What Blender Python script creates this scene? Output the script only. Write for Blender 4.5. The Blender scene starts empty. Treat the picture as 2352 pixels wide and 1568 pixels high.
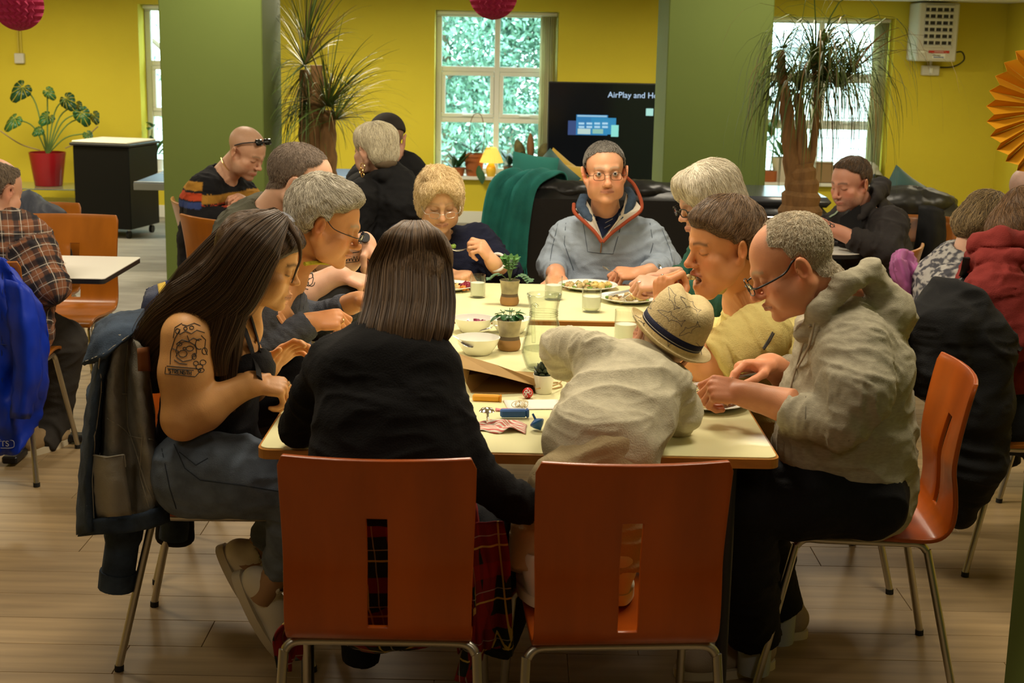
import bpy,math,random
import numpy as np
from mathutils import Vector,Matrix
from mathutils.bvhtree import BVHTree
random.seed(7);RNG=np.random.default_rng(7)
SC=bpy.context.scene
COL=SC.collection
F_PX,CAM_H,PITCH,ROLL=3300.0,1.68,math.radians(11.96),0.0194
CP,SP=math.cos(PITCH),math.sin(PITCH)
FW=np.array([0,CP,-SP]);R0=np.array([1.0,0,0]);U0=np.array([0,SP,CP])
CR=math.cos(ROLL)*R0+math.sin(ROLL)*U0
CU=-math.sin(ROLL)*R0+math.cos(ROLL)*U0
CAM=np.array([0,0,CAM_H])
cam_data=bpy.data.cameras.new('camera')
cam=bpy.data.objects.new('camera',cam_data);COL.objects.link(cam)
cam.matrix_world=Matrix(((CR[0],CU[0],-FW[0],0),(CR[1],CU[1],-FW[1],0),(CR[2],CU[2],-FW[2],CAM_H),(0,0,0,1)))
cam_data.sensor_width=36.0
cam_data.lens=36.0*F_PX/2352
cam_data.clip_start=0.05;cam_data.clip_end=200
cam_data.dof.use_dof=True
cam_data.dof.focus_distance=4.1
cam_data.dof.aperture_fstop=8.0
SC.camera=cam
SC.view_settings.view_transform='Standard'
SC.view_settings.look='None'
SC.view_settings.exposure=0.10
SC.view_settings.gamma=1.0
SC.view_settings.use_curve_mapping=False
SC.cycles.use_denoising=True
SC.cycles.max_bounces=7
SC.cycles.diffuse_bounces=3
SC.cycles.transparent_max_bounces=12
SC.cycles.caustics_reflective=False
SC.cycles.caustics_refractive=False
SC.cycles.sample_clamp_indirect=4.0
world=bpy.data.worlds.new('overcast_sky');SC.world=world
world.use_nodes=True
wn=world.node_tree.nodes;wn['Background'].inputs[0].default_value=(0.80,0.95,1.0,1)
wn['Background'].inputs[1].default_value=10.0
def lamp(name,loc,size,power,color,rot=(0,0,0),sy=None,spread=180):
 d=bpy.data.lights.new(name,'AREA');d.shape='RECTANGLE';d.size=size;d.size_y=sy or size
 d.energy=power;d.color=color;d.spread=math.radians(spread)
 o=bpy.data.objects.new(name,d);COL.objects.link(o);o.location=loc;o.rotation_euler=rot
 return o
WARM=(1.0,0.88,0.68)
for(lx,ly,pw)in((-1.0,3.55,22),(1.05,3.5,22),(0.0,5.0,42),(-2.8,5.6,30),(2.8,5.6,24),(-1.5,.6,10),(1.2,.4,8),(-1.6,8.4,34),(1.6,8.2,30),(4.0,7.6,20),(-4.2,8.6,34)):
 lamp('ceiling_panel_light',(lx,ly,2.58),0.6,pw,WARM,sy=0.6)
for(lx,ly,pw)in((-4.2,11.2,54),(-1.2,11.0,58),(1.6,11.0,42),(3.6,10.9,10)):
 lamp('back_wall_fill_light',(lx,ly,2.04),0.9,pw,(1.0,.88,.62),sy=0.3)  # unseen lamps added under the bulkhead to brighten the back wall
def unroll(px,py):
 x,y=px-1176.0,py-784.0
 c,s=math.cos(ROLL),math.sin(ROLL)
 return x*c+y*s,-x*s+y*c
def ray(px,py):
 x,y=px-1176.0,py-784.0
 d=FW+CR*(x/F_PX)-CU*(y/F_PX)
 return d
def W(px,py,Y):
 d=ray(px,py);return CAM+d*(Y/d[1])
def G(px,py,z):
 d=ray(px,py);return CAM+d*((z-CAM_H)/d[2])
def SCL(p):
 return F_PX/float(np.dot(np.asarray(p)-CAM,FW))
def V(*a):return np.array(a,float)
def unit(v):
 v=np.asarray(v,float);n=np.linalg.norm(v);return v/n if n>1e-9 else v
def link(o,parent=None):
 COL.objects.link(o)
 if parent is not None:o.parent=parent
 return o
def tag(o,label=None,cat=None,group=None,kind=None):
 if label:o['label']=label
 if cat:o['category']=cat
 if group:o['group']=group
 if kind:o['kind']=kind
 return o
def empty(name,loc=(0,0,0),rz=0.0,label=None,cat=None,group=None):
 o=bpy.data.objects.new(name,None);COL.objects.link(o)
 o.location=tuple(loc);o.rotation_euler=(0,0,rz);o.empty_display_size=0.05
 o.matrix_basis=Matrix.Translation(Vector(tuple(loc)))@Matrix.Rotation(rz,4,'Z')
 return tag(o,label,cat,group)
def mesh(name,v,f,mat=None,parent=None,smooth=True,col=None,world=False):
 """v in parent space, or in world space when world=True"""
 me=bpy.data.meshes.new(name)
 v=np.asarray(v,float)
 if world and parent is not None:
  M=np.array(parent_world(parent).inverted());v=v@M[:3,:3].T+M[:3,3]
 if isinstance(f,np.ndarray)and f.ndim==2:
  n,k=f.shape
  me.vertices.add(len(v));me.vertices.foreach_set('co',v.astype(np.float32).ravel())
  me.loops.add(n*k);me.loops.foreach_set('vertex_index',f.astype(np.int32).ravel())
  me.polygons.add(n);me.polygons.foreach_set('loop_start',np.arange(0,n*k,k,dtype=np.int32))
  me.update(calc_edges=True);me.validate()
 else:
  me.from_pydata([tuple(p)for p in v],[],[tuple(int(i)for i in q)for q in f]);me.update()
 if smooth:me.polygons.foreach_set('use_smooth',np.ones(len(me.polygons),bool))
 if col is not None:
  a=me.color_attributes.new('Col','FLOAT_COLOR','POINT')
  c=np.ones((len(v),4),np.float32);c[:,:3]=col
  a.data.foreach_set('color',c.ravel())
 if mat is not None:
  for m in(mat if isinstance(mat,(list,tuple))else[mat]):me.materials.append(m)
 return link(bpy.data.objects.new(name,me),parent)
def parent_world(o):
 M=o.matrix_basis.copy()
 while o.parent is not None:
  o=o.parent;M=o.matrix_basis@M
 return M
def kids(o):return[c for c in bpy.data.objects if c.parent==o]
def copy_tree(o,parent=None):
 c=o.copy();COL.objects.link(c)
 if parent is not None:c.parent=parent
 for ch in list(o.children):copy_tree(ch,c)
 return c
class MB:
 """collects simple solids into one mesh"""
 def __init__(s):s.v=[];s.f=[]
 def add(s,v,f):
  o=len(s.v);s.v+=[tuple(map(float,p))for p in v];s.f+=[tuple(int(i)+o for i in q)for q in f];return s
 def box(s,c,size,R=None):
  x,y,z=[k/2 for k in size]
  v=np.array([(-x,-y,-z),(x,-y,-z),(x,y,-z),(-x,y,-z),(-x,-y,z),(x,-y,z),(x,y,z),(-x,y,z)])
  if R is not None:v=v@np.asarray(R).T
  return s.add(v+np.asarray(c,float),[(3,2,1,0),(4,5,6,7),(0,1,5,4),(1,2,6,5),(2,3,7,6),(3,0,4,7)])
 def rbox(s,c,size,b=0.004,R=None):
  """box with chamfered edges"""
  x,y,z=[k/2 for k in size];b=min(b,x*.9,y*.9,z*.9)
  v=[];idx={}
  for sx in(-1,1):
   for sy in(-1,1):
    for sz in(-1,1):
     for a in range(3):
      p=[sx*(x-b),sy*(y-b),sz*(z-b)];p[a]=(sx*x,sy*y,sz*z)[a]
      idx[(sx,sy,sz,a)]=len(v);v.append(p)
  f=[]
  S=(-1,1)
  for a in range(3):
   b1,c1=(a+1)%3,(a+2)%3
   for sa in S:
    q=[]
    for(sb,sc)in((-1,-1),(1,-1),(1,1),(-1,1)):
     k=[0,0,0];k[a],k[b1],k[c1]=sa,sb,sc;q.append(idx[(*k,a)])
    f.append(q if sa>0 else q[::-1])
   for sb in S:
    for sc in S:
     q=[]
     for sa,ax in((-1,b1),(1,b1),(1,c1),(-1,c1)):
      k=[0,0,0];k[a],k[b1],k[c1]=sa,sb,sc;q.append(idx[(*k,ax)])
     f.append(q if sb*sc<0 else q[::-1])
  for sx in S:
   for sy in S:
    for sz in S:
     q=[idx[(sx,sy,sz,a)]for a in range(3)]
     f.append(q if sx*sy*sz>0 else q[::-1])
  v=np.array(v)
  if R is not None:v=v@np.asarray(R).T
  return s.add(v+np.asarray(c,float),f)
 def tube(s,pts,r,n=10,cap=True,flat=1.0,up=None):
  v,f=tube(pts,r,n,cap,flat,up);return s.add(v,f)
 def lathe(s,prof,c=(0,0,0),n=32,R=None,cap=False):
  v,f=lathe(prof,n,cap)
  if R is not None:v=v@np.asarray(R).T
  return s.add(v+np.asarray(c,float),f)
 def build(s,name,mat=None,parent=None,smooth=True,world=False,angle=None):
  o=mesh(name,np.array(s.v),s.f,mat,parent,smooth,world=world)
  if smooth:sharp(o,angle if angle else 40)
  return o
def sharp(o,deg=40):
 try:o.data.set_sharp_from_angle(angle=math.radians(deg))
 except Exception:pass
def tube(pts,r,n=10,cap=True,flat=1.0,up=None):
 P=np.asarray(pts,float);m=len(P)
 r=np.full(m,r,float)if np.isscalar(r)else np.asarray(r,float)
 T=np.gradient(P,axis=0);T/=np.linalg.norm(T,axis=1)[:,None]+1e-12
 u=np.asarray(up,float)if up is not None else np.array([0,0,1.0])
 if abs(np.dot(u,T[0]))>.95:u=np.array([1.0,0.1,0])
 N=[];
 u=unit(u-T[0]*np.dot(u,T[0]))
 for i in range(m):
  w=u if up is None else np.asarray(up,float)
  w2=w-T[i]*np.dot(w,T[i])
  if np.linalg.norm(w2)>1e-4:u=unit(w2)
  N.append(u)
 N=np.array(N);B=np.cross(T,N)
 a=np.linspace(0,2*np.pi,n,endpoint=False)
 v=P[:,None,:]+r[:,None,None]*(np.cos(a)[None,:,None]*B[:,None,:]+flat*np.sin(a)[None,:,None]*N[:,None,:])
 v=v.reshape(-1,3);f=[]
 for i in range(m-1):
  for j in range(n):
   k=(j+1)%n
   f.append((i*n+j,i*n+k,(i+1)*n+k,(i+1)*n+j))
 if cap:f.append(tuple(range(n))[::-1]);f.append(tuple((m-1)*n+j for j in range(n)))
 return v,f
def lathe(prof,n=32,cap=False):
 """profile of (r, z), revolved about z; normals outward for a profile running upwards on the outside"""
 m=len(prof);a=np.linspace(0,2*np.pi,n,endpoint=False)
 v=np.array([(r*math.cos(t),r*math.sin(t),z)for r,z in prof for t in a]);f=[]
 for i in range(m-1):
  for j in range(n):
   k=(j+1)%n;f.append((i*n+j,i*n+k,(i+1)*n+k,(i+1)*n+j))
 if cap:f.append(tuple(range(n))[::-1]);f.append(tuple((m-1)*n+j for j in range(n)))
 return v,f
def smooth_path(pts,n=8):
 """Catmull-Rom through the points (any dimension)"""
 P=np.asarray(pts,float);P=np.vstack([2*P[0]-P[1],P,2*P[-1]-P[-2]]);out=[]
 for i in range(1,len(P)-2):
  for t in np.linspace(0,1,n,endpoint=False):
   p0,p1,p2,p3=P[i-1:i+3]
   out.append(.5*(2*p1+(p2-p0)*t+(2*p0-5*p1+4*p2-p3)*t*t+(3*p1-p0-3*p2+p3)*t**3))
 out.append(P[-2]);return np.array(out)
def rot(axis,deg):
 return np.array(Matrix.Rotation(math.radians(deg),3,axis))
def _hash(i,j,k,s):
 h=(i*374761393+j*668265263+k*2147483647+s*1274126177)&0xffffffff
 h=((h^(h>>13))*1274126177)&0xffffffff
 return((h^(h>>16))&0xffff)/65535.0
def vnoise(p,seed=0):
 p=np.asarray(p,float);i=np.floor(p).astype(np.int64);f=p-i;f=f*f*(3-2*f)
 r=0
 for dx in(0,1):
  wx=f[...,0]if dx else 1-f[...,0]
  for dy in(0,1):
   wy=f[...,1]if dy else 1-f[...,1]
   for dz in(0,1):
    wz=f[...,2]if dz else 1-f[...,2]
    r=r+wx*wy*wz*_hash(i[...,0]+dx,i[...,1]+dy,i[...,2]+dz,seed)
 return r
def fbm(p,seed=0,o=3):
 r=0;a=.5
 for k in range(o):r=r+a*vnoise(np.asarray(p)*2**k,seed+k);a*=.5
 return r/(1-.5**o)
class SDF:
 def __init__(s,lo,hi,h):
  s.h=h;s.lo=np.asarray(lo,float);n=np.ceil((np.asarray(hi)-s.lo)/h).astype(int)+2
  s.ax=[s.lo[i]+h*np.arange(n[i])for i in range(3)]
  s.f=np.full(n,0.2,np.float32);s.n=n
 def blk(s,lo,hi):
  a=np.clip(np.floor((np.asarray(lo)-s.lo)/s.h).astype(int),0,s.n);b=np.clip(np.ceil((np.asarray(hi)-s.lo)/s.h).astype(int)+1,0,s.n)
  if np.any(b<=a):return None
  sl=tuple(slice(a[i],b[i])for i in range(3))
  x=s.ax[0][sl[0]][:,None,None].astype(np.float32);y=s.ax[1][sl[1]][None,:,None].astype(np.float32);z=s.ax[2][sl[2]][None,None,:].astype(np.float32)
  return sl,x,y,z
 def put(s,sl,d,k,op):
  f=s.f[sl]
  if op=='sub':
   d=-d;hh=np.maximum(k-np.abs(f-d),0)/k;s.f[sl]=np.maximum(f,d)+hh*hh*k*.25
  elif op=='cut':s.f[sl]=np.maximum(f,d)
  else:
   hh=np.maximum(k-np.abs(f-d),0)/k;s.f[sl]=np.minimum(f,d)-hh*hh*k*.25
 def rc(s,a,b,ra,rb,k=.012,op='add',flat_a=False,flat_b=False):
  a=np.asarray(a,float);b=np.asarray(b,float);r=max(ra,rb);m=k+2*s.h+.004
  B=s.blk(np.minimum(a,b)-r-m,np.maximum(a,b)+r+m)
  if B is None:return s
  sl,x,y,z=B;ab=b-a;L2=float(ab@ab)+1e-12
  px,py,pz=x-np.float32(a[0]),y-np.float32(a[1]),z-np.float32(a[2])
  q=(px*np.float32(ab[0])+py*np.float32(ab[1])+pz*np.float32(ab[2]))/np.float32(L2)
  t=np.clip(q,0,1)
  d=np.sqrt((px-t*np.float32(ab[0]))**2+(py-t*np.float32(ab[1]))**2+(pz-t*np.float32(ab[2]))**2)-(np.float32(ra)+np.float32(rb-ra)*t)
  L=math.sqrt(L2)
  if flat_b:d=np.maximum(d,(q-1)*np.float32(L))
  if flat_a:d=np.maximum(d,-q*np.float32(L))
  s.put(sl,d,k,op);return s
 def chain(s,pts,rad,k=.012,**kw):
  for i in range(len(pts)-1):s.rc(pts[i],pts[i+1],rad[i],rad[i+1],k,**kw)
  return s
 def ell(s,c,r,R=None,k=.012,op='add'):
  c=np.asarray(c,float);r=np.asarray(r,float);m=k+2*s.h+.004
  R=np.eye(3)if R is None else np.asarray(R)
  e=np.sqrt(((R*r)**2).sum(1))
  B=s.blk(c-e-m,c+e+m)
  if B is None:return s
  sl,x,y,z=B;px,py,pz=x-np.float32(c[0]),y-np.float32(c[1]),z-np.float32(c[2])
  k0=0;k1=0
  for i in range(3):
   u=(px*np.float32(R[0,i])+py*np.float32(R[1,i])+pz*np.float32(R[2,i]))/np.float32(r[i])
   k0=k0+u*u;k1=k1+(u/np.float32(r[i]))**2
  k0=np.sqrt(k0);d=k0*(k0-1)/(np.sqrt(k1)+1e-6)
  d=np.where(k0<1e-3,-np.float32(r.min()),d)
  s.put(sl,d,k,op);return s
 def ecap(s,a,b,U,wa,da,wb,db,k=.03,op='add',V2=None,flat_a=False,flat_b=False):
  """tapered solid of elliptical section from a to b; U = direction of half-widths wa, wb"""
  a=np.asarray(a,float);b=np.asarray(b,float);ab=b-a;L=np.linalg.norm(ab);A=ab/L
  U=unit(np.asarray(U,float)-A*np.dot(U,A));Vv=np.cross(A,U)
  r=max(wa,wb,da,db);m=k+2*s.h+.004
  B=s.blk(np.minimum(a,b)-r-m,np.maximum(a,b)+r+m)
  if B is None:return s
  sl,x,y,z=B;px,py,pz=x-np.float32(a[0]),y-np.float32(a[1]),z-np.float32(a[2])
  dt=lambda w:px*np.float32(w[0])+py*np.float32(w[1])+pz*np.float32(w[2])
  al=dt(A);t=np.clip(al/np.float32(L),0,1);w=al-t*np.float32(L)
  wu=np.float32(wa)+np.float32(wb-wa)*t;wv=np.float32(da)+np.float32(db-da)*t;mn=np.minimum(wu,wv)
  l=np.sqrt((dt(U)/wu)**2+(dt(Vv)/wv)**2+(w/mn)**2)
  d=(l-1)*mn
  if flat_b:d=np.maximum(d,al-np.float32(L))
  if flat_a:d=np.maximum(d,-al)
  s.put(sl,d,k,op);return s
 def plane(s,c,n,rad):
  """remove what lies on the +n side of c, within rad of c"""
  c=np.asarray(c,float);n=unit(n);B=s.blk(c-rad,c+rad)
  if B is None:return s
  sl,x,y,z=B;d=(x-c[0])*n[0]+(y-c[1])*n[1]+(z-c[2])*n[2]
  q=(x-c[0])**2+(y-c[1])**2+(z-c[2])**2
  f=s.f[sl];s.f[sl]=np.where(q<rad*rad,np.maximum(f,d.astype(np.float32)),f);return s
 def mesh(s,smooth=1):
  f=s.f;S=f<0;h=s.h
  c=S[:-1,:-1,:-1].astype(np.uint8)
  c=sum((S[i:S.shape[0]-1+i,j:S.shape[1]-1+j,k:S.shape[2]-1+k].astype(np.uint8)for i in(0,1)for j in(0,1)for k in(0,1)))
  act=np.nonzero((c>0)&(c<8));N=len(act[0])
  idx=np.full(c.shape,-1,np.int32);idx[act]=np.arange(N,dtype=np.int32)
  cor=[(i,j,k)for i in(0,1)for j in(0,1)for k in(0,1)]
  val=np.stack([f[act[0]+i,act[1]+j,act[2]+k]for i,j,k in cor],1)
  acc=np.zeros((N,3));cnt=np.zeros(N)
  for p in range(8):
   for q in range(p+1,8):
    d=np.array(cor[q])-np.array(cor[p])
    if np.abs(d).sum()!=1:continue
    a,b=val[:,p],val[:,q];m=(a<0)!=(b<0)
    t=np.where(m,a/np.where(m,a-b,1),0)
    acc+=m[:,None]*(np.array(cor[p])[None]+t[:,None]*d[None]);cnt+=m
  v=s.lo+h*(np.stack(act,1)+acc/cnt[:,None])
  F=[]
  for ax in range(3):
   o1,o2=[(1,2),(2,0),(0,1)][ax]
   sh=np.array(S.shape);
   sl0=[slice(1,-1)]*3;sl1=[slice(1,-1)]*3
   sl0[ax]=slice(0,-1);sl1[ax]=slice(1,None)
   a=S[tuple(sl0)];b=S[tuple(sl1)];e=np.nonzero(a!=b)
   if len(e[0])==0:continue
   base=[e[0].copy(),e[1].copy(),e[2].copy()]
   for i in range(3):
    if i!=ax:base[i]=base[i]+1
   fl=a[e]
   def cell(d1,d2):
    q=[base[0].copy(),base[1].copy(),base[2].copy()];q[o1]=q[o1]-d1;q[o2]=q[o2]-d2
    return idx[q[0],q[1],q[2]]
   q=np.stack([cell(1,1),cell(0,1),cell(0,0),cell(1,0)],1)
   q=np.where(fl[:,None],q,q[:,::-1]);F.append(q)
  F=np.concatenate(F);F=F[(F>=0).all(1)]
  for _ in range(smooth):v=laplace(v,F,.5)
  return v,F
def laplace(v,F,a=.5):
 acc=np.zeros_like(v);cnt=np.zeros(len(v))
 for i in range(4):
  p,q=F[:,i],F[:,(i+1)%4]
  for k in range(3):acc[:,k]+=np.bincount(p,v[q,k],len(v))+np.bincount(q,v[p,k],len(v))
  cnt+=np.bincount(p,minlength=len(v))+np.bincount(q,minlength=len(v))
 return v+a*(acc/np.maximum(cnt,1)[:,None]-v)
def normals(v,F):
 n=np.cross(v[F[:,2]]-v[F[:,0]],v[F[:,3%F.shape[1]]]-v[F[:,1]])if F.shape[1]==4 else np.cross(v[F[:,1]]-v[F[:,0]],v[F[:,2]]-v[F[:,0]])
 o=np.zeros_like(v)
 for i in range(F.shape[1]):
  for k in range(3):o[:,k]+=np.bincount(F[:,i],n[:,k],len(v))
 return o/(np.linalg.norm(o,axis=1)[:,None]+1e-12)
def bvh(v,F):return BVHTree.FromPolygons([tuple(p)for p in v],[tuple(int(i)for i in q)for q in F])
def bvh_of(*objs):
 v=[];f=[]
 for o in objs:
  M=np.array(parent_world(o));n=len(o.data.vertices);a=np.empty(n*3,np.float32);o.data.vertices.foreach_get('co',a)
  a=a.reshape(-1,3)@M[:3,:3].T+M[:3,3];k=len(v)
  v+=[tuple(p)for p in a];f+=[tuple(i+k for i in p.vertices)for p in o.data.polygons]
 return BVHTree.FromPolygons(v,f)
def onto(B,pts,off=.001,Y=None):
 """points of a surface seen at the given pixels, lifted off it a little"""
 out=[]
 for px,py in pts:
  d=unit(ray(px,py));h=B.ray_cast(Vector(CAM),Vector(d))
  if h[0]is None:continue
  n=np.array(h[1]);n=n if n@d<0 else-n
  out.append(np.array(h[0])+n*off)
 return np.array(out)
MATS={}
def mat(name,color=(.8,.8,.8),rough=.6,metal=0.0,spec=.5,bump=0.0,bscale=60.0,vary=0.0,vscale=4.0,attr=False,trans=0.0,ior=1.45,emit=None,estr=1.0,coat=0.0,sheen=0.0,sss=0.0,stretch=None,vcol=None,alpha=1.0,hairlike=False):
 if name in MATS:return MATS[name]
 m=bpy.data.materials.new(name);MATS[name]=m;m.use_nodes=True
 nt=m.node_tree;N=nt.nodes;L=nt.links;b=N['Principled BSDF']
 c4=(*color,1)
 b.inputs['Base Color'].default_value=c4;b.inputs['Roughness'].default_value=rough;b.inputs['Metallic'].default_value=metal
 b.inputs['Specular IOR Level'].default_value=spec;b.inputs['IOR'].default_value=ior
 if trans:b.inputs['Transmission Weight'].default_value=trans
 if coat:b.inputs['Coat Weight'].default_value=coat;b.inputs['Coat Roughness'].default_value=.15
 if sheen:b.inputs['Sheen Weight'].default_value=sheen;b.inputs['Sheen Roughness'].default_value=.5
 if sss:b.inputs['Subsurface Weight'].default_value=sss;b.inputs['Subsurface Radius'].default_value=(.008,.003,.0015);b.inputs['Subsurface Scale'].default_value=1.0
 if emit:b.inputs['Emission Color'].default_value=(*emit,1);b.inputs['Emission Strength'].default_value=estr
 if alpha<1:b.inputs['Alpha'].default_value=alpha
 src=None
 if attr:
  a=N.new('ShaderNodeAttribute');a.attribute_name='Col';src=a.outputs['Color']
 tc=N.new('ShaderNodeTexCoord')
 co=tc.outputs['Object']
 if stretch:
  mp=N.new('ShaderNodeMapping');mp.inputs['Scale'].default_value=stretch;L.new(co,mp.inputs[0]);co=mp.outputs[0]
 if vary:
  n=N.new('ShaderNodeTexNoise');n.inputs['Scale'].default_value=vscale;n.inputs['Detail'].default_value=4;L.new(co,n.inputs['Vector'])
  mx=N.new('ShaderNodeMix');mx.data_type='RGBA';mx.blend_type='MIX'
  rp=N.new('ShaderNodeMapRange');rp.inputs[1].default_value=.3;rp.inputs[2].default_value=.7;L.new(n.outputs[0],rp.inputs[0]);L.new(rp.outputs[0],mx.inputs[0])
  if src is not None:
   h1=N.new('ShaderNodeMix');h1.data_type='RGBA';h1.blend_type='MULTIPLY';h1.inputs[0].default_value=1
   L.new(src,h1.inputs[6]);h1.inputs[7].default_value=(1-vary,1-vary,1-vary,1);L.new(h1.outputs[2],mx.inputs[6]);L.new(src,mx.inputs[7])
  else:
   d=vcol if vcol else tuple(x*(1-vary)for x in color)
   mx.inputs[6].default_value=(*d,1);mx.inputs[7].default_value=c4
  src=mx.outputs[2]
 if src is not None:L.new(src,b.inputs['Base Color'])
 if bump:
  n=N.new('ShaderNodeTexNoise');n.inputs['Scale'].default_value=bscale;n.inputs['Detail'].default_value=3;L.new(co,n.inputs['Vector'])
  bp=N.new('ShaderNodeBump');bp.inputs['Strength'].default_value=bump;bp.inputs['Distance'].default_value=.004
  L.new(n.outputs[0],bp.inputs['Height']);L.new(bp.outputs[0],b.inputs['Normal'])
 return m
def frame_from(yaw,pitch=0.0,rollh=0.0):
 """columns: the person's right, forward, up. yaw 0 faces the camera side (-Y), 90 faces +X, -90 faces -X, 180 faces away. pitch > 0 looks down"""
 M=Matrix.Rotation(math.radians(yaw+180),3,'Z')@Matrix.Rotation(math.radians(-pitch),3,'X')@Matrix.Rotation(math.radians(rollh),3,'Y')
 return np.array(M)
def sst(x,a,b):
 t=np.clip((x-a)/(b-a),0,1);return t*t*(3-2*t)
class Head:
 def __init__(s,c,yaw,pitch=0,rollh=0,scale=1.0,R=None):
  s.c=np.asarray(c,float);s.R=frame_from(yaw,pitch,rollh)if R is None else R;s.s=scale
 def w(s,l):return s.c+s.R@(np.asarray(l,float)*s.s)
 def loc(s,p):return(np.asarray(p)-s.c)@s.R/s.s
 def bounds(s):return s.c-.17*s.s,s.c+.17*s.s
def head_sdf(S,H,jaw=1.0,fat=0.0,nose=1.0,chin=1.0,mouth_open=0.0,eyes='down',neck=None,neck_r=.056,soft=1.0,woman=False,age=0):
 q=H.s;R=H.R
 def E(c,r,k=.012,op='add',R2=None):S.ell(H.w(c),np.asarray(r)*q,R if R2 is None else R@R2,k*q,op)
 def C(a,b,ra,rb,k=.01,op='add'):S.rc(H.w(a),H.w(b),ra*q,rb*q,k*q,op)
 E((0,-.018,.040),(.0745,.094,.080),.02)
 E((0,.022,.030),(.064,.066,.074),.02)
 E((0,.030,-.035),(.054+.006*fat,.056,.070),.02)
 for m in(-1,1):
  C((m*.057*jaw,-.010,-.040),(m*.046*jaw,.020,-.078),.020+.006*fat,.017+.007*fat,.02)
  C((m*.046*jaw,.020,-.078),(m*.014,.066,-.101*chin),.017+.007*fat,.013,.02)
  E((m*.046,.052,-.024),(.022,.022,.018),.016)
  E((m*.042,.040,-.054),(.023+.006*fat,.032,.030),.022)
 E((0,.066,-.070),(.028,.026,.024),.016)
 E((0,.076,-.102*chin),(.018*jaw,.014,.013),.014)
 bz=.021 if not woman else .019
 C((-.036,.070,bz),(0,.083,bz-.004),.012 if not woman else .009,.013,.012);C((.036,.070,bz),(0,.083,bz-.004),.012 if not woman else .009,.013,.012)
 for m in(-1,1):
  E((m*.032,.094,.002),(.017,.017,.012),.010,'sub')
  E((m*.0315,.0715,.001),(.0150,.0135,.0125),.004)
  if eyes=='open':E((m*.0315,.088,.0005),(.0106,.010,.0034),.002,'sub')
 n=nose
 C((0,.083,.006),(0,.105+.006*(n-1),-.028*n),.0075,.0098*n,.010)
 E((0,.107+.008*(n-1),-.031*n),(.0115*n,.0105*n,.0095*n),.006)
 for m in(-1,1):E((m*.0125*n,.095,-.035*n),(.0075*n,.0100,.0075),.006)
 for m in(-1,1):E((m*.0065*n,.100,-.0435*n),(.0035,.004,.003),.003,'sub')
 if mouth_open>0:
  o=mouth_open
  E((0,.098,-.072-.006*o),(.021,.030,.006+.012*o),.006,'sub')
  C((-.020,.086,-.066),(0,.096,-.062),.0055,.0065,.006);C((.020,.086,-.066),(0,.096,-.062),.0055,.0065,.006)
  C((-.018,.082,-.080-.012*o),(0,.089,-.086-.014*o),.0060,.0075,.006);C((.018,.082,-.080-.012*o),(0,.089,-.086-.014*o),.0060,.0075,.006)
  E((0,.070,-.108-.012*o),(.026,.020,.018),.016)
  C((-.052*jaw,.0,-.06),(-.022,.056,-.112-.008*o),.018,.016,.02);C((.052*jaw,.0,-.06),(.022,.056,-.112-.008*o),.018,.016,.02)
 else:
  f=1.0 if woman else .8
  for m in(-1,1):
   C((m*.027,.080,-.0655),(0,.0965,-.0625),.0038,.0060*f,.006)
   C((m*.025,.079,-.0700),(0,.0945,-.0735),.0042,.0068*f,.006)
   C((m*.029,.084,-.0680),(0,.1035,-.0680),.0020,.0022,.003,'sub')
  C((-.014,.096,-.084),(.014,.096,-.084),.006,.006,.008,'sub')
 if age:
  for m in(-1,1):
   C((m*.019,.098,-.036),(m*.036,.080,-.072),.0026*age,.0032*age,.007,'sub');C((m*.020,.0900,-.010),(m*.042,.078,-.012),.0022*age,.002*age,.006,'sub')
 for m in(-1,1):
  Q=rot('Y',m*10)@rot('Z',-m*30)@rot('X',-12)
  E((m*.0825,-.016,-.002),(.0075,.0215,.0345),.006,'add',Q)
  E((m*.0925,-.010,.002),(.0060,.0130,.0225),.003,'sub',Q)
  E((m*.0850,-.005,-.006),(.0040,.0045,.0080),.004,'add',Q)
  E((m*.0785,-.008,-.030),(.0055,.0095,.0100),.006)
 if neck is not None:
  a=H.w((0,-.034,-.040));S.rc(a,neck,(.046+.006*fat)*q,neck_r,.018)
  S.rc(H.w((0,.010,-.078)),np.asarray(neck)+.35*(H.w((0,.03,-.045))-a),(.022+.012*fat)*q,.030,.022)
def hair_mask(l,front=.078,temple=.052,burn=-.012,behind=-.030,nape=-.068,soft=.006,bald=None):
 """1 where hair grows; l = points in head space"""
 a=np.degrees(np.arctan2(np.abs(l[:,0]),l[:,1]+.010))
 zl=np.interp(a,[0,28,52,74,88,104,122,180],[front,front-.002,temple,temple-.012,burn,burn+.012,behind,nape])
 m=sst(l[:,2]-zl,-soft,soft)
 ear=((np.abs(l[:,0])-.086)/.022)**2+((l[:,1]+.014)/.027)**2+((l[:,2]+.002)/.039)**2
 m=m*sst(ear,.9,1.25)
 if bald is not None:
  c,r=bald;d=np.sqrt((((l-np.array(c))/np.array(r))**2).sum(1));m=m*sst(d,.85,1.15)
 return m
SKIN=V(.64,.31,.165)
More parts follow.
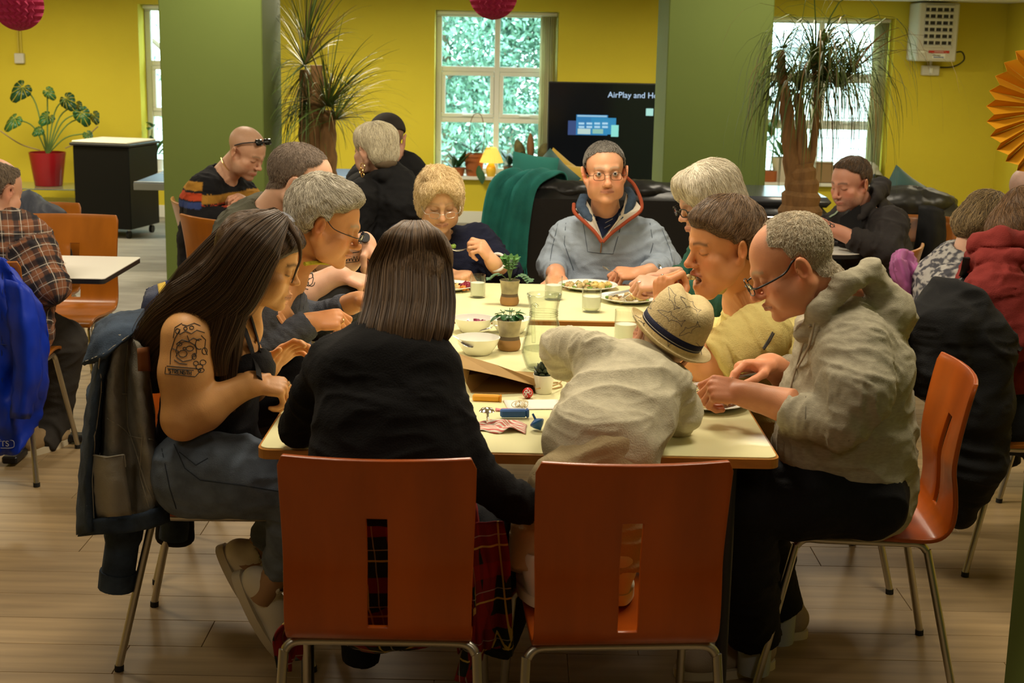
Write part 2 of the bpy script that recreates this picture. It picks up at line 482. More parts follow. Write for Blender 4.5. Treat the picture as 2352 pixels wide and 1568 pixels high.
def skin_colors(v,H,base,hair_col=None,hm=None,hair_amt=0.0,brow=(.16,.10,.06),beard=0.0,beard_col=(.22,.17,.13),lips=(.50,.19,.14),red=.35,hand_red=.25,seed=1,lash=True,lash_w=1.0):
 base=np.asarray(base,float);n=len(v)
 c=np.tile(base,(n,1))*(0.93+.14*fbm(v*38,seed)[:,None])
 l=H.loc(v);inb=(np.abs(l)<.17).all(1)
 def mix(w,col,sel=None):
  nonlocal c
  w=np.clip(w,0,1)[:,None];c=c*(1-w)+np.asarray(col)*w
 g=lambda cx,cy,cz,rx,ry,rz:np.exp(-(((np.abs(l[:,0])-cx)/rx)**2+((l[:,1]-cy)/ry)**2+((l[:,2]-cz)/rz)**2))*inb
 rd=base*V(1.05,.62,.55)
 mix(red*g(0,.105,-.03,.016,.02,.016),rd);mix(red*g(.045,.065,-.03,.022,.03,.022),rd);mix(red*1.2*g(.082,-.012,-.004,.012,.025,.034),rd)
 face=inb&(l[:,1]>.035)
 lz=-.068
 x=np.abs(l[:,0])/.027
 lip=(x<1)&(l[:,1]>.075)&(np.abs(l[:,2]-lz)<.0085*np.sqrt(np.clip(1-x**2,0,1))+.001)
 mix(.75*(lip&inb),lips)
 mix(.55*((np.abs(l[:,2]-lz)<.0018)&(x<1)&(l[:,1]>.07)&inb),V(.16,.06,.05))
 bx=np.abs(l[:,0]);bz=.0225+.004*np.sin(np.clip((bx-.012)/.036,0,1)*3.0)
 mix(.75*((bx>.010)&(bx<.050)&face)*np.exp(-((l[:,2]-bz)/.0048)**2),brow)
 if lash:
  ez=-.0035-.0035*np.sin(np.clip((bx-.018)/.028,0,1)*3.14)
  mix(.8*lash_w*((bx>.018)&(bx<.047)&face)*np.exp(-((l[:,2]-ez)/.0020)**2),V(.05,.03,.02))
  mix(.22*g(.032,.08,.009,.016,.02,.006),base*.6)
 if beard>0:
  b=inb*sst(-l[:,2],.035,.060)*sst(l[:,1],-.02,.02)*(1-sst(-l[:,2],.115,.135))*(~lip)
  b=np.maximum(b,inb*(l[:,1]>.06)*sst(-l[:,2],.040,.050)*(~lip)*.8)
  mix(beard*b*(.6+.6*vnoise(v*420,3)),beard_col)
 if hair_col is not None and hm is not None:
  mix(hair_amt*hm*inb*(.75+.5*vnoise(v*480,9)),hair_col)
 return np.clip(c,0,1)
def hand(S,wrist,fdir,pdir,side,pose='relaxed',s=1.0,k=.005):
 """fdir = towards the knuckles, pdir = out of the palm, side = +1 when the thumb is on the (fdir x pdir) side. Returns grip point and axis"""
 X=unit(fdir);Z=unit(np.asarray(pdir,float)-X*np.dot(pdir,X));Y=np.cross(X,Z)*side
 wrist=np.asarray(wrist,float)
 w=lambda x,y,z:wrist+s*(X*x+Y*y+Z*z)
 S.ecap(w(.012,.002,0),w(.075,.002,0),Y,.030*s,.017*s,.040*s,.0135*s,.010)
 S.rc(w(.018,.026,.008),w(.055,.030,.010),.016*s,.014*s,.010)
 poses={'relaxed':[(20,32,20),(26,38,24),(30,42,26),(34,46,28)],'grip':[(48,62,34),(62,78,42),(70,84,46),(74,84,46)],'fist':[(66,84,50),(72,88,52),(76,88,52),(78,88,52)],'pinch':[(46,46,26),(58,62,34),(66,72,40),(70,76,42)],'point':[(14,10,6),(64,82,44),(70,84,46),(74,84,46)],'flat':[(4,6,4),(4,6,4),(4,6,4),(6,8,4)],'knife':[(34,22,12),(58,70,40),(68,80,44),(72,82,44)]}
 tips=[]
 yb=[.028,.0095,-.0095,-.027];L=[(.043,.025,.019),(.047,.029,.020),(.044,.027,.019),(.034,.020,.017)]
 r0=[.0098,.0100,.0095,.0084];xb=[.088,.092,.088,.079]
 for i in range(4):
  a=0;p=w(xb[i],yb[i],0);S.rc(w(xb[i]-.03,yb[i]*.8,0),p,.0115*s,(r0[i]+.0013)*s,k*1.6)
  spread=math.radians((8,2,-4,-10)[i]*(.3 if pose in('fist','grip')else 1))
  dY=math.sin(spread);rr=r0[i]
  for j in range(3):
   a+=math.radians(poses[pose][i][j])
   d=(X*math.cos(a)*math.cos(spread)+Y*dY+Z*math.sin(a));d=unit(d)
   e=p+d*L[i][j]*s;S.rc(p,e,rr*s,rr*.90*s,k*.8);rr*=.91;p=e
  tips.append(p)
 tp={'relaxed':[(.55,.80,.25),(.85,.45,.25),(.95,.20,.25)],'flat':[(.6,.8,.1),(.85,.5,.1),(.9,.4,.1)],'grip':[(.60,.55,.60),(.80,-.15,.55),(.75,-.45,.40)],'fist':[(.60,.45,.65),(.70,-.35,.60),(.50,-.75,.30)],'pinch':[(.62,.50,.60),(.86,.05,.50),(.92,-.05,.35)],'point':[(.62,.45,.65),(.72,-.30,.62),(.60,-.65,.35)],'knife':[(.66,.50,.55),(.88,.05,.45),(.95,.0,.28)]}[pose]
 p=w(.022,.026,.006);rr=.0125
 for j,l in enumerate((.040,.032,.026)):
  d=unit(X*tp[j][0]+Y*tp[j][1]+Z*tp[j][2]);e=p+d*l*s
  S.rc(p,e,rr*s,rr*.88*s,k*1.2);rr*=.88;p=e
 return w(.085,.012,.026),Y
def arm_skin(S,sh,el,wr,r=(.050,.043,.040,.027),upper=True):
 sh,el,wr=map(lambda a:np.asarray(a,float),(sh,el,wr))
 if upper:
  m=sh*.55+el*.45
  S.rc(sh,m,r[0],r[1]+.004,.02);S.rc(m,el,r[1]+.004,r[2],.02)
 q=el*.70+wr*.30
 S.rc(el,q,r[2],r[2]+.003,.02);S.rc(q,wr,r[2]+.003,r[3],.02)
def bounds_of(pts,pad):
 P=np.array([np.asarray(p,float)for p in pts]);return P.min(0)-pad,P.max(0)+pad
def folds(v,n,amp,scale=16.0,seed=0,axis=None,stretch=2.2):
 """cloth creases: ridged noise, denser along axis"""
 p=v.copy()
 if axis is not None:
  A=unit(axis);p=p+np.outer(p@A,A)*(stretch-1)
 w=(vnoise(p*scale*.5,seed+11)-.5)*.6
 q=p*scale+w[:,None]*2
 r=1-np.abs(2*vnoise(q,seed)-1);r=r*r
 r2=1-np.abs(2*vnoise(q*2.1,seed+3)-1)
 return v+n*(amp*((r-.4)+.35*(r2*r2-.4)))[:,None]
def garment(name,S,mat_,parent,col=None,amp=.004,scale=16,seed=0,axis=None,colfn=None,smooth=2,zones=None):
 v,F=S.mesh(smooth)
 n=normals(v,F)
 if zones is None:v=folds(v,n,amp,scale,seed,axis)
 else:
  o=v.copy()
  v=folds(v,n,amp,scale,seed,axis)
  for(a,b,r,am,sc)in zones:
   a,b=np.asarray(a,float),np.asarray(b,float);ab=b-a;t=np.clip(((o-a)@ab)/(ab@ab),0,1)
   d=np.linalg.norm(o-(a+t[:,None]*ab),axis=1);w=1-sst(d,r*.7,r*1.3)
   v2=folds(o,n,am,sc,seed+5,ab,2.6);v=v*(1-w[:,None])+v2*w[:,None]
 c=None
 if colfn is not None:c=colfn(v,n)
 elif col is not None:c=np.tile(np.asarray(col,float),(len(v),1))*(.95+.1*fbm(v*30,seed)[:,None])
 return mesh(name,v,F,mat_,parent,col=c,world=True)
def hair_mat(name,root,tip,rough=.45):
 if name in MATS:return MATS[name]
 m=bpy.data.materials.new(name);MATS[name]=m;m.use_nodes=True;N=m.node_tree.nodes;L=m.node_tree.links;b=N['Principled BSDF']
 hi=N.new('ShaderNodeHairInfo');r=N.new('ShaderNodeValToRGB')
 r.color_ramp.elements[0].color=(*root,1);r.color_ramp.elements[1].color=(*tip,1)
 L.new(hi.outputs['Random'],r.inputs[0]);L.new(r.outputs[0],b.inputs['Base Color']);b.inputs['Roughness'].default_value=rough
 b.inputs['Specular IOR Level'].default_value=.35
 return m
def strands(name,pts,mat_,parent,r0=.0006,r1=.00025):
 """pts: (n, k, 3) world points"""
 n,k,_=pts.shape
 M=np.array(parent_world(parent).inverted());pts=pts@M[:3,:3].T+M[:3,3]
 hc=bpy.data.hair_curves.new(name);hc.add_curves([k]*n)
 hc.attributes['position'].data.foreach_set('vector',pts.astype(np.float32).ravel())
 ra=hc.attributes.get('radius')or hc.attributes.new('radius','FLOAT','POINT')
 ra.data.foreach_set('value',np.tile(np.linspace(r0,r1,k),n).astype(np.float32))
 hc.materials.append(mat_)
 o=link(bpy.data.objects.new(name,hc),parent);o['kind']='stuff'
 return o
def surf_points(v,F,n,w=None):
 t=np.concatenate([F[:,[0,1,2]],F[:,[0,2,3]]])if F.shape[1]==4 else F
 a=np.linalg.norm(np.cross(v[t[:,1]]-v[t[:,0]],v[t[:,2]]-v[t[:,0]]),axis=1)
 if w is not None:a=a*w[t].mean(1)
 i=RNG.choice(len(t),n,p=a/a.sum());r1=np.sqrt(RNG.random(n));r2=RNG.random(n)
 b=np.stack([1-r1,r1*(1-r2),r1*r2],1)
 return(v[t[i]]*b[:,:,None]).sum(1),i,b,t
def comb(v,F,n,flow,length,steps=6,lift=.001,jitter=.25,w=None,B=None,puff=0.0,droop=0.0):
 """strands lying on a surface along flow(p, normal) -> direction"""
 p,i,b,t=surf_points(v,F,n,w);nv=normals(v,F);N=(nv[t[i]]*b[:,:,None]).sum(1)
 B=B or bvh(v,F);out=[p+N*0.0];cur=p;L=length*(.6+.8*RNG.random(n))/steps
 jit=RNG.normal(0,jitter,(n,3))
 for k in range(steps):
  d=flow(cur,N)+jit;d=d-N*(d*N).sum(1)[:,None];d/=np.linalg.norm(d,axis=1)[:,None]+1e-9
  cur=cur+d*L[:,None]
  hit=[B.find_nearest(Vector(q))for q in cur]
  pr=np.array([h[0]if h[0]is not None else q for h,q in zip(hit,cur)]);nn=np.array([h[1]if h[1]is not None else(0,0,1)for h in hit])
  N=.5*N+.5*nn;N/=np.linalg.norm(N,axis=1)[:,None]+1e-9
  cur=pr+nn*(lift+puff*(k+1)/steps*RNG.random(n))[:,None]+V(0,0,-1)*droop*((k+1)/steps)**2
  out.append(cur)
 return np.stack(out,1)
def shell(v,F,mask,thick,seed=0,lump=.0,lscale=60,stretch=None):
 """a cap of hair over the part of a surface where mask > .5"""
 keep=(mask[F]>.35).all(1);f=F[keep];u,inv=np.unique(f,return_inverse=True)
 n=normals(v,F)[u];vv=v[u];m=sst(mask[u],.35,1.0)**.8
 th=thick(vv)if callable(thick)else thick
 lm=1+lump*(fbm(vv*lscale,seed)-.5)*2
 return vv+n*(th*m*lm+.0006)[:,None],inv.reshape(f.shape)
def eyeball(H,side,parent,col=(.16,.13,.10),look=(0,1,-.1),r=.0118):
 n=20;v,f=lathe([(1e-4,-r)]+[(r*math.sin(a),-r*math.cos(a))for a in np.linspace(.12,3.02,22)]+[(1e-4,r)],n)
 v=np.array(v);L=unit(look);Z=L;X=unit(np.cross((0,0,1),Z));Y=np.cross(Z,X);loc=v@np.array([X,Y,Z])
 z=v[:,2]/r;c=np.tile(V(.46,.42,.37),(len(v),1));c[z>.86]=np.array(col);c[z>.965]=(.01,.01,.01)
 wv=np.array([H.w(V(side*.0315,.0735,.001)+p)for p in loc])
 return mesh('eye',wv,np.array([q for q in f if len(q)==4]),mat('eye_wet',attr=True,rough=.12),parent,col=c,world=True)
def glasses(H,parent,frame_mat,lens=(.020,.014),rim=.0011,y=.108,z=-.002,half=True,arm_z=.006,shape=2.6,tint=None,drop=.0,arm_mat=None,arm_r=None):
 g=None
 m=MB()
 for sgn in(-1,1):
  a=np.linspace(0,2*np.pi,28);ex=2/shape
  x=np.sign(np.cos(a))*np.abs(np.cos(a))**ex*lens[0];zz=np.sign(np.sin(a))*np.abs(np.sin(a))**ex*lens[1]
  pts=[H.w((sgn*(.034)+xx,y-drop*0-.35*max(0,abs(sgn*.034+xx)-.03),z-drop+q))for xx,q in zip(x,zz)]
  m.tube(pts,rim,6)
  lm=MB();ctr=np.mean(pts,0);lm.add([ctr]+pts[:-1],[(0,i+1,(i+1)%(len(pts)-1)+1)for i in range(len(pts)-1)])
  m_lens=lm
  globals().setdefault('_lens',[]).append((m_lens,parent))
 m.tube(smooth_path([H.w((-.014,y,z+.003-drop)),H.w((0,y+.004,z+.006-drop)),H.w((.014,y,z+.003-drop))],4),rim,6)
 o=m.build('spectacle_frame',frame_mat,parent,world=True)
 for sgn in(-1,1):
  am=MB()
  pts=smooth_path([H.w((sgn*.054,y-.008,z+.004-drop)),H.w((sgn*.072,y-.022,z+.004-drop*.9)),H.w((sgn*.0815,.03,arm_z)),H.w((sgn*.081,-.005,arm_z+.020)),H.w((sgn*.080,-.028,arm_z-.004))],6)
  am.tube(pts,arm_r or rim*1.3,6)
  am.build('spectacle_arm',arm_mat or frame_mat,parent,world=True)
 for lm,par in globals()['_lens']:
  lm.build('lens',mat('lens_glass',(1,1,1),.02,trans=1.0,ior=1.02,spec=.8)if tint is None else tint,par,world=True)
 globals()['_lens']=[]
 return o
M_WALL=mat('yellow_paint',(.68,.555,.034),.75,vary=.10,vscale=1.2,bump=.08,bscale=140)
M_GREEN=mat('green_paint',(.130,.180,.034),.7,vary=.08,vscale=1.5,bump=.06,bscale=120)
M_GREENSIDE=M_GREEN
M_WHITE=mat('white_gloss',(.78,.78,.72),.35)
M_CEIL=mat('ceiling_paint',(.75,.74,.70),.8)
M_PLANK=mat('vinyl_plank',(.42,.29,.145),.42,vary=.38,vscale=1.0,stretch=(1.6,22,8),bump=.05,bscale=1.2,spec=.4)
M_CARPET=mat('grey_carpet',(.36,.34,.30),.95,vary=.35,vscale=3.5,stretch=(.7,2.2,1),bump=.5,bscale=200)
M_STEEL=mat('brushed_steel',(.50,.48,.43),.34,1.0)
M_CHROME=mat('chrome',(.8,.8,.78),.12,1.0)
M_BLACK=mat('black_plastic',(.012,.012,.013),.5)
M_BLACKMETAL=mat('black_metal',(.02,.02,.022),.45,.3)
M_GLASS=mat('clear_glass',(1,1,1),.02,trans=1.0,ior=1.45)
def two_sided(N,L,f,ior):
 g=N.new('ShaderNodeNewGeometry');m=N.new('ShaderNodeMix');m.inputs[2].default_value=ior;m.inputs[3].default_value=1/ior;L.new(g.outputs['Backfacing'],m.inputs[0]);L.new(m.outputs[0],f.inputs[0])
def pane_mat():
 m=bpy.data.materials.new('window_glass');m.use_nodes=True;N=m.node_tree.nodes;L=m.node_tree.links
 N.remove(N['Principled BSDF']);t=N.new('ShaderNodeBsdfTransparent');t.inputs[0].default_value=(.86,.95,.93,1)
 g=N.new('ShaderNodeBsdfGlossy');g.inputs['Roughness'].default_value=.02;f=N.new('ShaderNodeFresnel');two_sided(N,L,f,1.5)
 x=N.new('ShaderNodeMixShader');L.new(f.outputs[0],x.inputs[0]);L.new(t.outputs[0],x.inputs[1]);L.new(g.outputs[0],x.inputs[2]);L.new(x.outputs[0],N['Material Output'].inputs[0])
 MATS['window_glass']=m;return m
M_PANE=pane_mat()
def struct(o):o['kind']='structure';return o
YB,XL,XR,YF,ZC=13.15,-6.2,4.36,-2.6,2.62
WT=.34
fl=struct(MB().box((-.9,(YF+YB)/2,-.06),(XR-XL+.6,YB-YF+.6,.1)).build('floor',mat('screed',(.05,.04,.03),.9),smooth=False))
PW,PL=.182,1.22
base=None
yy=2.65;row=0
while yy<8.13:
 x0=-3.9+[0,.47,.86,.21,.66,1.02][row%6]-PL
 for k in range(8):
  cx=x0+k*PL
  if abs(cx)-PL/2>.42*(yy+.5)+.3:continue
  w=min(PW,8.135-yy)
  if w<.05:continue
  if base is None or w<PW-.001:
   b=MB().rbox((0,0,0),(PL-.0016,w-.0016,.01),.0012).build('plank',M_PLANK,None,smooth=False)
   if w>=PW-.001:base=b
  else:b=base.copy();COL.objects.link(b)
  b.parent=fl;b.location=(cx,yy+w/2,-.005)
 yy+=PW;row+=1
struct(MB().box((-.9,(YF+2.65)/2,-.006),(XR-XL,2.65-YF,.012)).box((-.9,5.4,-.0085),(XR-XL,5.5,.009)).build('floor_edge',M_PLANK,None,smooth=False))
struct(MB().box((-.9,(8.16+YB)/2,-.004),(XR-XL,YB-8.16,.012)).build('floor_carpet',M_CARPET,smooth=False))
struct(MB().rbox((-.9,8.15,.002),(XR-XL,.035,.012),.004).build('trim_1',mat('alu_strip',(.75,.73,.68),.3,.8),smooth=False))
WZ0,WZ1=.43,1.905
WIN=[(-3.40,-2.30),(-.745,.365),(2.16,3.37)]
wb=MB();xs=[XL-.2]+[v for w in WIN for v in w]+[XR+.2]
for i in range(0,len(xs),2):wb.box(((xs[i]+xs[i+1])/2,YB+WT/2,1.3),(xs[i+1]-xs[i],WT,2.7))
for a,b in WIN:
 wb.box(((a+b)/2,YB+WT/2,(WZ0-.05)/2),(b-a,WT,WZ0+.05))
 wb.box(((a+b)/2,YB+WT/2,(WZ1+2.65)/2),(b-a,WT,2.65-WZ1))
struct(wb.build('wall_back',M_WALL,smooth=False))
struct(MB().box((XR+.15,(YF+YB)/2,1.3),(.3,YB-YF+.3,2.7)).build('wall_right',M_WALL,smooth=False))
struct(MB().box((XL-.15,(YF+YB)/2,1.3),(.3,YB-YF+.3,2.7)).build('wall_left',M_WALL,smooth=False))
struct(MB().box(((XL+XR)/2,YF-.15,1.3),(XR-XL+.6,.3,2.7)).build('wall_front',mat('dark_paint',(.20,.17,.10),.8),smooth=False))
struct(MB().box(((XL+XR)/2,(YF+YB)/2,ZC+.06),(XR-XL+.6,YB-YF+.6,.12)).build('ceiling',M_CEIL,smooth=False))
struct(MB().box(((XL+XR)/2,(10.6+YB)/2,(2.055+ZC)/2),(XR-XL,YB-10.6,ZC-2.055)).build('ceiling_bulkhead',M_CEIL,smooth=False))
bb=MB()
bb.rbox(((XL+XR)/2,YB-.008,.055),(XR-XL,.016,.11),.003)
struct(bb.build('baseboard_back',M_WHITE,smooth=False))
struct(MB().rbox((XR-.008,(9+YB)/2,.055),(.016,YB-9-.02,.11),.003).build('baseboard_right',M_WHITE,smooth=False))
def blind_mat():
 if 'blind_fabric' in MATS:return MATS['blind_fabric']
 m=mat('blind_fabric',(.82,.80,.62),.9);N=m.node_tree.nodes;L=m.node_tree.links;t=N.new('ShaderNodeBsdfTranslucent');t.inputs[0].default_value=(.82,.80,.60,1);x=N.new('ShaderNodeMixShader');x.inputs[0].default_value=.55
 L.new(N['Principled BSDF'].outputs[0],x.inputs[1]);L.new(t.outputs[0],x.inputs[2]);L.new(x.outputs[0],N['Material Output'].inputs[0]);return m
for wi,(a,b)in enumerate(WIN):
 y=YB+WT-.09;w=struct(MB().rbox(((a+b)/2,YB+.09,WZ0-.012),(b-a+.06,WT-.02,.03),.004).build('trim_%d'%(wi+2),M_WHITE,smooth=False))
 fr=empty('window_%d'%(wi+1),((a+b)/2,y,WZ0));fr['kind']='structure'
 def bar(nm,x0,x1,z0,z1,d=.06,yo=0):return MB().rbox(((x0+x1)/2-(a+b)/2,yo,(z0+z1)/2-WZ0),(x1-x0,d,z1-z0),.006).build(nm,M_WHITE,fr,smooth=False)
 t=.055
 bar('frame_rail',a,b,WZ0,WZ0+t);bar('frame_rail',a,b,WZ1-t,WZ1);bar('frame_stile',a,a+t,WZ0+t,WZ1-t);bar('frame_stile',b-t,b,WZ0+t,WZ1-t)
 zs=[WZ0+t,.925,1.385,WZ1-t];mid=(a+b)/2
 if wi==1:mid=-.185
 bar('mullion',mid-.026,mid+.026,WZ0+t,WZ1-t)
 for z in zs[1:3]:
  bar('transom',a+t,mid-.026,z-.024,z+.024);bar('transom',mid+.026,b-t,z-.024,z+.024)
 for(x0,x1)in((a+t,mid-.026),(mid+.026,b-t)):
  for r in range(3):
   z0,z1=zs[r]+(0 if r==0 else .024),zs[r+1]-(0 if r==2 else .024)
   if r==1:
    s_=.036
    bar('casement_rail',x0,x1,z0,z0+s_,.05,-.016);bar('casement_rail',x0,x1,z1-s_,z1,.05,-.016)
    bar('casement_stile',x0,x0+s_,z0+s_,z1-s_,.05,-.016);bar('casement_stile',x1-s_,x1,z0+s_,z1-s_,.05,-.016)
    MB().rbox(((x0+x1)/2-mid+mid-(a+b)/2,-.055,z0+.018-WZ0),(.10,.03,.016),.005).build('casement_handle',M_WHITE,fr,smooth=False)
    x0,x1,z0,z1=x0+s_,x1-s_,z0+s_,z1-s_;
    p=MB().box(((x0+x1)/2-(a+b)/2,0,(z0+z1)/2-WZ0),(x1-x0,.006,z1-z0)).build('pane',M_PANE,fr,smooth=False);x0-=s_;x1+=s_
   else:p=MB().box(((x0+x1)/2-(a+b)/2,0,(z0+z1)/2-WZ0),(x1-x0,.006,z1-z0)).build('pane',M_PANE,fr,smooth=False)
 bl=empty('vertical_blind',(b,YB+.14,WZ1-.02),label=['cream vertical blind half hidden behind the left green pillar','cream vertical blind gathered beside the window behind the large television','cream vertical blind gathered beside the window behind the drooping palm'][wi],cat='blind')
 sm=blind_mat()
 MB().rbox((-(b-a)/2,0,.0),((b-a)-.02,.035,.03),.005).build('head_rail',M_WHITE,bl,smooth=False)
 for k in range(7 if wi else 2):
  x=-.03-k*.019;n=6;v=[];f=[]
  tilt=math.radians(62+6*math.sin(k*2.1))
  for q in range(2):
   for j in range(n):u=(j/(n-1)-.5)*.085;v.append((x+u*math.cos(tilt),u*math.sin(tilt)+.006*math.cos(j/(n-1)*3.14),-.02-q*(WZ1-WZ0-.07)))
  f=[(j,j+1,n+j+1,n+j)for j in range(n-1)]
  so=mesh('slat',v,f,sm,bl);so.modifiers.new('thickness','SOLIDIFY').thickness=.0008
def pillar(name,x,y,w,d):return struct(MB().rbox((x,y,ZC/2),(w,d,ZC),.006).build(name,M_GREEN,smooth=False))
PYF=9.2
pl0,pl1=W(369,200,PYF)[0],W(604,200,PYF)[0];pillar('pillar_left',(pl0+pl1)/2,PYF+.36,pl1-pl0,.72)
pr0,pr1=W(1530,200,PYF)[0],W(1769,200,PYF)[0];pillar('pillar_right',(pr0+pr1)/2,PYF+.36,pr1-pr0,.72)
fx=W(2307,1540,3.3)[0];pillar("pillar_front",fx+.3,2.7+.3,.6,.6)
random.seed(3)
M_LEAF=mat('tree_leaf',(.20,.40,.25),.55,vary=.6,vscale=.9,attr=True)
M_BARK=mat('tree_bark',(.20,.15,.10),.9,bump=.5,bscale=12)
gr=MB().box((0,YB+16,-.5),(50,31,.2)).build('ground_outside',mat('yard',(.25,.27,.22),.9),smooth=False);gr['kind']='structure'
def tree(x,y,h,rad,nleaf,label,tint,seed):
 rg=np.random.default_rng(seed)
 t=empty('tree',(x,y,-.4),label=label,cat='tree',group=None)
 tk=MB();tk.tube(smooth_path([(0,0,0),(.06,.05,h*.35),(-.05,0,h*.7),(0,0,h*.95)],4),np.linspace(.16,.05,13),8);tk.build('trunk',M_BARK,t)
 cl=[]
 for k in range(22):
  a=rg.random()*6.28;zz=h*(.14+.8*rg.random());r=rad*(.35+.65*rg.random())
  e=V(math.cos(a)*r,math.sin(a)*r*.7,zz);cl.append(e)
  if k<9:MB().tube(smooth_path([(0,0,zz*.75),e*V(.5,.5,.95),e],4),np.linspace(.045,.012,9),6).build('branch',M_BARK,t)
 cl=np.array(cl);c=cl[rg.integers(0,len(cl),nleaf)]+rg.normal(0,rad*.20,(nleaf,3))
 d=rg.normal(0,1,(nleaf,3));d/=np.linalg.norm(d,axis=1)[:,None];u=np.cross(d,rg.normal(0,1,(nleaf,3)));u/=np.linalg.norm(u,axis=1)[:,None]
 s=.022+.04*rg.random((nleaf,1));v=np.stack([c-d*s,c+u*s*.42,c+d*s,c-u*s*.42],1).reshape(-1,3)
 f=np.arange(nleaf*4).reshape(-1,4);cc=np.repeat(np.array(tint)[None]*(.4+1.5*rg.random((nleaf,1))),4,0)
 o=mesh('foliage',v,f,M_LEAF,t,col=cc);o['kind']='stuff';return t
tree(-.95,18.0,3.8,1.25,24000,'leafy green tree outside, left half of the middle window',(.27,.50,.40),1)
tree(.75,18.6,3.9,1.30,24000,'leafy green tree outside, right half of the middle window',(.30,.53,.42),2)
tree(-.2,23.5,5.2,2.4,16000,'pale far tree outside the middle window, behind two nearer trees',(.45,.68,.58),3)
tree(-4.2,18.5,4.0,1.6,3500,'tree outside the window beside the left green pillar',(.24,.5,.36),4)
nb=empty('neighbouring_house',(5.0,19.5,-.4),label='pale house with slate roof outside the window behind the palm',cat='building')
M_STONE=mat('pale_render',(.80,.82,.84),.8,vary=.15,vscale=2.0);M_SLATE=mat('pale_slate',(.62,.66,.70),.55,vary=.2,vscale=2.5)
MB().box((0,1.4,1.0),(5.4,2.4,2.0)).build('house_wall',M_STONE,nb,smooth=False)
MB().box((0,.17,1.95),(5.6,.12,.10)).build('gutter',mat('gutter_grey',(.35,.37,.38),.5),nb,smooth=False)
ang=math.radians(42);sl0=None
rr=random.Random(5)
for r in range(13):
 for k in range(13):
  xx=-2.7+.22+k*.44+(.22 if r%2 else 0);d=r*.17+.1
  if sl0 is None:sl0=MB().rbox((0,0,0),(.434,.26,.012),.002).build('slate',M_SLATE,nb,smooth=False);so=sl0
  else:so=sl0.copy();COL.objects.link(so)
  so.location=(xx+rr.uniform(-.006,.006),.15+d*math.cos(ang),2.03+d*math.sin(ang));so.rotation_euler=(ang-.06,rr.uniform(-.008,.008),rr.uniform(-.015,.015))
MB().box((0,1.5,2.0),(5.3,2.6,.05)).build('roof_base',M_STONE,nb,smooth=False)
bk=None
for r in range(14):
 for k in range(9):
  xx=-2.3+k*.56+(.28 if r%2 else 0)
  if bk is None:bk=MB().rbox((0,0,0),(.545,.05,.125),.006).build('stone_block',M_STONE,nb,smooth=False);so=bk
  else:so=bk.copy();COL.objects.link(so)
  so.location=(xx,.19+rr.uniform(-.006,.006),.07+r*.136)
M_PLY=mat('orange_plywood',(.40,.125,.010),.33,vary=.25,vscale=1.5,stretch=(9,9,1.2),coat=.25,spec=.4)
M_PLYSHADE=mat('shaded_orange_plywood',(.45,.080,.002),.34,vary=.3,vscale=1.4,stretch=(8,8,1.0),coat=.25,spec=.4)  # same orange plywood, with the near chairs' shade put into its colour
M_FOOT=mat('black_rubber',(.01,.01,.01),.7)
PROF=smooth_path([(.205,.418),(.190,.436),(.12,.446),(.0,.437),(-.12,.430),(-.185,.434),(-.218,.462),(-.228,.51),(-.226,.57),(-.222,.62),(-.230,.68),(-.247,.76),(-.268,.85)],4)
def chair_shell(W2=.195,slot=(.475,.715),sw=.021):
 xs=[-W2,-W2+.012,-.13,-.075,-sw,sw,.075,.13,W2-.012,W2]
 nR=len(PROF);v=[];idx={}
 L=np.concatenate([[0],np.cumsum(np.linalg.norm(np.diff(PROF,axis=0),axis=1))]);Lt=L[-1]
 for i,(y,z)in enumerate(PROF):
  bow=.030*sst(np.array(z),.47,.84)
  for j,x in enumerate(xs):
   q=1.0
   e=min(L[i],Lt-L[i])
   if e<.02 and j in(0,len(xs)-1):x*=1-.05*(1-e/.02)
   zz=z
   v.append((x*(1+.03*sst(np.array(z),.5,.85)),y+bow*((x/W2)**2-.35),zz));idx[i,j]=len(v)-1
 f=[]
 for i in range(nR-1):
  zm=(PROF[i][1]+PROF[i+1][1])/2
  for j in range(len(xs)-1):
   if j==4 and slot[0]<zm<slot[1]and PROF[i][0]<-.1:continue
   f.append((idx[i,j],idx[i,j+1],idx[i+1,j+1],idx[i+1,j]))
 return v,f
SHELL_ME=None
def make_chair(label,loc,rz,group=None,rails='side',ply=None,width=1.0):
 """origin on the floor under the seat, facing +Y"""
 global SHELL_ME
 t=empty('plywood_chair',(loc[0],loc[1],0),math.radians(rz),label=label,cat='chair',group=group)
 v,f=chair_shell();o=mesh('seat_shell',v,f,ply or M_PLY,t)
 m=o.modifiers.new('thickness','SOLIDIFY');m.thickness=.012;m.offset=0
 b=o.modifiers.new('edge','BEVEL');b.width=.003;b.segments=2;b.limit_method='ANGLE'
 r=.0105;zt=.416
 for sx in(-1,1):
  for sy in(-1,1):
   ft=V(sx*.222,sy*.258,.012);tp=V(sx*.172,sy*.165,zt)
   if rails=='side':inn=V(sx*.172,sy*.105,zt)
   else:inn=V(sx*.105,sy*.165,zt);tp=V(sx*.205,sy*.170,zt-.004);inn=V(sx*.14,sy*.168,zt)
   u=unit(ft-tp);knee=tp+u*.055
   MB().tube(smooth_path([inn,inn*.35+tp*.65,tp+u*.018+(inn-tp)*.05,knee,ft],5),r,10).build('leg',M_STEEL,t)
   MB().tube([ft-u*.004,ft+V(0,0,-.0115)*1.0],.0125,10).build('foot_cap',M_FOOT,t)
  if rails=='side':MB().tube([(sx*.172,-.106,zt),(sx*.172,.106,zt)],r,10).build('side_rail',M_STEEL,t)
 if rails!='side':
  for sy in(-1,1):MB().tube([(-.141,sy*.168,zt),(.141,sy*.168,zt)],r,10).build('side_rail',M_STEEL,t)
 return t
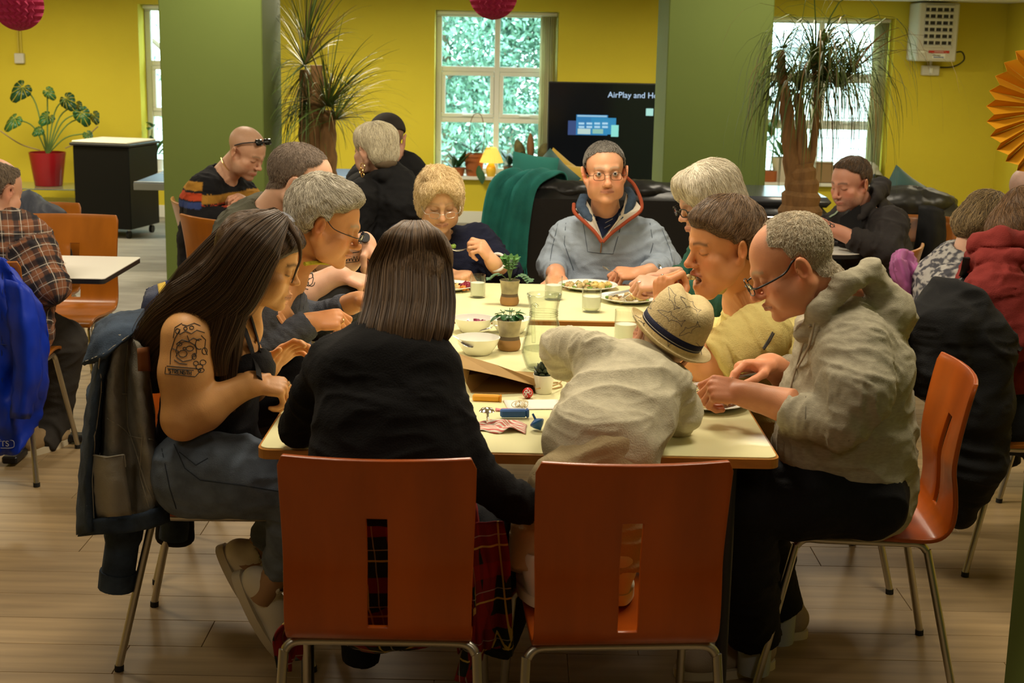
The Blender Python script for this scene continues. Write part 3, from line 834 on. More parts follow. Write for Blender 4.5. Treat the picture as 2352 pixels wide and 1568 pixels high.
chair_A=make_chair('near wooden chair of the woman in black cardigan, tartan showing through its slot',(-.268,3.03),0,rails='cross',ply=M_PLYSHADE)
chair_B=make_chair('near wooden chair with scratched top, the small child stands on its seat',(.232,3.03),5,rails='cross',ply=M_PLYSHADE)
chair_P13=make_chair('wooden chair under the man in grey hoodie',(.93,3.72),86,ply=M_PLYSHADE)
chair_P5=make_chair('wooden chair under the young woman, draped with denim jacket',(-.785,3.81),-88,ply=M_PLYSHADE)
def copy_chair(src,label,loc,rz,group=None):
 c=copy_tree(src);c['label']=label;c.location=(loc[0],loc[1],0);c.rotation_euler=(0,0,math.radians(rz))
 c.matrix_basis=Matrix.Translation((loc[0],loc[1],0))@Matrix.Rotation(math.radians(rz),4,'Z')
 if group:c['group']=group
 return c
light_chair=make_chair('empty wooden chair facing out from the far side of the white table',(-2.01,6.28),180)
LC=[('wooden chair of the grey-haired man in cardigan, blue jacket over it',(-.83,4.42),-90),('wooden chair of the man in olive t-shirt',(-.80,5.12),-90),('wooden chair of the man in yellow polo shirt',(.93,4.45),92),('wooden chair of the silver-haired woman',(.80,5.12),90),('wooden chair of the fair-haired woman in navy jumper',(-.28,5.92),178),('wooden chair of the man in grey-blue quarter-zip',(.38,5.96),182),('wooden chair carrying the blue waterproof jacket',(-1.99,5.40),0)]
for l,p,a in LC:copy_chair(light_chair,l,p,a)
def chair_at(px,py,Y,rz,label):
 """stand a chair so that the middle of its top edge shows at a pixel"""
 p=W(px,py,Y);a=math.radians(rz);d=V(-math.sin(a),math.cos(a))*.268
 return copy_chair(light_chair,label,(p[0]+d[0],p[1]+d[1]),rz)
chair_at(402,442,7.15,-68,'wooden chair of the man in striped jumper, against the left green pillar')
chair_at(464,476,6.5,-42,'empty wooden chair before the man in striped jumper')
chair_at(2105,478,7.15,165,'wooden chair back beside the black-trimmed one behind the man in black hoodie')
chair_at(2108,538,5.95,62,'wooden chair with the mauve jacket hanging from it')
chair_at(2212,700,4.62,-90,'wooden chair of the woman in red hoodie, black coat over it')
chair_at(905,520,6.95,40,'wooden chair under the person in black jacket with hoop earrings')
chair_at(935,500,7.75,20,'wooden chair under the man in black cap')
chair_at(2300,640,5.40,-95,'wooden chair of the woman in mottled grey top')
M_CREAM=mat('cream_laminate',(.88,.84,.48),.28,vary=.05,vscale=3,spec=.5)
M_EDGE=mat('orange_wood_edge',(.52,.21,.035),.4,vary=.2,vscale=4,stretch=(3,20,20))
def rrect(w,d,r,n=6):
 p=[]
 for cx,cy,a0 in((w/2-r,d/2-r,0),(-w/2+r,d/2-r,90),(-w/2+r,-d/2+r,180),(w/2-r,-d/2+r,270)):
  for k in range(n+1):a=math.radians(a0+90*k/n);p.append((cx+r*math.cos(a),cy+r*math.sin(a)))
 return p
def slab(mb,poly,z0,z1):
 n=len(poly);mb.add([(x,y,z0)for x,y in poly]+[(x,y,z1)for x,y in poly],[tuple(range(n))[::-1],tuple(range(n,2*n))]+[(i,(i+1)%n,n+(i+1)%n,n+i)for i in range(n)]);return mb
def dining_table(x,y,w,d,label,group,zt=.74):
 t=empty('dining_table',(x,y,0),0,label,'table',group)
 slab(MB(),rrect(w-.012,d-.012,.026),zt-.004,zt).build('laminate_top',M_CREAM,t,smooth=False)
 slab(MB(),rrect(w,d,.03),zt-.026,zt-.0035).build('wood_edging',M_EDGE,t,smooth=False)
 for sx in(-1,1):
  for sy in(-1,1):
   MB().tube([(sx*(w/2-.10),sy*(d/2-.09),.0),(sx*(w/2-.10),sy*(d/2-.09),zt-.026)],.016,12).build('leg',M_BLACKMETAL,t)
  MB().rbox((sx*(w/2-.10),0,zt-.045),(.03,d-.2,.035),.003).build('apron',M_BLACKMETAL,t,smooth=False)
 return t
TZ=.74
dining_table(.02,3.57,1.212,.755,'nearest cream laminate table with the paper bag and the toys',None)
dining_table(.02,4.335,1.212,.755,'middle cream laminate table with the glass water jug',None)
dining_table(.02,5.165,1.212,.735,'farthest cream laminate table with the fern pot and two plates',None)
M_WTOP=mat('white_laminate',(.80,.78,.70),.3)
def pedestal_table(x,y,w,d,label,rnd=.02,zt=.74):
 t=empty('pedestal_table',(x,y,0),0,label,'table')
 slab(MB(),rrect(w,d,rnd,10),zt-.003,zt).build('white_top',M_WTOP,t,smooth=False)
 slab(MB(),rrect(w-.002,d-.002,rnd,10),zt-.022,zt-.003).build('black_edging',M_BLACK,t,smooth=False)
 MB().rbox((0,0,.37),(.075,.075,.70),.008).build('column',M_BLACKMETAL,t,smooth=False)
 for a in range(4):MB().rbox((.17*math.cos(a*1.571),.17*math.sin(a*1.571),.025),(.36,.06,.03),.006,R=rot('Z',a*90)).build('foot_bar',M_BLACKMETAL,t,smooth=False)
 return t
pedestal_table(-1.575-.38,5.735,.76,.56,'white square table at the left with black edge and crossed foot')
c=G(1975,567,.74);pedestal_table(c[0]-.34,6.80,.70,.62,'white round-cornered table under the hooded man',.16)
def on(px,py,z):return G(px,py,z)
tvL,tvT=W(1260,187,12.1),W(1260,187,12.1)[2]
tw,th_=1.50,.86
tv=empty('television',(tvL[0]+tw/2,12.1,0),0,'large black television showing a settings screen, half behind the green pillar','television')
zc=tvT-th_/2
MB().rbox((0,.02,zc),(tw,.045,th_),.006).build('casing',M_BLACK,tv,smooth=False)
MB().box((0,-.004,zc),(tw-.02,.006,th_-.02)).build('screen',mat('screen_black',(.004,.005,.008),.12),tv,smooth=False)
MB().tube([(-.35,.02,.04),(-.35,.02,zc)],.025,10).build('stand_post',M_BLACKMETAL,tv);MB().tube([(.35,.02,.04),(.35,.02,zc)],.025,10).build('stand_post',M_BLACKMETAL,tv)
MB().rbox((0,.02,.02),(.9,.40,.04),.01).build('stand_base',M_BLACKMETAL,tv,smooth=False)
def text(body,size,loc,parent,m,rx=90,name='lettering',align='CENTER',extrude=.0006,rz=0):
 cu=bpy.data.curves.new(name,'FONT');cu.body=body;cu.size=size;cu.align_x=align;cu.align_y='CENTER';cu.extrude=extrude
 tmp=bpy.data.objects.new(name,cu);COL.objects.link(tmp);bpy.context.view_layer.update();me=bpy.data.meshes.new_from_object(tmp.evaluated_get(bpy.context.evaluated_depsgraph_get()));bpy.data.objects.remove(tmp);me.materials.clear();me.materials.append(m);o=link(bpy.data.objects.new(name,me),parent);o.location=loc;o.rotation_euler=(math.radians(rx),0,math.radians(rz));return o
def glow(n,c,s=1.0):return mat(n,(0,0,0),.6,emit=c,estr=s)
def tvp(px,py):p=W(px,py,12.09);return p[0]-tv.location.x,p[2]
x,z=tvp(1396,218);text('AirPlay and HomeKit',.068,(x,-.009,z),tv,glow('screen_text',(.50,.68,.90),.9),align='LEFT')
def tile(nm,x0,y0,x1,y1,c,s=.8,dy=0):
 a,b=tvp(x0,y0),tvp(x1,y1);return MB().box(((a[0]+b[0])/2,-.009-dy,(a[1]+b[1])/2),(abs(b[0]-a[0]),.001,abs(b[1]-a[1]))).build(nm,glow('glow_%02x%02x%02x'%tuple(int(q*255)for q in c),c,s),tv,smooth=False)
tile('screen_icon',1305,277,1325,310,(.03,.07,.22));tile('screen_icon',1324,263,1395,311,(.02,.22,.50),dy=.001);tile('screen_icon',1326,264,1394,269,(.35,.65,.85),dy=.002)
tile('screen_icon',1358,270,1414,309,(.02,.28,.55),dy=.003);tile('screen_icon',1404,287,1420,314,(.30,.85,.75),dy=.005);tile('screen_icon',1484,249,1500,266,(.45,.85,.75),dy=.001)
for k in range(4):
 for y_ in(281,289):tile('screen_icon',1329+k*18,y_,1342+k*18,y_+5,(.45,.75,.95),dy=.006)
tile('screen_icon',1327,295,1356,308,(.55,.75,.70),dy=.006);tile('screen_icon',1361,296,1385,307,(.30,.60,.50),dy=.006)
M_LEATHER=mat('black_leather',(.012,.012,.012),.38,bump=.25,bscale=30,spec=.5)
sx0,sx1=W(1158,420,8.1)[0],W(1700,420,8.1)[0]
sofa=empty('sofa',((sx0+sx1)/2,8.55,0),0,'black leather sofa seen from behind with a teal throw on its corner','sofa')
sw_=sx1-sx0
MB().rbox((0,-.33,.45),(sw_,.22,.78),.05).build('backrest',M_LEATHER,sofa,smooth=True)
MB().rbox((0,.10,.22),(sw_-.04,.72,.26),.04).build('base',M_LEATHER,sofa)
for s_ in(-1,1):
 MB().rbox((s_*(sw_/2-.10),.06,.34),(.20,.78,.50),.06).build('armrest',M_LEATHER,sofa)
 MB().rbox((s_*(sw_/4-.05),.10,.40),(sw_/2-.12,.66,.14),.05).build('seat_cushion',M_LEATHER,sofa)
 for yy_ in(-.3,.4):MB().box((s_*(sw_/2-.1),yy_,.045),(.05,.05,.09)).build('leg',M_BLACK,sofa,smooth=False)
S=SDF((-sw_/2-.1,-.5,.74),(sw_/2+.1,-.05,.98),.014)
for k in range(9):
 xx=-sw_/2+.10+k*(sw_-.2)/8;S.ell((xx,-.30+.02*math.sin(k*2.2),.83+.012*math.sin(k*1.7)),(.13,.105,.055),k=.03)
v,F=S.mesh(2);n=normals(v,F);v=folds(v,n,.010,14,3);mesh('back_cushion',v,F,M_LEATHER,sofa)
M_TEAL=mat('teal_knit',(.014,.19,.165),.9,bump=.5,bscale=150,vary=.35,vscale=10)
def drape(name,path,width,mat_,parent=None,n=28,m=26,amp=.012,seed=0,thick=.006,wdir=(1,0,0),taper=0.0,label=None,cat=None):
 """cloth lying along a path, width across it, with hanging folds"""
 P=smooth_path(path,max(2,m//(len(path)-1)));k=len(P);T=np.gradient(P,axis=0);T/=np.linalg.norm(T,axis=1)[:,None]
 Wd=unit(wdir);v=[]
 for i in range(k):
  N=unit(np.cross(T[i],Wd))
  for j in range(n):
   u=j/(n-1)-.5;t=i/(k-1)
   q=vnoise(np.array([[u*9+seed,t*2.2,seed*1.7]]),seed)[0]-.5;q2=math.sin(u*23+3*t+seed)*.4
   v.append(P[i]+Wd*u*width*(1-taper*t)+N*amp*(q*2+q2)*(.4+t)+T[i]*.02*math.sin(u*11+seed)*t)
 f=np.array([(i*n+j,i*n+j+1,(i+1)*n+j+1,(i+1)*n+j)for i in range(k-1)for j in range(n-1)])
 o=mesh(name,np.array(v),f,mat_,parent,world=True);mo=o.modifiers.new('thickness','SOLIDIFY');mo.thickness=thick;mo.offset=0
 if label:tag(o,label,cat)
 return o
tx=sx0
throw=drape('throw',[(tx+.26,8.58,.72),(tx+.22,8.38,.90),(tx+.15,8.20,.925),(tx+.05,8.09,.85),(tx+.01,8.06,.62),(tx-.0,8.05,.40)],.27,M_TEAL,amp=.022,seed=4,thick=.014,label='teal woven throw hanging over the corner of the black sofa',cat='throw')
fr=MB();rr=random.Random(3)
for k in range(26):
 x_=tx-.13+k*.0105;L_=rr.uniform(.05,.09);fr.tube([(x_,8.05,.41),(x_+rr.uniform(-.01,.01),8.047,.41-L_)],.0035,5)
fo=fr.build('fringe',M_TEAL,throw,world=True);fo['kind']='stuff'
def cushion(px,py,Y,size,rx,rz,m,label,ry=0):
 p=W(px,py,Y);n=14;v=[]
 for sg in(1,-1):
  for i in range(n):
   for j in range(n):
    a,b=i/(n-1)*2-1,j/(n-1)*2-1;t=(max(0,(1-abs(a)**2.2)*(1-abs(b)**2.2)))**.55
    pin=1-.07*(1-abs(a*b))*max(abs(a),abs(b));v.append((a*size/2*pin,sg*t*.075,b*size/2*pin))
 f=[((i*n+j),(i*n+j+1),((i+1)*n+j+1),((i+1)*n+j))for i in range(n-1)for j in range(n-1)]
 f=[q for q in f]+[tuple(x_+n*n for x_ in q[::-1])for q in f]
 o=mesh('cushion',v,f,m);o.location=p;o.rotation_euler=(math.radians(rx),math.radians(ry),math.radians(rz));return tag(o,label,'cushion')
M_TEALV=mat('teal_velvet',(.006,.075,.070),.7,sheen=.6);M_MUST=mat('mustard_velvet',(.50,.32,.03),.8,sheen=.4);M_TEAL2=mat('teal_cotton',(.02,.19,.16),.85)
cushion(1226,408,8.48,.28,-18,8,M_TEAL2,'teal cushion nearest the throw on the black sofa',8)
cushion(1264,410,8.58,.26,-20,-14,M_TEALV,'dark teal cushion standing between the mustard cushions',42)
cushion(1284,412,8.80,.28,-14,12,M_MUST,'mustard cushion with its corner up behind the dark teal one',36)
cushion(1330,428,8.70,.28,-30,0,M_MUST,'mustard cushion lying low by the seated man with spectacles',3)
M_GREENLEAF=mat('glossy_leaf',(.03,.13,.035),.35,vary=.5,vscale=9,spec=.5);M_LEAFDARK=mat('dark_leaf',(.012,.06,.022),.35,vary=.4,vscale=9)
M_LEAFLT=mat('pale_leaf',(.10,.27,.06),.45,vary=.4,vscale=14);M_TERRA=mat('terracotta',(.45,.13,.035),.75,vary=.2,vscale=8);M_SOIL=mat('soil',(.025,.016,.01),.95,bump=.8,bscale=40)
M_STEM=mat('plant_stem',(.12,.20,.05),.6)
def leaf(mb,base,tip,up,w,n=6,droop=.0,prof=None,fold=.15):
 """solid-looking blade between two points"""
 base,tip=np.asarray(base,float),np.asarray(tip,float);d=tip-base;L=np.linalg.norm(d);d=d/L;s_=unit(np.cross(d,up));u=unit(np.cross(s_,d));v=[];f=[]
 for i in range(n+1):
  t=i/n;ww=w*(prof(t)if prof else math.sin(math.pi*min(1,.06+t*.94))**.8);c=base+d*L*t+u*droop*L*(t*t)*-1
  v+=[c-s_*ww+u*ww*fold,c,c+s_*ww+u*ww*fold]
 o=0
 for i in range(n):f+=[(o+3*i,o+3*i+1,o+3*i+4,o+3*i+3),(o+3*i+1,o+3*i+2,o+3*i+5,o+3*i+4)]
 mb.add(v,f);return mb
def pot(parent,r0,r1,h,m,rim=.0,th=.006,soil=.9,name='pot',n=32,z0=0):
 pr=[(.001,z0),(r0*.96,z0),(r0,z0+.004),(r1-(r1-r0)*.15,z0+h*.86)]
 pr+=([(r1+rim,z0+h*.86),(r1+rim,z0+h)]if rim else[(r1,z0+h)])+[(r1-th,z0+h),(r1-th,z0+h*soil),(.001,z0+h*soil)]
 o=MB().lathe(pr[:-1],n=n).build(name,m,parent);MB().lathe([(r1-th,z0+h*soil-.002),(r1*.5,z0+h*soil+.004),(.001,z0+h*soil+.006)],n=20).build('soil',M_SOIL,parent);return o
def monstera_leaf(mb,c,nrm,up,s):
 """split leaf: broad lobes round a midrib with narrow slits between"""
 n_=unit(nrm);u=unit(np.asarray(up,float)-n_*np.dot(up,n_));r=np.cross(u,n_)
 def R_(a):return s*(1.12*math.cos(a*.5)**.7*(1-.18*math.cos(a))+(.55*math.exp(-(a/.5)**2)))
 for sg in(-1,1):
  for k in range(5):
   a0=math.radians(1+k*32);a1=a0+math.radians(29 if k<4 else 26);am=(a0+a1)/2
   p=lambda a,q:c+(r*sg*math.sin(a)*.86+u*math.cos(a))*q+n_*(-.22*q*math.sin(a)**2-.10*q*q/s)
   i0=.10*s if k else .0
   pts=[p(am,i0),p(a0+.02,R_(a0)*.5),p(a0,R_(a0)*.97),p(am,R_(am)*1.02),p(a1,R_(a1)*.97),p(a1-.02,R_(a1)*.5)]
   mb.add(pts,[(0,1,2,3,4,5)if sg>0 else(5,4,3,2,1,0)])
 return mb
mp=W(118,424,12.62)
ct=empty('coffee_table',(W(120,430,12.6)[0]-.0,12.55,0),0,'low glass coffee table with metal legs under the monstera','table')
ctz=mp[2]
MB().rbox((0,0,ctz-.006),(1.20,.55,.012),.003).build('glass_top',mat('green_glass',(.80,.95,.86),.05,trans=.85,ior=1.3),ct,smooth=False)
MB().rbox((.06,0,ctz-.135),(1.0,.46,.012),.003).build('lower_shelf',mat('frosted_shelf',(.65,.68,.60),.3),ct,smooth=False)
for s_ in(-1,1):
 for q in(-1,1):MB().tube([(s_*.52,q*.22,0),(s_*.40,q*.2,ctz-.13),(s_*.44,q*.2,ctz-.012)],.014,8).build('leg',M_STEEL,ct)
mon=empty('potted_monstera',(mp[0],12.55,ctz),0,'monstera with large split leaves in a red pot on the glass coffee table','plant')
pot(mon,.118,.158,.29,mat('red_glazed_pot',(.26,.008,.012),.25),th=.008)
MP=[(52,200,.115,-1),(112,266,.085,-1),(34,272,.10,-1),(150,226,.10,1),(186,258,.10,1),(108,210,.07,1),(214,264,.07,1),(92,298,.06,-1),(200,306,.06,1),(176,240,.06,1)]
for i,(px_,py_,s_,sg)in enumerate(MP):
 c=W(px_,py_,12.45+.12*math.sin(i*2.3))-V(mp[0],12.55,ctz);st=smooth_path([V(0,0,.27),V(c[0]*.45,c[1]*.3,.27+(c[2]-.27)*.75),c],5)
 MB().tube(st,.0065,6).build('stem',M_STEM,mon)
 lf=MB();monstera_leaf(lf,c,(.45*math.sin(i*1.9),-1,.35+.35*math.sin(i)),(sg*.6,-.2,-.8+.25*math.sin(i*3)),s_*.95);o=lf.build('leaf',M_GREENLEAF if i%3 else M_LEAFDARK,mon);o.modifiers.new('thickness','SOLIDIFY').thickness=.001
for(a,b)in(((0,300),(92,345)),((225,290),(150,340))):
 p,q=W(*a,12.45)-V(mp[0],12.55,ctz),W(*b,12.5)-V(mp[0],12.55,ctz);MB().tube(smooth_path([p,p*.5+q*.5+V(0,0,-.03),q],5),.006,6).build('aerial_root',mat('root_brown',(.25,.18,.08),.7),mon)
kb=[on(292,540,.02),on(180,522,.02),on(366,524,.02)]
kx,ky=W(235,500,11.6)[0],11.95
kw=.46;kr=-13
cab=empty('cabinet_trolley',(W(264,500,11.85)[0],11.95,0),math.radians(kr),'black cabinet on castors with a pale lid, beside the red plant pot','cabinet')
MB().rbox((0,0,.415),(.50,.50,.67),.006).build('body',mat('black_laminate',(.004,.004,.004),.5,spec=.2),cab,smooth=False)
MB().rbox((0,0,.762),(.54,.54,.022),.006).build('lid',M_BLACK,cab,smooth=False)
MB().rbox((-.01,0,.781),(.50,.50,.016),.007).build('cloth_cover',mat('cream_cloth',(.75,.70,.55),.8),cab,smooth=False)
for a in(-1,1):
 for b in(-1,1):
  o=MB().tube([(a*.2-.012,b*.2,.033),(a*.2+.012,b*.2,.033)],.032,14).build('castor',M_FOOT,cab);MB().tube([(a*.2,b*.2,.04),(a*.2,b*.2,.085)],.009,8).build('castor_stem',M_STEEL,cab)
tt=empty('table_tennis_table',(W(600,415,11.0)[0],11.0,0),0,'blue table-tennis table behind the left green pillar','table')
ttl,ttr=W(330,418,10.6)[0]-tt.location.x,W(826,400,10.6)[0]-tt.location.x
tz=W(330,421,10.35)[2]
MB().rbox(((ttl+ttr)/2,0,tz),(ttr-ttl,1.35,.022),.003).build('playing_top',mat('blue_board',(.07,.12,.22),.5),tt,smooth=False)
MB().rbox(((ttl+ttr)/2,-.665,tz+.0125),(ttr-ttl,.02,.002),.0005).build('edge_line',M_WHITE,tt,smooth=False);MB().rbox(((ttl+ttr)/2,0,tz+.0125),(ttr-ttl,.006,.002),.0005).build('centre_line',M_WHITE,tt,smooth=False)
MB().rbox(((ttl+ttr)/2,-.678,tz-.02),(ttr-ttl,.012,.05),.002).build('apron',mat('grey_metal',(.30,.31,.30),.5),tt,smooth=False)
for a in(.15,.85):
 for b in(-.5,.5):MB().tube([(ttl+(ttr-ttl)*a,b,0),(ttl+(ttr-ttl)*a,b,tz-.01)],.02,8).build('leg',M_BLACKMETAL,tt)
M_TRUNK=mat('palm_trunk',(.30,.155,.055),.85,vary=.45,vscale=9,stretch=(3,3,.8),bump=.8,bscale=30)
M_BLADE=mat('palm_blade',(.045,.075,.018),.5,attr=True)
def palm(px,py,Y,label,trunks,tufts,potr,poth,potm,base_r=.2):
 p=W(px,py,Y);t=empty('ponytail_palm',(p[0],Y,0),0,label,'plant');org=V(p[0],Y,0)
 pot(t,potr*.8,potr,poth,potm,th=.02)
 for path,r in trunks:
  pts=[W(a,b,Y+d)-org for a,b,d in path];pts=smooth_path(pts,5);rr_=np.interp(np.linspace(0,1,len(pts)),np.linspace(0,1,len(r)),r)
  rr_=rr_*(1+.10*np.sin(np.arange(len(pts))*2.1));MB().tube(pts,rr_,12).build('trunk',M_TRUNK,t)
 rg=np.random.default_rng(int(px))
 for(a,b,d,n_,L_,spread,upb,grav,fine)in tufts:
  c=W(a,b,Y+d)-org;m=MB();cols=[];k=9
  for i in range(n_):
   th=rg.random()*6.283;el=math.radians(rg.uniform(*upb));dv=V(math.cos(th)*math.cos(el)*spread,math.sin(th)*math.cos(el)*spread*.8,math.sin(el));L=L_*rg.uniform(.55,1.1)
   pts=[];q=c+dv*.01;vel=unit(dv);g_=grav*rg.uniform(.6,1.4)
   for s_ in range(k+1):pts.append(q.copy());vel=unit(vel+V(0,0,-1)*g_*(s_/k)*.55);q=q+vel*L/k
   pts=np.array(pts);w=fine*(1-np.linspace(0,1,k+1)**2*.85);sd=unit(np.cross(pts[1]-pts[0],V(.3,.2,1)));nn=np.cross(sd,unit(pts[-1]-pts[0]))*.0009
   v=np.concatenate([pts-sd*w[:,None],pts+nn+V(0,0,-.0012),pts+sd*w[:,None]]).reshape(3,k+1,3).transpose(1,0,2).reshape(-1,3)
   f=[(3*j+e,3*j+e+1,3*j+e+4,3*j+e+3)for j in range(k)for e in(0,1)];m.add(v,f)
   cc=V(.075,.12,.022)*rg.uniform(.5,1.6)if rg.random()<.84 else V(.26,.16,.06);cols.append(np.tile(cc,(len(v),1)))
  o=mesh('blade_tuft',np.array(m.v),m.f,M_BLADE,t,col=np.concatenate(cols));o['kind']='stuff'
 return t
palm(735,420,9.75,'tall spiky palm with three brown trunks beside the left green pillar',[([(735,560,0),(730,400,0),(712,300,.05),(705,240,.1),(700,160,.1)],[.13,.12,.075,.05,.035]),([(742,420,0),(728,330,.0),(728,230,-.05),(727,150,-.05)],[.10,.075,.05,.04]),([(745,420,-.05),(752,340,-.1),(756,255,-.12)],[.09,.06,.042])],[(700,150,.1,90,.62,.8,(-20,85),.35,.0045),(702,95,.1,40,.55,.7,(10,85),.25,.0045),(752,245,-.12,150,.62,1.0,(-10,70),.35,.0045),(770,275,-.2,90,.58,1.1,(-15,60),.5,.004),(706,235,.05,110,.50,1.0,(-40,50),.9,.004),(700,165,.1,70,.7,.9,(-60,20),1.2,.003)],.22,.30,mat('white_pot',(.72,.70,.64),.4))
palm(1838,480,7.75,'drooping ponytail palm with a thick forked trunk before the right-hand window',[([(1836,540,0),(1838,470,0),(1843,420,0),(1840,375,0)],[.125,.11,.085,.065]),([(1830,440,.0),(1815,350,0),(1807,250,0),(1797,180,0),(1793,115,0)],[.060,.042,.036,.028,.020]),([(1848,420,0),(1842,340,0),(1838,270,.03),(1832,215,.03)],[.050,.034,.028,.024]),([(1852,400,.02),(1866,340,.1),(1876,250,.1),(1870,150,.1)],[.032,.024,.016,.012])],[(1836,205,.0,90,.62,.62,(-20,65),3.0,.0044),(1872,156,.05,110,.78,.62,(-5,75),3.0,.0042),(1892,185,.0,110,.75,.75,(-10,65),2.8,.0042),(1925,200,-.05,70,.62,.8,(0,65),2.6,.004),(1797,112,0,36,.26,.7,(-40,60),2.4,.004),(1800,180,0,50,.36,.6,(-60,40),2.6,.004),(1955,170,-.1,26,.85,1.0,(30,70),2.2,.0036)],.26,.20,mat('glass_pot',(.55,.60,.62),.1,metal=.2))
SZ=WZ0+.003;SY=YB+.03
def sill(px):return W(px,400,SY)[0]
def sill_item(name,px,label,cat,dy=0):return empty(name,(sill(px),SY+dy,SZ),0,label,cat)
p=sill_item('potted_plant',1089,'climbing plant on a hoop in the large terracotta pot on the window sill','plant');pot(p,.072,.095,.20,M_TERRA,rim=.008)
hp=[(-.03,0,.19),(-.045,0,.42),(-.01,0,.55),(.06,.0,.54),(.09,0,.36),(.07,0,.2)];MB().tube(smooth_path(hp,6),.004,6).build('wire_hoop',mat('rust_wire',(.22,.13,.07),.6),p)
rg=np.random.default_rng(4)
def leaves(parent,n_,c,spread,L_,w,m,up=(.2,1.0),droop=.25,name='leaf'):
 for i in range(n_):
  a=rg.random()*6.28;e=rg.uniform(*up);b=V(*c)+V(math.cos(a),math.sin(a),0)*spread*.25*rg.random()+V(0,0,rg.random()*spread*.3);d=V(math.cos(a),math.sin(a)*.8,e);l_=L_*rg.uniform(.6,1.1)
  mb=MB();leaf(mb,b,b+unit(d)*l_,(0,0,1),w*rg.uniform(.7,1.1),droop=droop);o=mb.build(name,m,parent);o.modifiers.new('thickness','SOLIDIFY').thickness=.0012
leaves(p,9,(0,0,.21),.10,.16,.028,M_GREENLEAF,(.1,1.2))
for k in range(3):mb=MB();b=V(.045+.012*k,-.10,.10-.02*k);leaf(mb,b,b+V(.01,-.02,-.13),(0,-1,.2),.03);mb.build('leaf',M_GREENLEAF,p)
p=sill_item('potted_plant',1055,'small leafy plant in the little terracotta pot on the sill corner','plant',-.04);pot(p,.04,.055,.075,M_TERRA,rim=.005);leaves(p,16,(0,0,.07),.12,.22,.020,M_GREENLEAF,(.4,2.2));leaves(p,8,(-.05,0,.05),.10,.16,.022,M_GREENLEAF,(.2,1.2))
p=sill_item('table_lamp',1128,'lit yellow table lamp with pleated shade on the window sill','lamp',-.05)
M_YLAMP=mat('yellow_ceramic',(.85,.55,.05),.25)
MB().lathe([(.001,0),(.035,0),(.038,.006),(.044,.03),(.048,.06),(.042,.09),(.026,.115),(.012,.125),(.010,.14)],n=28).build('base',M_YLAMP,p)
sh_v,sh_f=[],[];nn=72
for i,(r_,z_)in enumerate([(.108,.128),(.088,.18),(.066,.225),(.045,.262)]):
 for j in range(nn):a=2*math.pi*j/nn;q=r_*(1+.025*(1 if j%2 else-1));sh_v.append((q*math.cos(a),q*math.sin(a),z_))
sh_f=[(i*nn+j,i*nn+(j+1)%nn,(i+1)*nn+(j+1)%nn,(i+1)*nn+j)for i in range(3)for j in range(nn)]
o=mesh('lamp_shade',sh_v,sh_f,mat('lit_shade',(.80,.55,.12),.8,emit=(1.0,.62,.10),estr=.75),p,smooth=False);o.modifiers.new('thickness','SOLIDIFY').thickness=.002
o=MB().lathe([(.001,.17),(.02,.175),(.028,.20),(.02,.225),(.001,.232)],n=16).build('bulb',mat('bulb_glow',(1,.9,.7),.5,emit=(1,.75,.35),estr=8),p)
p=sill_item('potted_plant',1170,'trailing green plant beside the yellow lamp on the sill','plant',.02);pot(p,.05,.06,.09,mat('brown_pot',(.12,.08,.04),.6));leaves(p,14,(0,0,.09),.14,.18,.026,M_LEAFDARK,(.2,1.4))
p=sill_item('potted_cactus',1218,'striped cactus group in a white pot near the television','plant',.0);pot(p,.09,.115,.17,mat('white_pot',(.72,.70,.64),.4))
M_CACT=mat('cactus_skin',(.20,.17,.06),.8,vary=.5,vscale=18)
for(dx,dy,h_,r_,tl)in((-.075,0,.19,.045,-.5),(.0,.02,.24,.032,-.05),(.10,0,.16,.05,.4),(.14,.03,.10,.05,.7)):
 pr=[];nr=14;R_=rot('Y',math.degrees(tl)*.6);vv,ff=[],[];kk=28
 for i in range(nr):
  t_=i/(nr-1);rr_=r_*math.sin(math.pi*(.12+.87*t_))**.6
  for j in range(kk):a=2*math.pi*j/kk;q=rr_*(1+.10*math.cos(j*math.pi));vv.append(R_@V(q*math.cos(a),q*math.sin(a),h_*t_)+V(dx,dy,.155))
 ff=[(i*kk+j,i*kk+(j+1)%kk,(i+1)*kk+(j+1)%kk,(i+1)*kk+j)for i in range(nr-1)for j in range(kk)]+[tuple((nr-1)*kk+j for j in range(kk))]
 mesh('cactus_stem',vv,ff,M_CACT if h_<.23 else mat('cactus_brown',(.28,.13,.05),.9),p)
p=sill_item('potted_plant',362,'small trailing plant on the sill behind the black cabinet','plant');pot(p,.05,.06,.09,mat('white_pot',(.72,.70,.64),.4));leaves(p,12,(0,0,.12),.3,.16,.032,M_GREENLEAF,(.0,2.4));MB().tube(smooth_path([(0,0,.09),(-.04,-.03,.22),(-.03,-.03,.36)],5),.005,6).build('stem',M_STEM,p);leaves(p,4,(-.03,-.03,.33),.2,.10,.03,M_GREENLEAF,(-.4,1))
p=sill_item('potted_plant',1800,'plant in a pale ribbed pot on the sill behind the palm trunk','plant');pot(p,.085,.12,.22,mat('ribbed_pot',(.70,.62,.50),.6));leaves(p,10,(-.02,0,.22),.2,.22,.03,M_LEAFLT,(.3,2.0))
p=sill_item('potted_plant',1768,'tall bright green climber against the window edge by the right pillar','plant',-.02);pot(p,.06,.07,.10,M_TERRA);leaves(p,12,(0,0,.35),.6,.20,.035,M_LEAFLT,(-.6,2.0));MB().tube(smooth_path([(0,0,.1),(.02,0,.4),(-.01,0,.7)],5),.006,6).build('stem',M_STEM,p);leaves(p,7,(0,0,.62),.5,.20,.035,M_LEAFLT,(-.4,2.0))
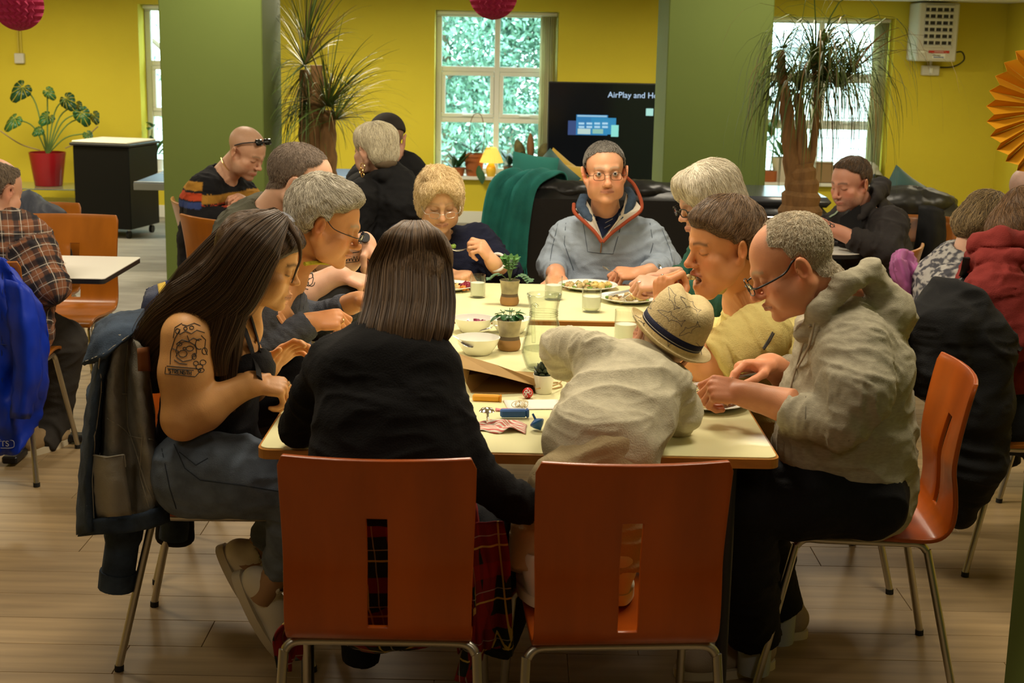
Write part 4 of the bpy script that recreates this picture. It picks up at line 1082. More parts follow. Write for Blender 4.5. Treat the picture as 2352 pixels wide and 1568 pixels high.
p=sill_item('bread_bin',1890,'brown box on the sill left of the hooded man','box');MB().rbox((0,0,.09),(.16,.14,.18),.01).build('box_body',mat('cardboard',(.30,.19,.09),.8),p,smooth=False);MB().rbox((0,0,.183),(.168,.148,.012),.003).build('box_lid',mat('cardboard',(.30,.19,.09),.8),p,smooth=False)
p=sill_item('fabric_bag',1992,'pale bag with black trim on the sill at the window corner','bag')
S=SDF((-.2,-.15,-.02),(.2,.15,.3),.012);S.ell((0,0,.09),(.11,.08,.11),k=.02);S.ell((.05,-.02,.05),(.09,.08,.06),k=.02);v,F=S.mesh(2);mesh('bag_body',folds(v,normals(v,F),.012,18,2),F,mat('pale_cloth',(.55,.55,.52),.9),p)
S=SDF((-.2,-.2,-.03),(.2,.1,.14),.012);S.ell((.05,-.08,.04),(.10,.05,.055),k=.02);v,F=S.mesh(2);mesh('black_trim',folds(v,normals(v,F),.010,18,5),F,M_LEATHER,p)
M_HEAT=mat('heater_grey',(.62,.60,.54),.45)
h0,h1=W(2112,40,12.8),W(2196,146,12.8)
he=empty('fan_heater',((h0[0]+h1[0])/2,12.98,0),0,'grey fan heater with louvres high on the yellow wall','heater')
hw=h1[0]-h0[0];hzt,hzb=W(2150,6,12.8)[2],W(2150,141,12.8)[2];hh_=hzt-hzb
MB().rbox((0,0,hzb+hh_/2),(hw,.34,hh_),.012).build('casing',M_HEAT,he,smooth=False)
gz0,gz1=W(2150,106,12.8)[2],W(2150,14,12.8)[2]
MB().box((.0,-.171,(gz0+gz1)/2),(hw*.68,.006,gz1-gz0)).build('grille_recess',M_BLACK,he,smooth=False)
for k in range(7):
 z_=gz0+(gz1-gz0)*(k+.0)/6;MB().rbox((0,-.178,z_),(hw*.70,.024,.022),.003,R=rot('X',25)).build('louvre',M_HEAT,he,smooth=False)
for k in range(4):MB().box((-hw*.24+k*hw*.16,-.175,(gz0+gz1)/2),(.012,.010,gz1-gz0)).build('grille_bar',M_HEAT,he,smooth=False)
lz=W(2150,119,12.8)[2];MB().box((.02,-.172,lz),(hw*.52,.003,.022)).build('red_label',mat('label_red',(.55,.03,.02),.5),he,smooth=False);text('WARNING',.017,(.02,-.1745,lz),he,mat('label_white',(.85,.85,.82),.5))
MB().box((-hw*.36,-.172,lz),(hw*.13,.003,.022)).build('white_label',mat('label_white',(.85,.85,.82),.5),he,smooth=False)
MB().box((.02,-.172,lz-.035),(hw*.32,.003,.04)).build('white_label',mat('label_white',(.85,.85,.82),.5),he,smooth=False);MB().box((-.0,-.1745,lz-.030),(hw*.2,.001,.006)).build('label_print',M_BLACK,he,smooth=False);MB().box((.02,-.1745,lz-.046),(hw*.26,.001,.008)).build('label_print',mat('label_blue',(.05,.12,.40),.5),he,smooth=False)
cz=W(2210,130,13)[2];MB().tube(smooth_path([(hw/2,-.05,cz+.03),(hw/2+.09,-.02,cz+.04),(hw/2+.12,.0,cz-.03),(hw/2+.06,.10,cz-.09),(hw/2-.08,.14,cz-.10)],6),.007,8).build('cable',M_BLACK,he)
b=W(2138,162,13.1);ib=empty('isolator_switch',(b[0],YB-.03,b[2]),0,'pale isolator switch on the wall under the heater','switch');MB().rbox((0,0,0),(.155,.055,.085),.006).build('switch_box',M_HEAT,ib,smooth=False);MB().rbox((0,-.032,0),(.03,.01,.045),.003).build('rocker',M_WHITE,ib,smooth=False);MB().tube([(0,0,.04),(0,0,hzb-b[2]+.01)],.012,8).build('conduit',M_HEAT,ib)
b=W(43,134,13.1);ib=empty('cable_box',(b[0],YB-.025,b[2]),0,'small grey switch box under a conduit near the pink ball','switch');MB().rbox((0,0,0),(.085,.05,.09),.006).build('switch_box',M_HEAT,ib,smooth=False)
for dx in(-.012,.014):MB().tube([(dx,.012,.045),(dx,.012,2.05-b[2])],.008,8).build('conduit',mat('yellow_conduit',(.60,.48,.06),.6),ib)
M_PINK=mat('pink_tissue',(.42,.018,.085),.8,vary=.2,vscale=6)
def honeycomb(px,py,Y,R_,label):
 c=W(px,py,Y);o=empty('paper_honeycomb_ball',c,0,label,'decoration')
 np_,nt=20,22;v,f=[],[]
 for i in range(np_):
  for j in range(nt+1):
   ph=math.pi*(j/nt)-math.pi/2
   for s_ in(0,1):
    th=2*math.pi*(i+.5*((j+s_)%2)*.9+.25)/np_;q=R_*(1.0 if s_==0 else .86)
    th=2*math.pi*(i+(.0 if s_==0 else .5)+(.22 if j%2 else-.22))/np_
    v.append((q*math.cos(ph)*math.cos(th)+0,q*math.cos(ph)*math.sin(th),R_*math.sin(ph)))
 k=nt+1
 for i in range(np_):
  for j in range(nt):
   a=lambda ii,jj,s_:((ii%np_)*k+jj)*2+s_
   f+=[(a(i,j,0),a(i,j,1),a(i,j+1,1),a(i,j+1,0)),(a(i,j,1),a(i+1,j,0),a(i+1,j+1,0),a(i,j+1,1))]
 mesh('tissue_cells',v,f,M_PINK,o,smooth=False);MB().tube([(0,0,R_),(0,0,ZC-c[2])],.0015,5).build('thread',M_WHITE,o)
 MB().lathe([(.001,-R_-.002),(.02,-R_+.002),(.001,-R_+.006)],n=12).build('card_disc',M_PINK,o)
honeycomb(42,12,8.0,.135,'pink paper honeycomb ball at the top left corner');honeycomb(1133,-12,8.2,.135,'pink paper honeycomb ball hanging before the middle window')
c=W(2440,248,5.4);fan=empty('paper_fan',c,0,'orange-yellow pleated paper rosette hanging at the right edge','decoration')
M_FAN=mat('orange_paper',(.80,.36,.005),.75)
npl=30;R_=W(2440,248,5.4)[0]-W(2268,248,5.4)[0]
for k in range(npl):
 a=[2*math.pi*(k+s_)/npl for s_ in(0,.5,1)];v=[(0,0,0)];
 rr_=[R_*(.985),R_*.94,R_*.985]
 v=[(.02*math.cos(a[1]),.0,.02*math.sin(a[1]))]+[(rr_[i]*math.cos(a[i]),(-.028 if i==1 else .028),rr_[i]*math.sin(a[i]))for i in range(3)]
 o=mesh('paper_pleat',v,[(0,1,2),(0,2,3)],M_FAN,fan,smooth=False);o.modifiers.new('thickness','SOLIDIFY').thickness=.0008
MB().tube([(0,0,0),(0,0,ZC-c[2])],.0015,5).build('thread',M_WHITE,fan);MB().lathe([(.001,-.004),(.05,-.004),(.05,.004),(.001,.004)],n=24,R=rot('X',90)).build('centre_disc',M_FAN,fan)
o=empty('armchair',(W(2050,520,8.7)[0],8.7,0),0,'black leather armchair behind the hooded man with a dark teal cushion','armchair')
az=W(2095,455,8.6)[2];MB().rbox((0,-.1,az/2+.02),(.78,.30,az-.06),.08).build('backrest',M_LEATHER,o);MB().rbox((0,.3,.25),(.78,.66,.38),.06).build('seat',M_LEATHER,o)
S=SDF((-.5,-.4,az-.2),(.5,.2,az+.15),.014);S.ell((.05,-.1,az-.03),(.30,.16,.10),k=.03);v,F=S.mesh(2);mesh('back_cushion',folds(v,normals(v,F),.012,14,6),F,M_LEATHER,o)
cushion(2072,446,8.75,.26,-12,10,mat('dark_teal_velvet',(.008,.055,.050),.7,sheen=.5),'dark teal cushion with a raised corner on the black armchair',33)
x0=W(1800,470,8.3)[0];o=empty('leather_sofa',(x0,8.6,0),0,'black sofa arm with shiny top behind the thick palm trunk','sofa');az=W(1800,462,8.4)[2]
MB().rbox((0,0,az/2),(.52,.75,az-.02),.05).build('arm',M_LEATHER,o);MB().rbox((0,0,az+.01),(.54,.7,.06),.03).build('arm_pad',mat('shiny_leather',(.05,.055,.065),.22),o);MB().rbox((.0,-.38,az-.08),(.5,.012,.02),.003).build('piping',M_CHROME,o,smooth=False)
M_CHINA=mat('white_china',(.82,.81,.74),.18,spec=.6)
M_OPAL=mat('white_opal_glass',(.85,.84,.76),.12,spec=.6)
M_CUT=mat('cutlery_steel',(.62,.61,.58),.22,1.0)
M_LEMON=mat('cloudy_lemonade',(.82,.84,.72),.3)
def thin_glass(name,tint,edge,ior=1.5):
 m=bpy.data.materials.new(name);MATS[name]=m;m.use_nodes=True;N=m.node_tree.nodes;L=m.node_tree.links
 N.remove(N['Principled BSDF']);t=N.new('ShaderNodeBsdfTransparent');g=N.new('ShaderNodeBsdfGlossy');g.inputs['Roughness'].default_value=.02
 lw=N.new('ShaderNodeLayerWeight');lw.inputs[0].default_value=.35;mx=N.new('ShaderNodeMix');mx.data_type='RGBA';mx.inputs[6].default_value=(*tint,1);mx.inputs[7].default_value=(*edge,1)
 pw=N.new('ShaderNodeMath');pw.operation='POWER';pw.inputs[1].default_value=2.0;L.new(lw.outputs['Facing'],pw.inputs[0]);L.new(pw.outputs[0],mx.inputs[0]);L.new(mx.outputs[2],t.inputs[0])
 f=N.new('ShaderNodeFresnel');two_sided(N,L,f,ior);x=N.new('ShaderNodeMixShader');L.new(f.outputs[0],x.inputs[0]);L.new(t.outputs[0],x.inputs[1]);L.new(g.outputs[0],x.inputs[2]);L.new(x.outputs[0],N['Material Output'].inputs[0]);return m
M_THIN=thin_glass('thin_glass',(.98,.99,.97),(.72,.75,.70));M_JUG=thin_glass('jug_glass',(.97,.985,.96),(.45,.49,.44),1.5)
M_WATER=thin_glass('water',(.96,.98,.95),(.80,.84,.78),1.33)
def at_table(name,px,py,label,cat,group=None,rz=0,z=TZ):
 p=G(px,py,z);return empty(name,(p[0],p[1],z),math.radians(rz),label,cat,group)
jg=at_table('water_jug',1246,848,'tall waisted clear glass jug of water in the middle of the tables','jug',rz=-62)
jo=[(.040,.001),(.046,.004),(.050,.012),(.060,.040),(.0625,.056),(.059,.075),(.050,.115),(.042,.150),(.0395,.165),(.041,.178),(.045,.200),(.050,.222)]
def jug_r(r,z,a):
 k=sst(np.array(z),.185,.225);s=max(0,math.cos(a))**14;return r*(1+.36*k*s),z+.014*k*s
n=48;pr=[(.001,.006)]+[(r-.003,max(z,.008))for r,z in jo[1:]];prof=[(.001,.001)]+jo+[(r,z)for r,z in pr[::-1]]
v=[];f=[]
for r,z in prof:
 for j in range(n):a=2*math.pi*j/n;q,zz=jug_r(r,z,a);v.append((q*math.cos(a),q*math.sin(a),zz))
f=[(i*n+j,i*n+(j+1)%n,(i+1)*n+(j+1)%n,(i+1)*n+j)for i in range(len(prof)-1)for j in range(n)]
mesh('jug_body',v,f,M_JUG,jg)
rm=MB();
for zz in(.160,.166,.172):rm.tube([(.0405*math.cos(a),.0405*math.sin(a),zz)for a in np.linspace(0,2*math.pi,40)],.0016,6)
o=rm.build('moulded_rings',M_JUG,jg);o['kind']='stuff'
MB().tube(smooth_path([(-.040,0,.178),(-.058,0,.182),(-.066,0,.168),(-.064,0,.130),(-.058,0,.085),(-.057,0,.068)],5),.0062,10,flat=.8).build('jug_handle',M_JUG,jg)
MB().lathe([(.001,.0085),(.045,.0085),(.0565,.040),(.0590,.056),(.0582,.062),(.001,.062)],n=40).build('water',M_WATER,jg)
def tumbler(px,py,label,r=.032,h=.088,lvl=.055,rnd=False,group='tumblers of cloudy lemonade'):
 t=at_table('glass_tumbler',px,py,label,'glass',group)
 b=.010 if rnd else .003
 pr=[(.001,.0005),(r*.86 if rnd else r*.95,.0005),(r*.96 if rnd else r,b),(r,h),(r-.0016,h),(r-.002,b+.006),(r*.7,.008),(.001,.008)]
 MB().lathe(pr,n=32).build('glass_wall',M_THIN,t);MB().lathe([(.001,.0085),(r*.68,.0086),(r-.0026,b+.008),(r-.0024,lvl),(.001,lvl)],n=32).build('lemonade',M_LEMON,t);return t
tumbler(1097,683,'glass of cloudy lemonade left of the fern pot',r=.0285,h=.085,lvl=.056)
tumbler(1271,688,'glass of cloudy lemonade behind the jug, before the quarter-zip man',r=.0325,h=.088,lvl=.055)
tumbler(1358,716,'rounded glass of cloudy lemonade between the jug and the child\'s hat',r=.0345,h=.086,lvl=.056,rnd=True)
tumbler(1436,786,'ribbed tall glass of lemonade half hidden behind the straw hat',r=.036,h=.105,lvl=.06)
M_STONEW=mat('speckled_stoneware',(.48,.41,.24),.55,vary=.55,vscale=22);M_BISQUE=mat('brown_bisque',(.36,.19,.065),.75,vary=.15,vscale=10);M_BAND=mat('dark_glaze_band',(.13,.09,.05),.6,vary=.3,vscale=25)
def planter(px,py,label,s=1.0):
 t=at_table('stoneware_planter',px,py,label,'planter','waisted stoneware planters')
 k=s
 MB().lathe([(.001,.0005),(.029*k,.0005),(.0345*k,.006*k),(.0365*k,.018*k),(.033*k,.034*k)],n=32).build('bare_foot',M_BISQUE,t)
 MB().lathe([(.033*k,.034*k),(.0315*k,.039*k),(.0312*k,.045*k)],n=32).build('glaze_band',M_BAND,t)
 MB().lathe([(.0312*k,.045*k),(.0325*k,.062*k),(.0365*k,.088*k),(.039*k,.095*k),(.0375*k,.096*k),(.035*k,.09*k),(.034*k,.082*k)],n=32).build('glazed_wall',M_STONEW,t)
 MB().lathe([(.0345*k,.083*k),(.02*k,.088*k),(.001,.089*k)],n=20).build('soil',M_SOIL,t);return t
pt=planter(1170,700,'stoneware planter with a frilly pale fern on the far table',.95);rg=np.random.default_rng(8)
for k in range(9):
 a=[0,40,85,130,175,215,255,300,330][k];low=k in(4,0,8);L_=.085 if not low else .075;d=V(math.cos(math.radians(a)),math.sin(math.radians(a)),1.6 if not low else .35);d=unit(d*V(.55,.55,1)if not low else d);b=V(0,0,.085)
 e=b+d*L_+V(0,0,-.02 if low else 0);st=smooth_path([b,b+d*L_*.55+V(0,0,.012),e],4);MB().tube(st,.0012,5).build('stem',M_STEM,pt)
 for i in range(3,len(st)):
  for sg in(-1,1):
   q=st[i];s_=unit(np.cross(d,V(0,0,1)+.1*d));m=MB();leaf(m,q,q+s_*sg*.019+d*.012,(0,-.3,1),.0062,n=4,droop=.2);o=m.build('leaf',M_LEAFLT if not low else mat('bluish_leaf',(.10,.19,.10),.5),pt)
 m=MB();leaf(m,st[-1]-d*.004,st[-1]+d*.018,(0,-.4,1),.008,n=4);m.build('leaf',M_LEAFLT if not low else mat('bluish_leaf',(.10,.19,.10),.5),pt)
pt=planter(1169,803,'stoneware planter with broad dark leaves beside the white bowls',1.0)
for(tx_,tz_,ty_,w)in((-.062,.092,-.01,.020),(-.045,.108,.03,.020),(.0,.120,.03,.017),(.045,.100,-.015,.022),(.052,.112,.02,.018),(-.02,.100,-.035,.016),(.020,.092,-.03,.020),(.012,.112,.05,.018)):
 e=V(tx_,ty_,tz_);b=V(tx_*.2,ty_*.2,.088);m_=b*.45+e*.55+V(0,0,.022);MB().tube(smooth_path([b,b*.6+m_*.4+V(0,0,.008),m_],4),.0013,5).build('stem',M_STEM,pt)
 m=MB();leaf(m,b*.6+m_*.4+V(0,0,.012),e,(0,0,1),w,n=7,droop=.12);o=m.build('leaf',M_GREENLEAF,pt);o.modifiers.new('thickness','SOLIDIFY').thickness=.0006
pt=at_table('potted_succulent',1248,902,'artificial succulent in a small white pot in front of the jug','plant')
MB().lathe([(.001,.0005),(.021,.0005),(.0225,.002),(.0285,.052),(.0265,.052),(.0255,.046),(.001,.046)],n=32).build('pot',M_OPAL,pt);MB().lathe([(.0255,.0462),(.001,.048)],n=16).build('soil',M_SOIL,pt)
M_SUCC=mat('succulent_leaf',(.035,.055,.030),.5,vary=.3,vscale=30)
for ring,(n_,el,L_)in enumerate(((7,12,.028),(7,35,.033),(6,56,.036),(4,74,.038))):
 for k in range(n_):
  a=6.283*(k+.5*(ring%2))/n_;d=V(math.cos(a)*math.cos(math.radians(el)),math.sin(a)*math.cos(math.radians(el)),math.sin(math.radians(el)));b=V(0,0,.047)+d*.004
  v=[];u=unit(np.cross(d,V(0,0,1.01)));w_=np.cross(u,d);pr=[(0,.004),(.3,.0078),(.65,.0092),(.85,.0062),(1,.0006)]
  for t_,r_ in pr:
   for j in range(8):q=2*math.pi*j/8;v.append(b+d*L_*t_+u*r_*math.cos(q)+w_*r_*.42*math.sin(q)+w_*.006*t_*t_)
  f=[(i*8+j,i*8+(j+1)%8,(i+1)*8+(j+1)%8,(i+1)*8+j)for i in range(4)for j in range(8)];mesh('leaf',v,f,M_SUCC,pt)
def bowl(px,py,label,r=.066,h=.048,fill=None):
 t=at_table('white_bowl',px,py,label,'bowl','white serving bowls')
 MB().lathe([(.001,.0008),(r*.55,.0008),(r*.60,.004),(r*.86,h*.55),(r,h),(r-.003,h),(r*.84,h*.58),(r*.55,.006),(.001,.005)],n=40).build('bowl_body',M_OPAL,t)
 return t
def pieces(parent,n_,c,spread,size,mats,name='piece',zmul=.5,seed=1,flat=1.0):
 rg=np.random.default_rng(seed);me=[]
 for i in range(n_):
  a=rg.random()*6.28;q=spread*math.sqrt(rg.random());s_=size*rg.uniform(.6,1.25);v,f=lathe([(1e-4,-1),(.8,-.6),(1,.05),(.72,.7),(1e-4,1)],7);v=np.array(v)*s_*V(1,rg.uniform(.5,1),rg.uniform(.4,.8)*flat);v+=rg.normal(0,s_*.12,v.shape);v=v@rot('Z',rg.uniform(0,360)).T@rot('X',rg.uniform(-30,30)).T
  o=mesh(name,v+V(c[0]+q*math.cos(a),c[1]+q*math.sin(a),c[2]+zmul*(spread-q)*rg.random()+s_*.3),[tuple(reversed(k))if False else k for k in f],mats[i%len(mats)],parent)
M_CABB=mat('red_cabbage',(.33,.025,.09),.4,vary=.3,vscale=60);M_PALE=mat('pale_food',(.62,.47,.20),.5,vary=.3,vscale=60);M_POT=mat('potato',(.72,.52,.15),.5,vary=.15,vscale=40);M_PEA=mat('pea_green',(.16,.26,.03),.4);M_GRAVY=mat('brown_gravy',(.17,.06,.015),.3,vary=.4,vscale=60);M_CARROT=mat('carrot_orange',(.62,.20,.02),.45);M_MASH=mat('mashed_potato',(.78,.66,.28),.6,bump=.6,bscale=60);M_CHICK=mat('roast_chicken',(.55,.30,.10),.5,vary=.4,vscale=40);M_BEET=mat('beetroot',(.22,.01,.03),.3)
b1=bowl(1087,762,'white bowl of shredded red cabbage',.066);pieces(b1,34,(.012,.0,.024),.042,.010,[M_CABB],'cabbage_shred',.4,2,.6);pieces(b1,1,(-.05,.01,.034),.001,.006,[M_CABB],'cabbage_shred')
b2=bowl(1097,812,'empty white bowl with a spoon, nearest the paper bag',.068,.052)
b3=bowl(1172,764,'white bowl mostly hidden behind the broad-leaved planter',.066)
def spoon(p0,p1,label,bowl_at=1,z0=.05,z1=.05,cat='spoon',name='spoon',r=.0026):
 a=G(*p0,TZ+z0);b=G(*p1,TZ+z1);t=empty(name,a,0,label,cat);d=unit(b-a);L_=np.linalg.norm(b-a);s_=unit(np.cross(d,V(0,0,1)))
 m=MB();m.tube(smooth_path([V(0,0,0),d*L_*.5+V(0,0,.004),d*L_],4),np.linspace(r*1.2,r*.8,9),8,flat=.5).build('handle',M_CUT,t)
 v=[];
 for i in range(6):
  for j in range(12):q=i/5;an=2*math.pi*j/12;v.append(d*(L_+.018)+d*.022*q*math.cos(an)+s_*.014*q*math.sin(an)+V(0,0,-.006*(1-q*q)))
 o=mesh('spoon_bowl',v,[(i*12+j,i*12+(j+1)%12,(i+1)*12+(j+1)%12,(i+1)*12+j)for i in range(5)for j in range(12)],M_CUT,t);o.modifiers.new('thickness','SOLIDIFY').thickness=.001
 return t
spoon((1028,767),(1062,785),'spoon resting in the empty white bowl',z0=.062,z1=.045);spoon((1222,726),(1186,742),'spoon handle sticking out of the bowl behind the planter',z0=.072,z1=.05);spoon((1143,748),(1128,752),'spoon lying in the cabbage bowl',z0=.052,z1=.045)
def plate(px,py,label,r=.118):
 t=at_table('dinner_plate',px,py,label,'plate','white dinner plates')
 MB().lathe([(.001,.001),(r*.55,.001),(r*.60,.003),(r*.98,.017),(r,.0185),(r*.985,.0195),(r*.72,.0085),(r*.6,.006),(.001,.006)],n=48).build('plate_body',M_CHINA,t);return t
p1=plate(1030,664,'dinner plate with potato and beetroot before the woman in navy',.105)
pieces(p1,26,(-.01,-.01,.008),.055,.012,[M_POT,M_PALE,M_PEA,M_POT,M_PEA],'food_piece',.35,3);pieces(p1,8,(.065,.0,.010),.02,.016,[M_BEET],'beetroot_slice',.3,4);pieces(p1,5,(.055,-.05,.008),.02,.010,[M_CARROT],'carrot_piece',.3,5)
p2=plate(1350,663,'dinner plate of pale stew before the quarter-zip man',.115);pieces(p2,34,(-.03,-.01,.008),.062,.013,[M_PALE,M_PALE,M_CHICK,M_PALE,M_PEA],'food_piece',.35,6);pieces(p2,6,(.045,.0,.010),.03,.018,[M_POT],'potato_piece',.3,7);pieces(p2,3,(.082,-.02,.010),.012,.008,[M_PEA],'pea')
p3=plate(1444,692,'dinner plate with chicken before the silver-haired woman',.112);pieces(p3,20,(-.02,-.01,.008),.055,.014,[M_CHICK,M_PALE,M_PALE],'food_piece',.4,9);pieces(p3,8,(.03,-.02,.01),.03,.016,[M_POT],'potato_piece',.3,10);pieces(p3,10,(.06,.0,.01),.035,.007,[M_PEA,M_PEA,M_POT],'pea',.2,11);pieces(p3,1,(-.078,.0,.012),.001,.013,[M_PEA],'pea')
p4=plate(1622,930,'dinner plate of gravy and mash before the man in grey hoodie',.116)
S=SDF((-.12,-.12,-.01),(.12,.12,.07),.004);S.ell((-.025,.035,.018),(.038,.030,.024),k=.01);S.ell((-.045,.01,.012),(.03,.03,.018),k=.01);v,F=S.mesh(1);mesh('mashed_potato',folds(v,normals(v,F),.004,60,2),F,M_MASH,p4)
S=SDF((-.12,-.12,-.01),(.12,.12,.06),.004);S.ell((.0,-.015,.008),(.075,.042,.014),k=.01);S.ell((-.03,-.02,.014),(.04,.03,.016),k=.01);v,F=S.mesh(1);mesh('gravy_stew',folds(v,normals(v,F),.005,70,4),F,M_GRAVY,p4)
pieces(p4,16,(.03,.0,.010),.045,.009,[M_CARROT,M_CHICK,M_GRAVY],'food_piece',.2,12);pieces(p4,6,(.0,.045,.016),.02,.009,[M_PEA],'pea',.3,13);pieces(p4,7,(-.015,-.06,.007),.022,.013,[M_PALE],'food_piece',.1,14,.5)
M_KRAFT=mat('kraft_paper',(.42,.255,.085),.8,vary=.18,vscale=6,bump=.12,bscale=14)
bg=at_table('paper_bag',1140,870,'brown paper carrier bag lying open on its side','bag')
bz=V(*bg.location)
def B_(px,py,z):return G(px,py,TZ+z)-bz
bk=V(.06,.24,0)
u0,u1,u2=B_(1052,812,.085),B_(1140,838,.070),B_(1228,870,.040)
l0,l1,l2=B_(1062,846,.070),B_(1140,862,.052),B_(1230,886,.022)
f0,f1,f2=B_(1082,901,.002),B_(1150,904,.002),B_(1230,900,.002)
s1=B_(1062,862,.045)
def paper(nm,v,f):
 o=mesh(nm,np.array(v),f,M_KRAFT,bg,smooth=False);o.modifiers.new('thickness','SOLIDIFY').thickness=.0008
fl_=lambda q,d,z:V(q[0]+bk[0]*d,q[1]+bk[1]*d,z)
paper('folded_rim',[u0,u1,u2,l2,l1,l0],[(0,1,4,5),(1,2,3,4)])
b0,b1,b2=fl_(u0,.75,.006),fl_(u1,.8,.006),fl_(u2,.5,.006)
paper('upper_panel',[u0,u1,u2,b2,b1,b0],[(0,1,4,5),(1,2,3,4)])
paper('lower_panel',[f0,f1,f2,fl_(f2,.9,.003),fl_(f1,1.1,.003),fl_(f0,1.1,.003)],[(0,1,4,5),(1,2,3,4)])
paper('side_gusset',[u0,s1,f0,fl_(f0,1.0,.003),b0],[(0,1,2,3,4)])
paper('side_gusset',[u2,f2,fl_(f2,.8,.003),b2],[(0,1,2,3)])
paper('rim_fold',[u0,s1,B_(1072,880,.026),B_(1078,852,.05),l0],[(0,1,2,3,4)])
for dz in(.018,.003):
 q=[B_(1226,868+(0 if dz>.01 else 20),dz+.01),B_(1276,862+(0 if dz>.01 else 16),dz),B_(1290,874+(0 if dz>.01 else 12),dz),B_(1270,886+(0 if dz>.01 else 6),dz),B_(1230,893,dz)]
 MB().tube(smooth_path(q,5),.0022,6).build('cord_handle',mat('twisted_paper',(.50,.34,.15),.8),bg)
t=at_table('craft_block',1120,921,'orange chunky craft stick near the paper bag','toy',rz=-4);MB().rbox((-.004,0,.009),(.072,.018,.018),.004).build('stick',mat('orange_wax',(.80,.36,.02),.5),t,smooth=False);MB().rbox((.034,0,.009),(.006,.0195,.0195),.003).build('end_collar',mat('orange_wax2',(.70,.28,.015),.5),t,smooth=False)
t=at_table('craft_block',1184,957,'blue chunky craft stick lying on the striped wrapper','toy',rz=5,z=TZ+.004);MB().rbox((-.006,0,.010),(.066,.020,.020),.004).build('stick',mat('blue_wax',(.03,.11,.36),.5),t,smooth=False);MB().rbox((.030,0,.010),(.008,.0215,.0215),.003).build('end_collar',mat('blue_wax2',(.025,.09,.30),.5),t,smooth=False)
t=at_table('paper_sheet',1224,930,'creased white paper sheet under the succulent pot','paper',rz=8);v=[];
for i in range(9):
 for j in range(6):v.append(((i/8-.5)*.145,(j/5-.5)*.095-.006*i/8,.0012+.003*vnoise(np.array([[i*.7,j*.8,3.]]))[0]))
o=mesh('sheet',v,[(i*6+j,(i+1)*6+j,(i+1)*6+j+1,i*6+j+1)for i in range(8)for j in range(5)],mat('white_paper',(.80,.76,.68),.8),t);o.modifiers.new('thickness','SOLIDIFY').thickness=.0004
def stripes(name,c1,c2,sc_,dirn=(1,0,0),width=.5):
 m=bpy.data.materials.new(name);MATS[name]=m;m.use_nodes=True;N=m.node_tree.nodes;L=m.node_tree.links;b=N['Principled BSDF'];b.inputs['Roughness'].default_value=.6
 tc=N.new('ShaderNodeTexCoord');d=N.new('ShaderNodeVectorMath');d.operation='DOT_PRODUCT';d.inputs[1].default_value=tuple(k*sc_ for k in dirn);L.new(tc.outputs['Object'],d.inputs[0])
 fr_=N.new('ShaderNodeMath');fr_.operation='FRACT';L.new(d.outputs['Value'],fr_.inputs[0]);g=N.new('ShaderNodeMath');g.operation='GREATER_THAN';g.inputs[1].default_value=width;L.new(fr_.outputs[0],g.inputs[0])
 x=N.new('ShaderNodeMix');x.data_type='RGBA';x.inputs[6].default_value=(*c1,1);x.inputs[7].default_value=(*c2,1);L.new(g.outputs[0],x.inputs[0]);L.new(x.outputs[2],b.inputs['Base Color']);return m
t=at_table('striped_wrapper',1150,984,'crumpled red and white striped paper wrapper','wrapper',rz=-3);v=[];n1,n2=26,12
for i in range(n1):
 for j in range(n2):
  x_,y_=(i/(n1-1)-.5)*.128,(j/(n2-1)-.5)*.085;q=np.array([[x_*60,y_*60,1.0]]);v.append((x_+.004*(vnoise(q,3)[0]-.5),y_+.01*math.sin(i*.4),.002+.020*max(0,vnoise(q*.7,5)[0]-.25)*(1-abs(i/(n1-1)*2-1)**3)))
mesh('wrapper_sheet',v,[(i*n2+j,(i+1)*n2+j,(i+1)*n2+j+1,i*n2+j+1)for i in range(n1-1)for j in range(n2-1)],stripes('candy_stripes',(.78,.70,.58),(.62,.12,.09),78,(.42,1,0)),t).modifiers.new('thickness','SOLIDIFY').thickness=.0004
t=at_table('scoop',1118,962,'shiny silver T-shaped toy on the striped wrapper','toy',z=TZ+.012);MB().lathe([(.001,.030),(.014,.027),(.0195,.020),(.014,.022),(.001,.024)],n=24).build('domed_head',M_CHROME,t);MB().tube([(0,0,.024),(.002,-.004,.006),(.004,-.03,.001)],[.0045,.0035,.0045],10).build('shaft',M_CHROME,t)
t=at_table('curled_ribbon',1196,934,'tuft of pale curled ribbon on the white paper','ribbon',z=TZ+.003);rg=np.random.default_rng(2)
for k in range(9):a=rg.uniform(.2,2.9);c_=V(rg.uniform(-.014,.014),rg.uniform(-.008,.008),.008);MB().tube([c_+V(.015*math.cos(q)*math.cos(a),.012*math.sin(a)*math.cos(q),.008*math.sin(q))for q in np.linspace(0,6.0,18)],.0009,4).build('ribbon_loop',mat('pale_ribbon',(.75,.66,.42),.5),t)
t=at_table('ball',1212,914,'small red ball with white loops beside the succulent pot','ball');MB().lathe([(1e-4,0)]+[(.0145*math.sin(a),.0145-.0145*math.cos(a))for a in np.linspace(.15,2.99,14)]+[(1e-4,.029)],n=24).build('ball_body',mat('red_gloss',(.55,.02,.02),.25),t)
for k in range(3):MB().tube([V(0,0,.0145)+rot('Z',-20)@V(.004*math.sin(2*q)*1.2,-.0149*math.cos(.5*math.sin(q)),.009*math.sin(q))@rot('Y',k*50).T for q in np.linspace(0,6.283,24)],.0007,4).build('white_line',M_WHITE,t)
t=at_table('spinning_top',1242,990,'blue wooden spinning top by the child\'s side','toy');R_=rot('Y',-28)@rot('X',-15);MB().lathe([(1e-4,0),(.003,.003),(.013,.012),(.0185,.020),(.0175,.024),(.010,.028),(.003,.031),(.0026,.045),(1e-4,.046)],n=28,R=R_,c=(0,0,.002)).build('top_body',mat('blue_lacquer',(.02,.10,.30),.3),t)
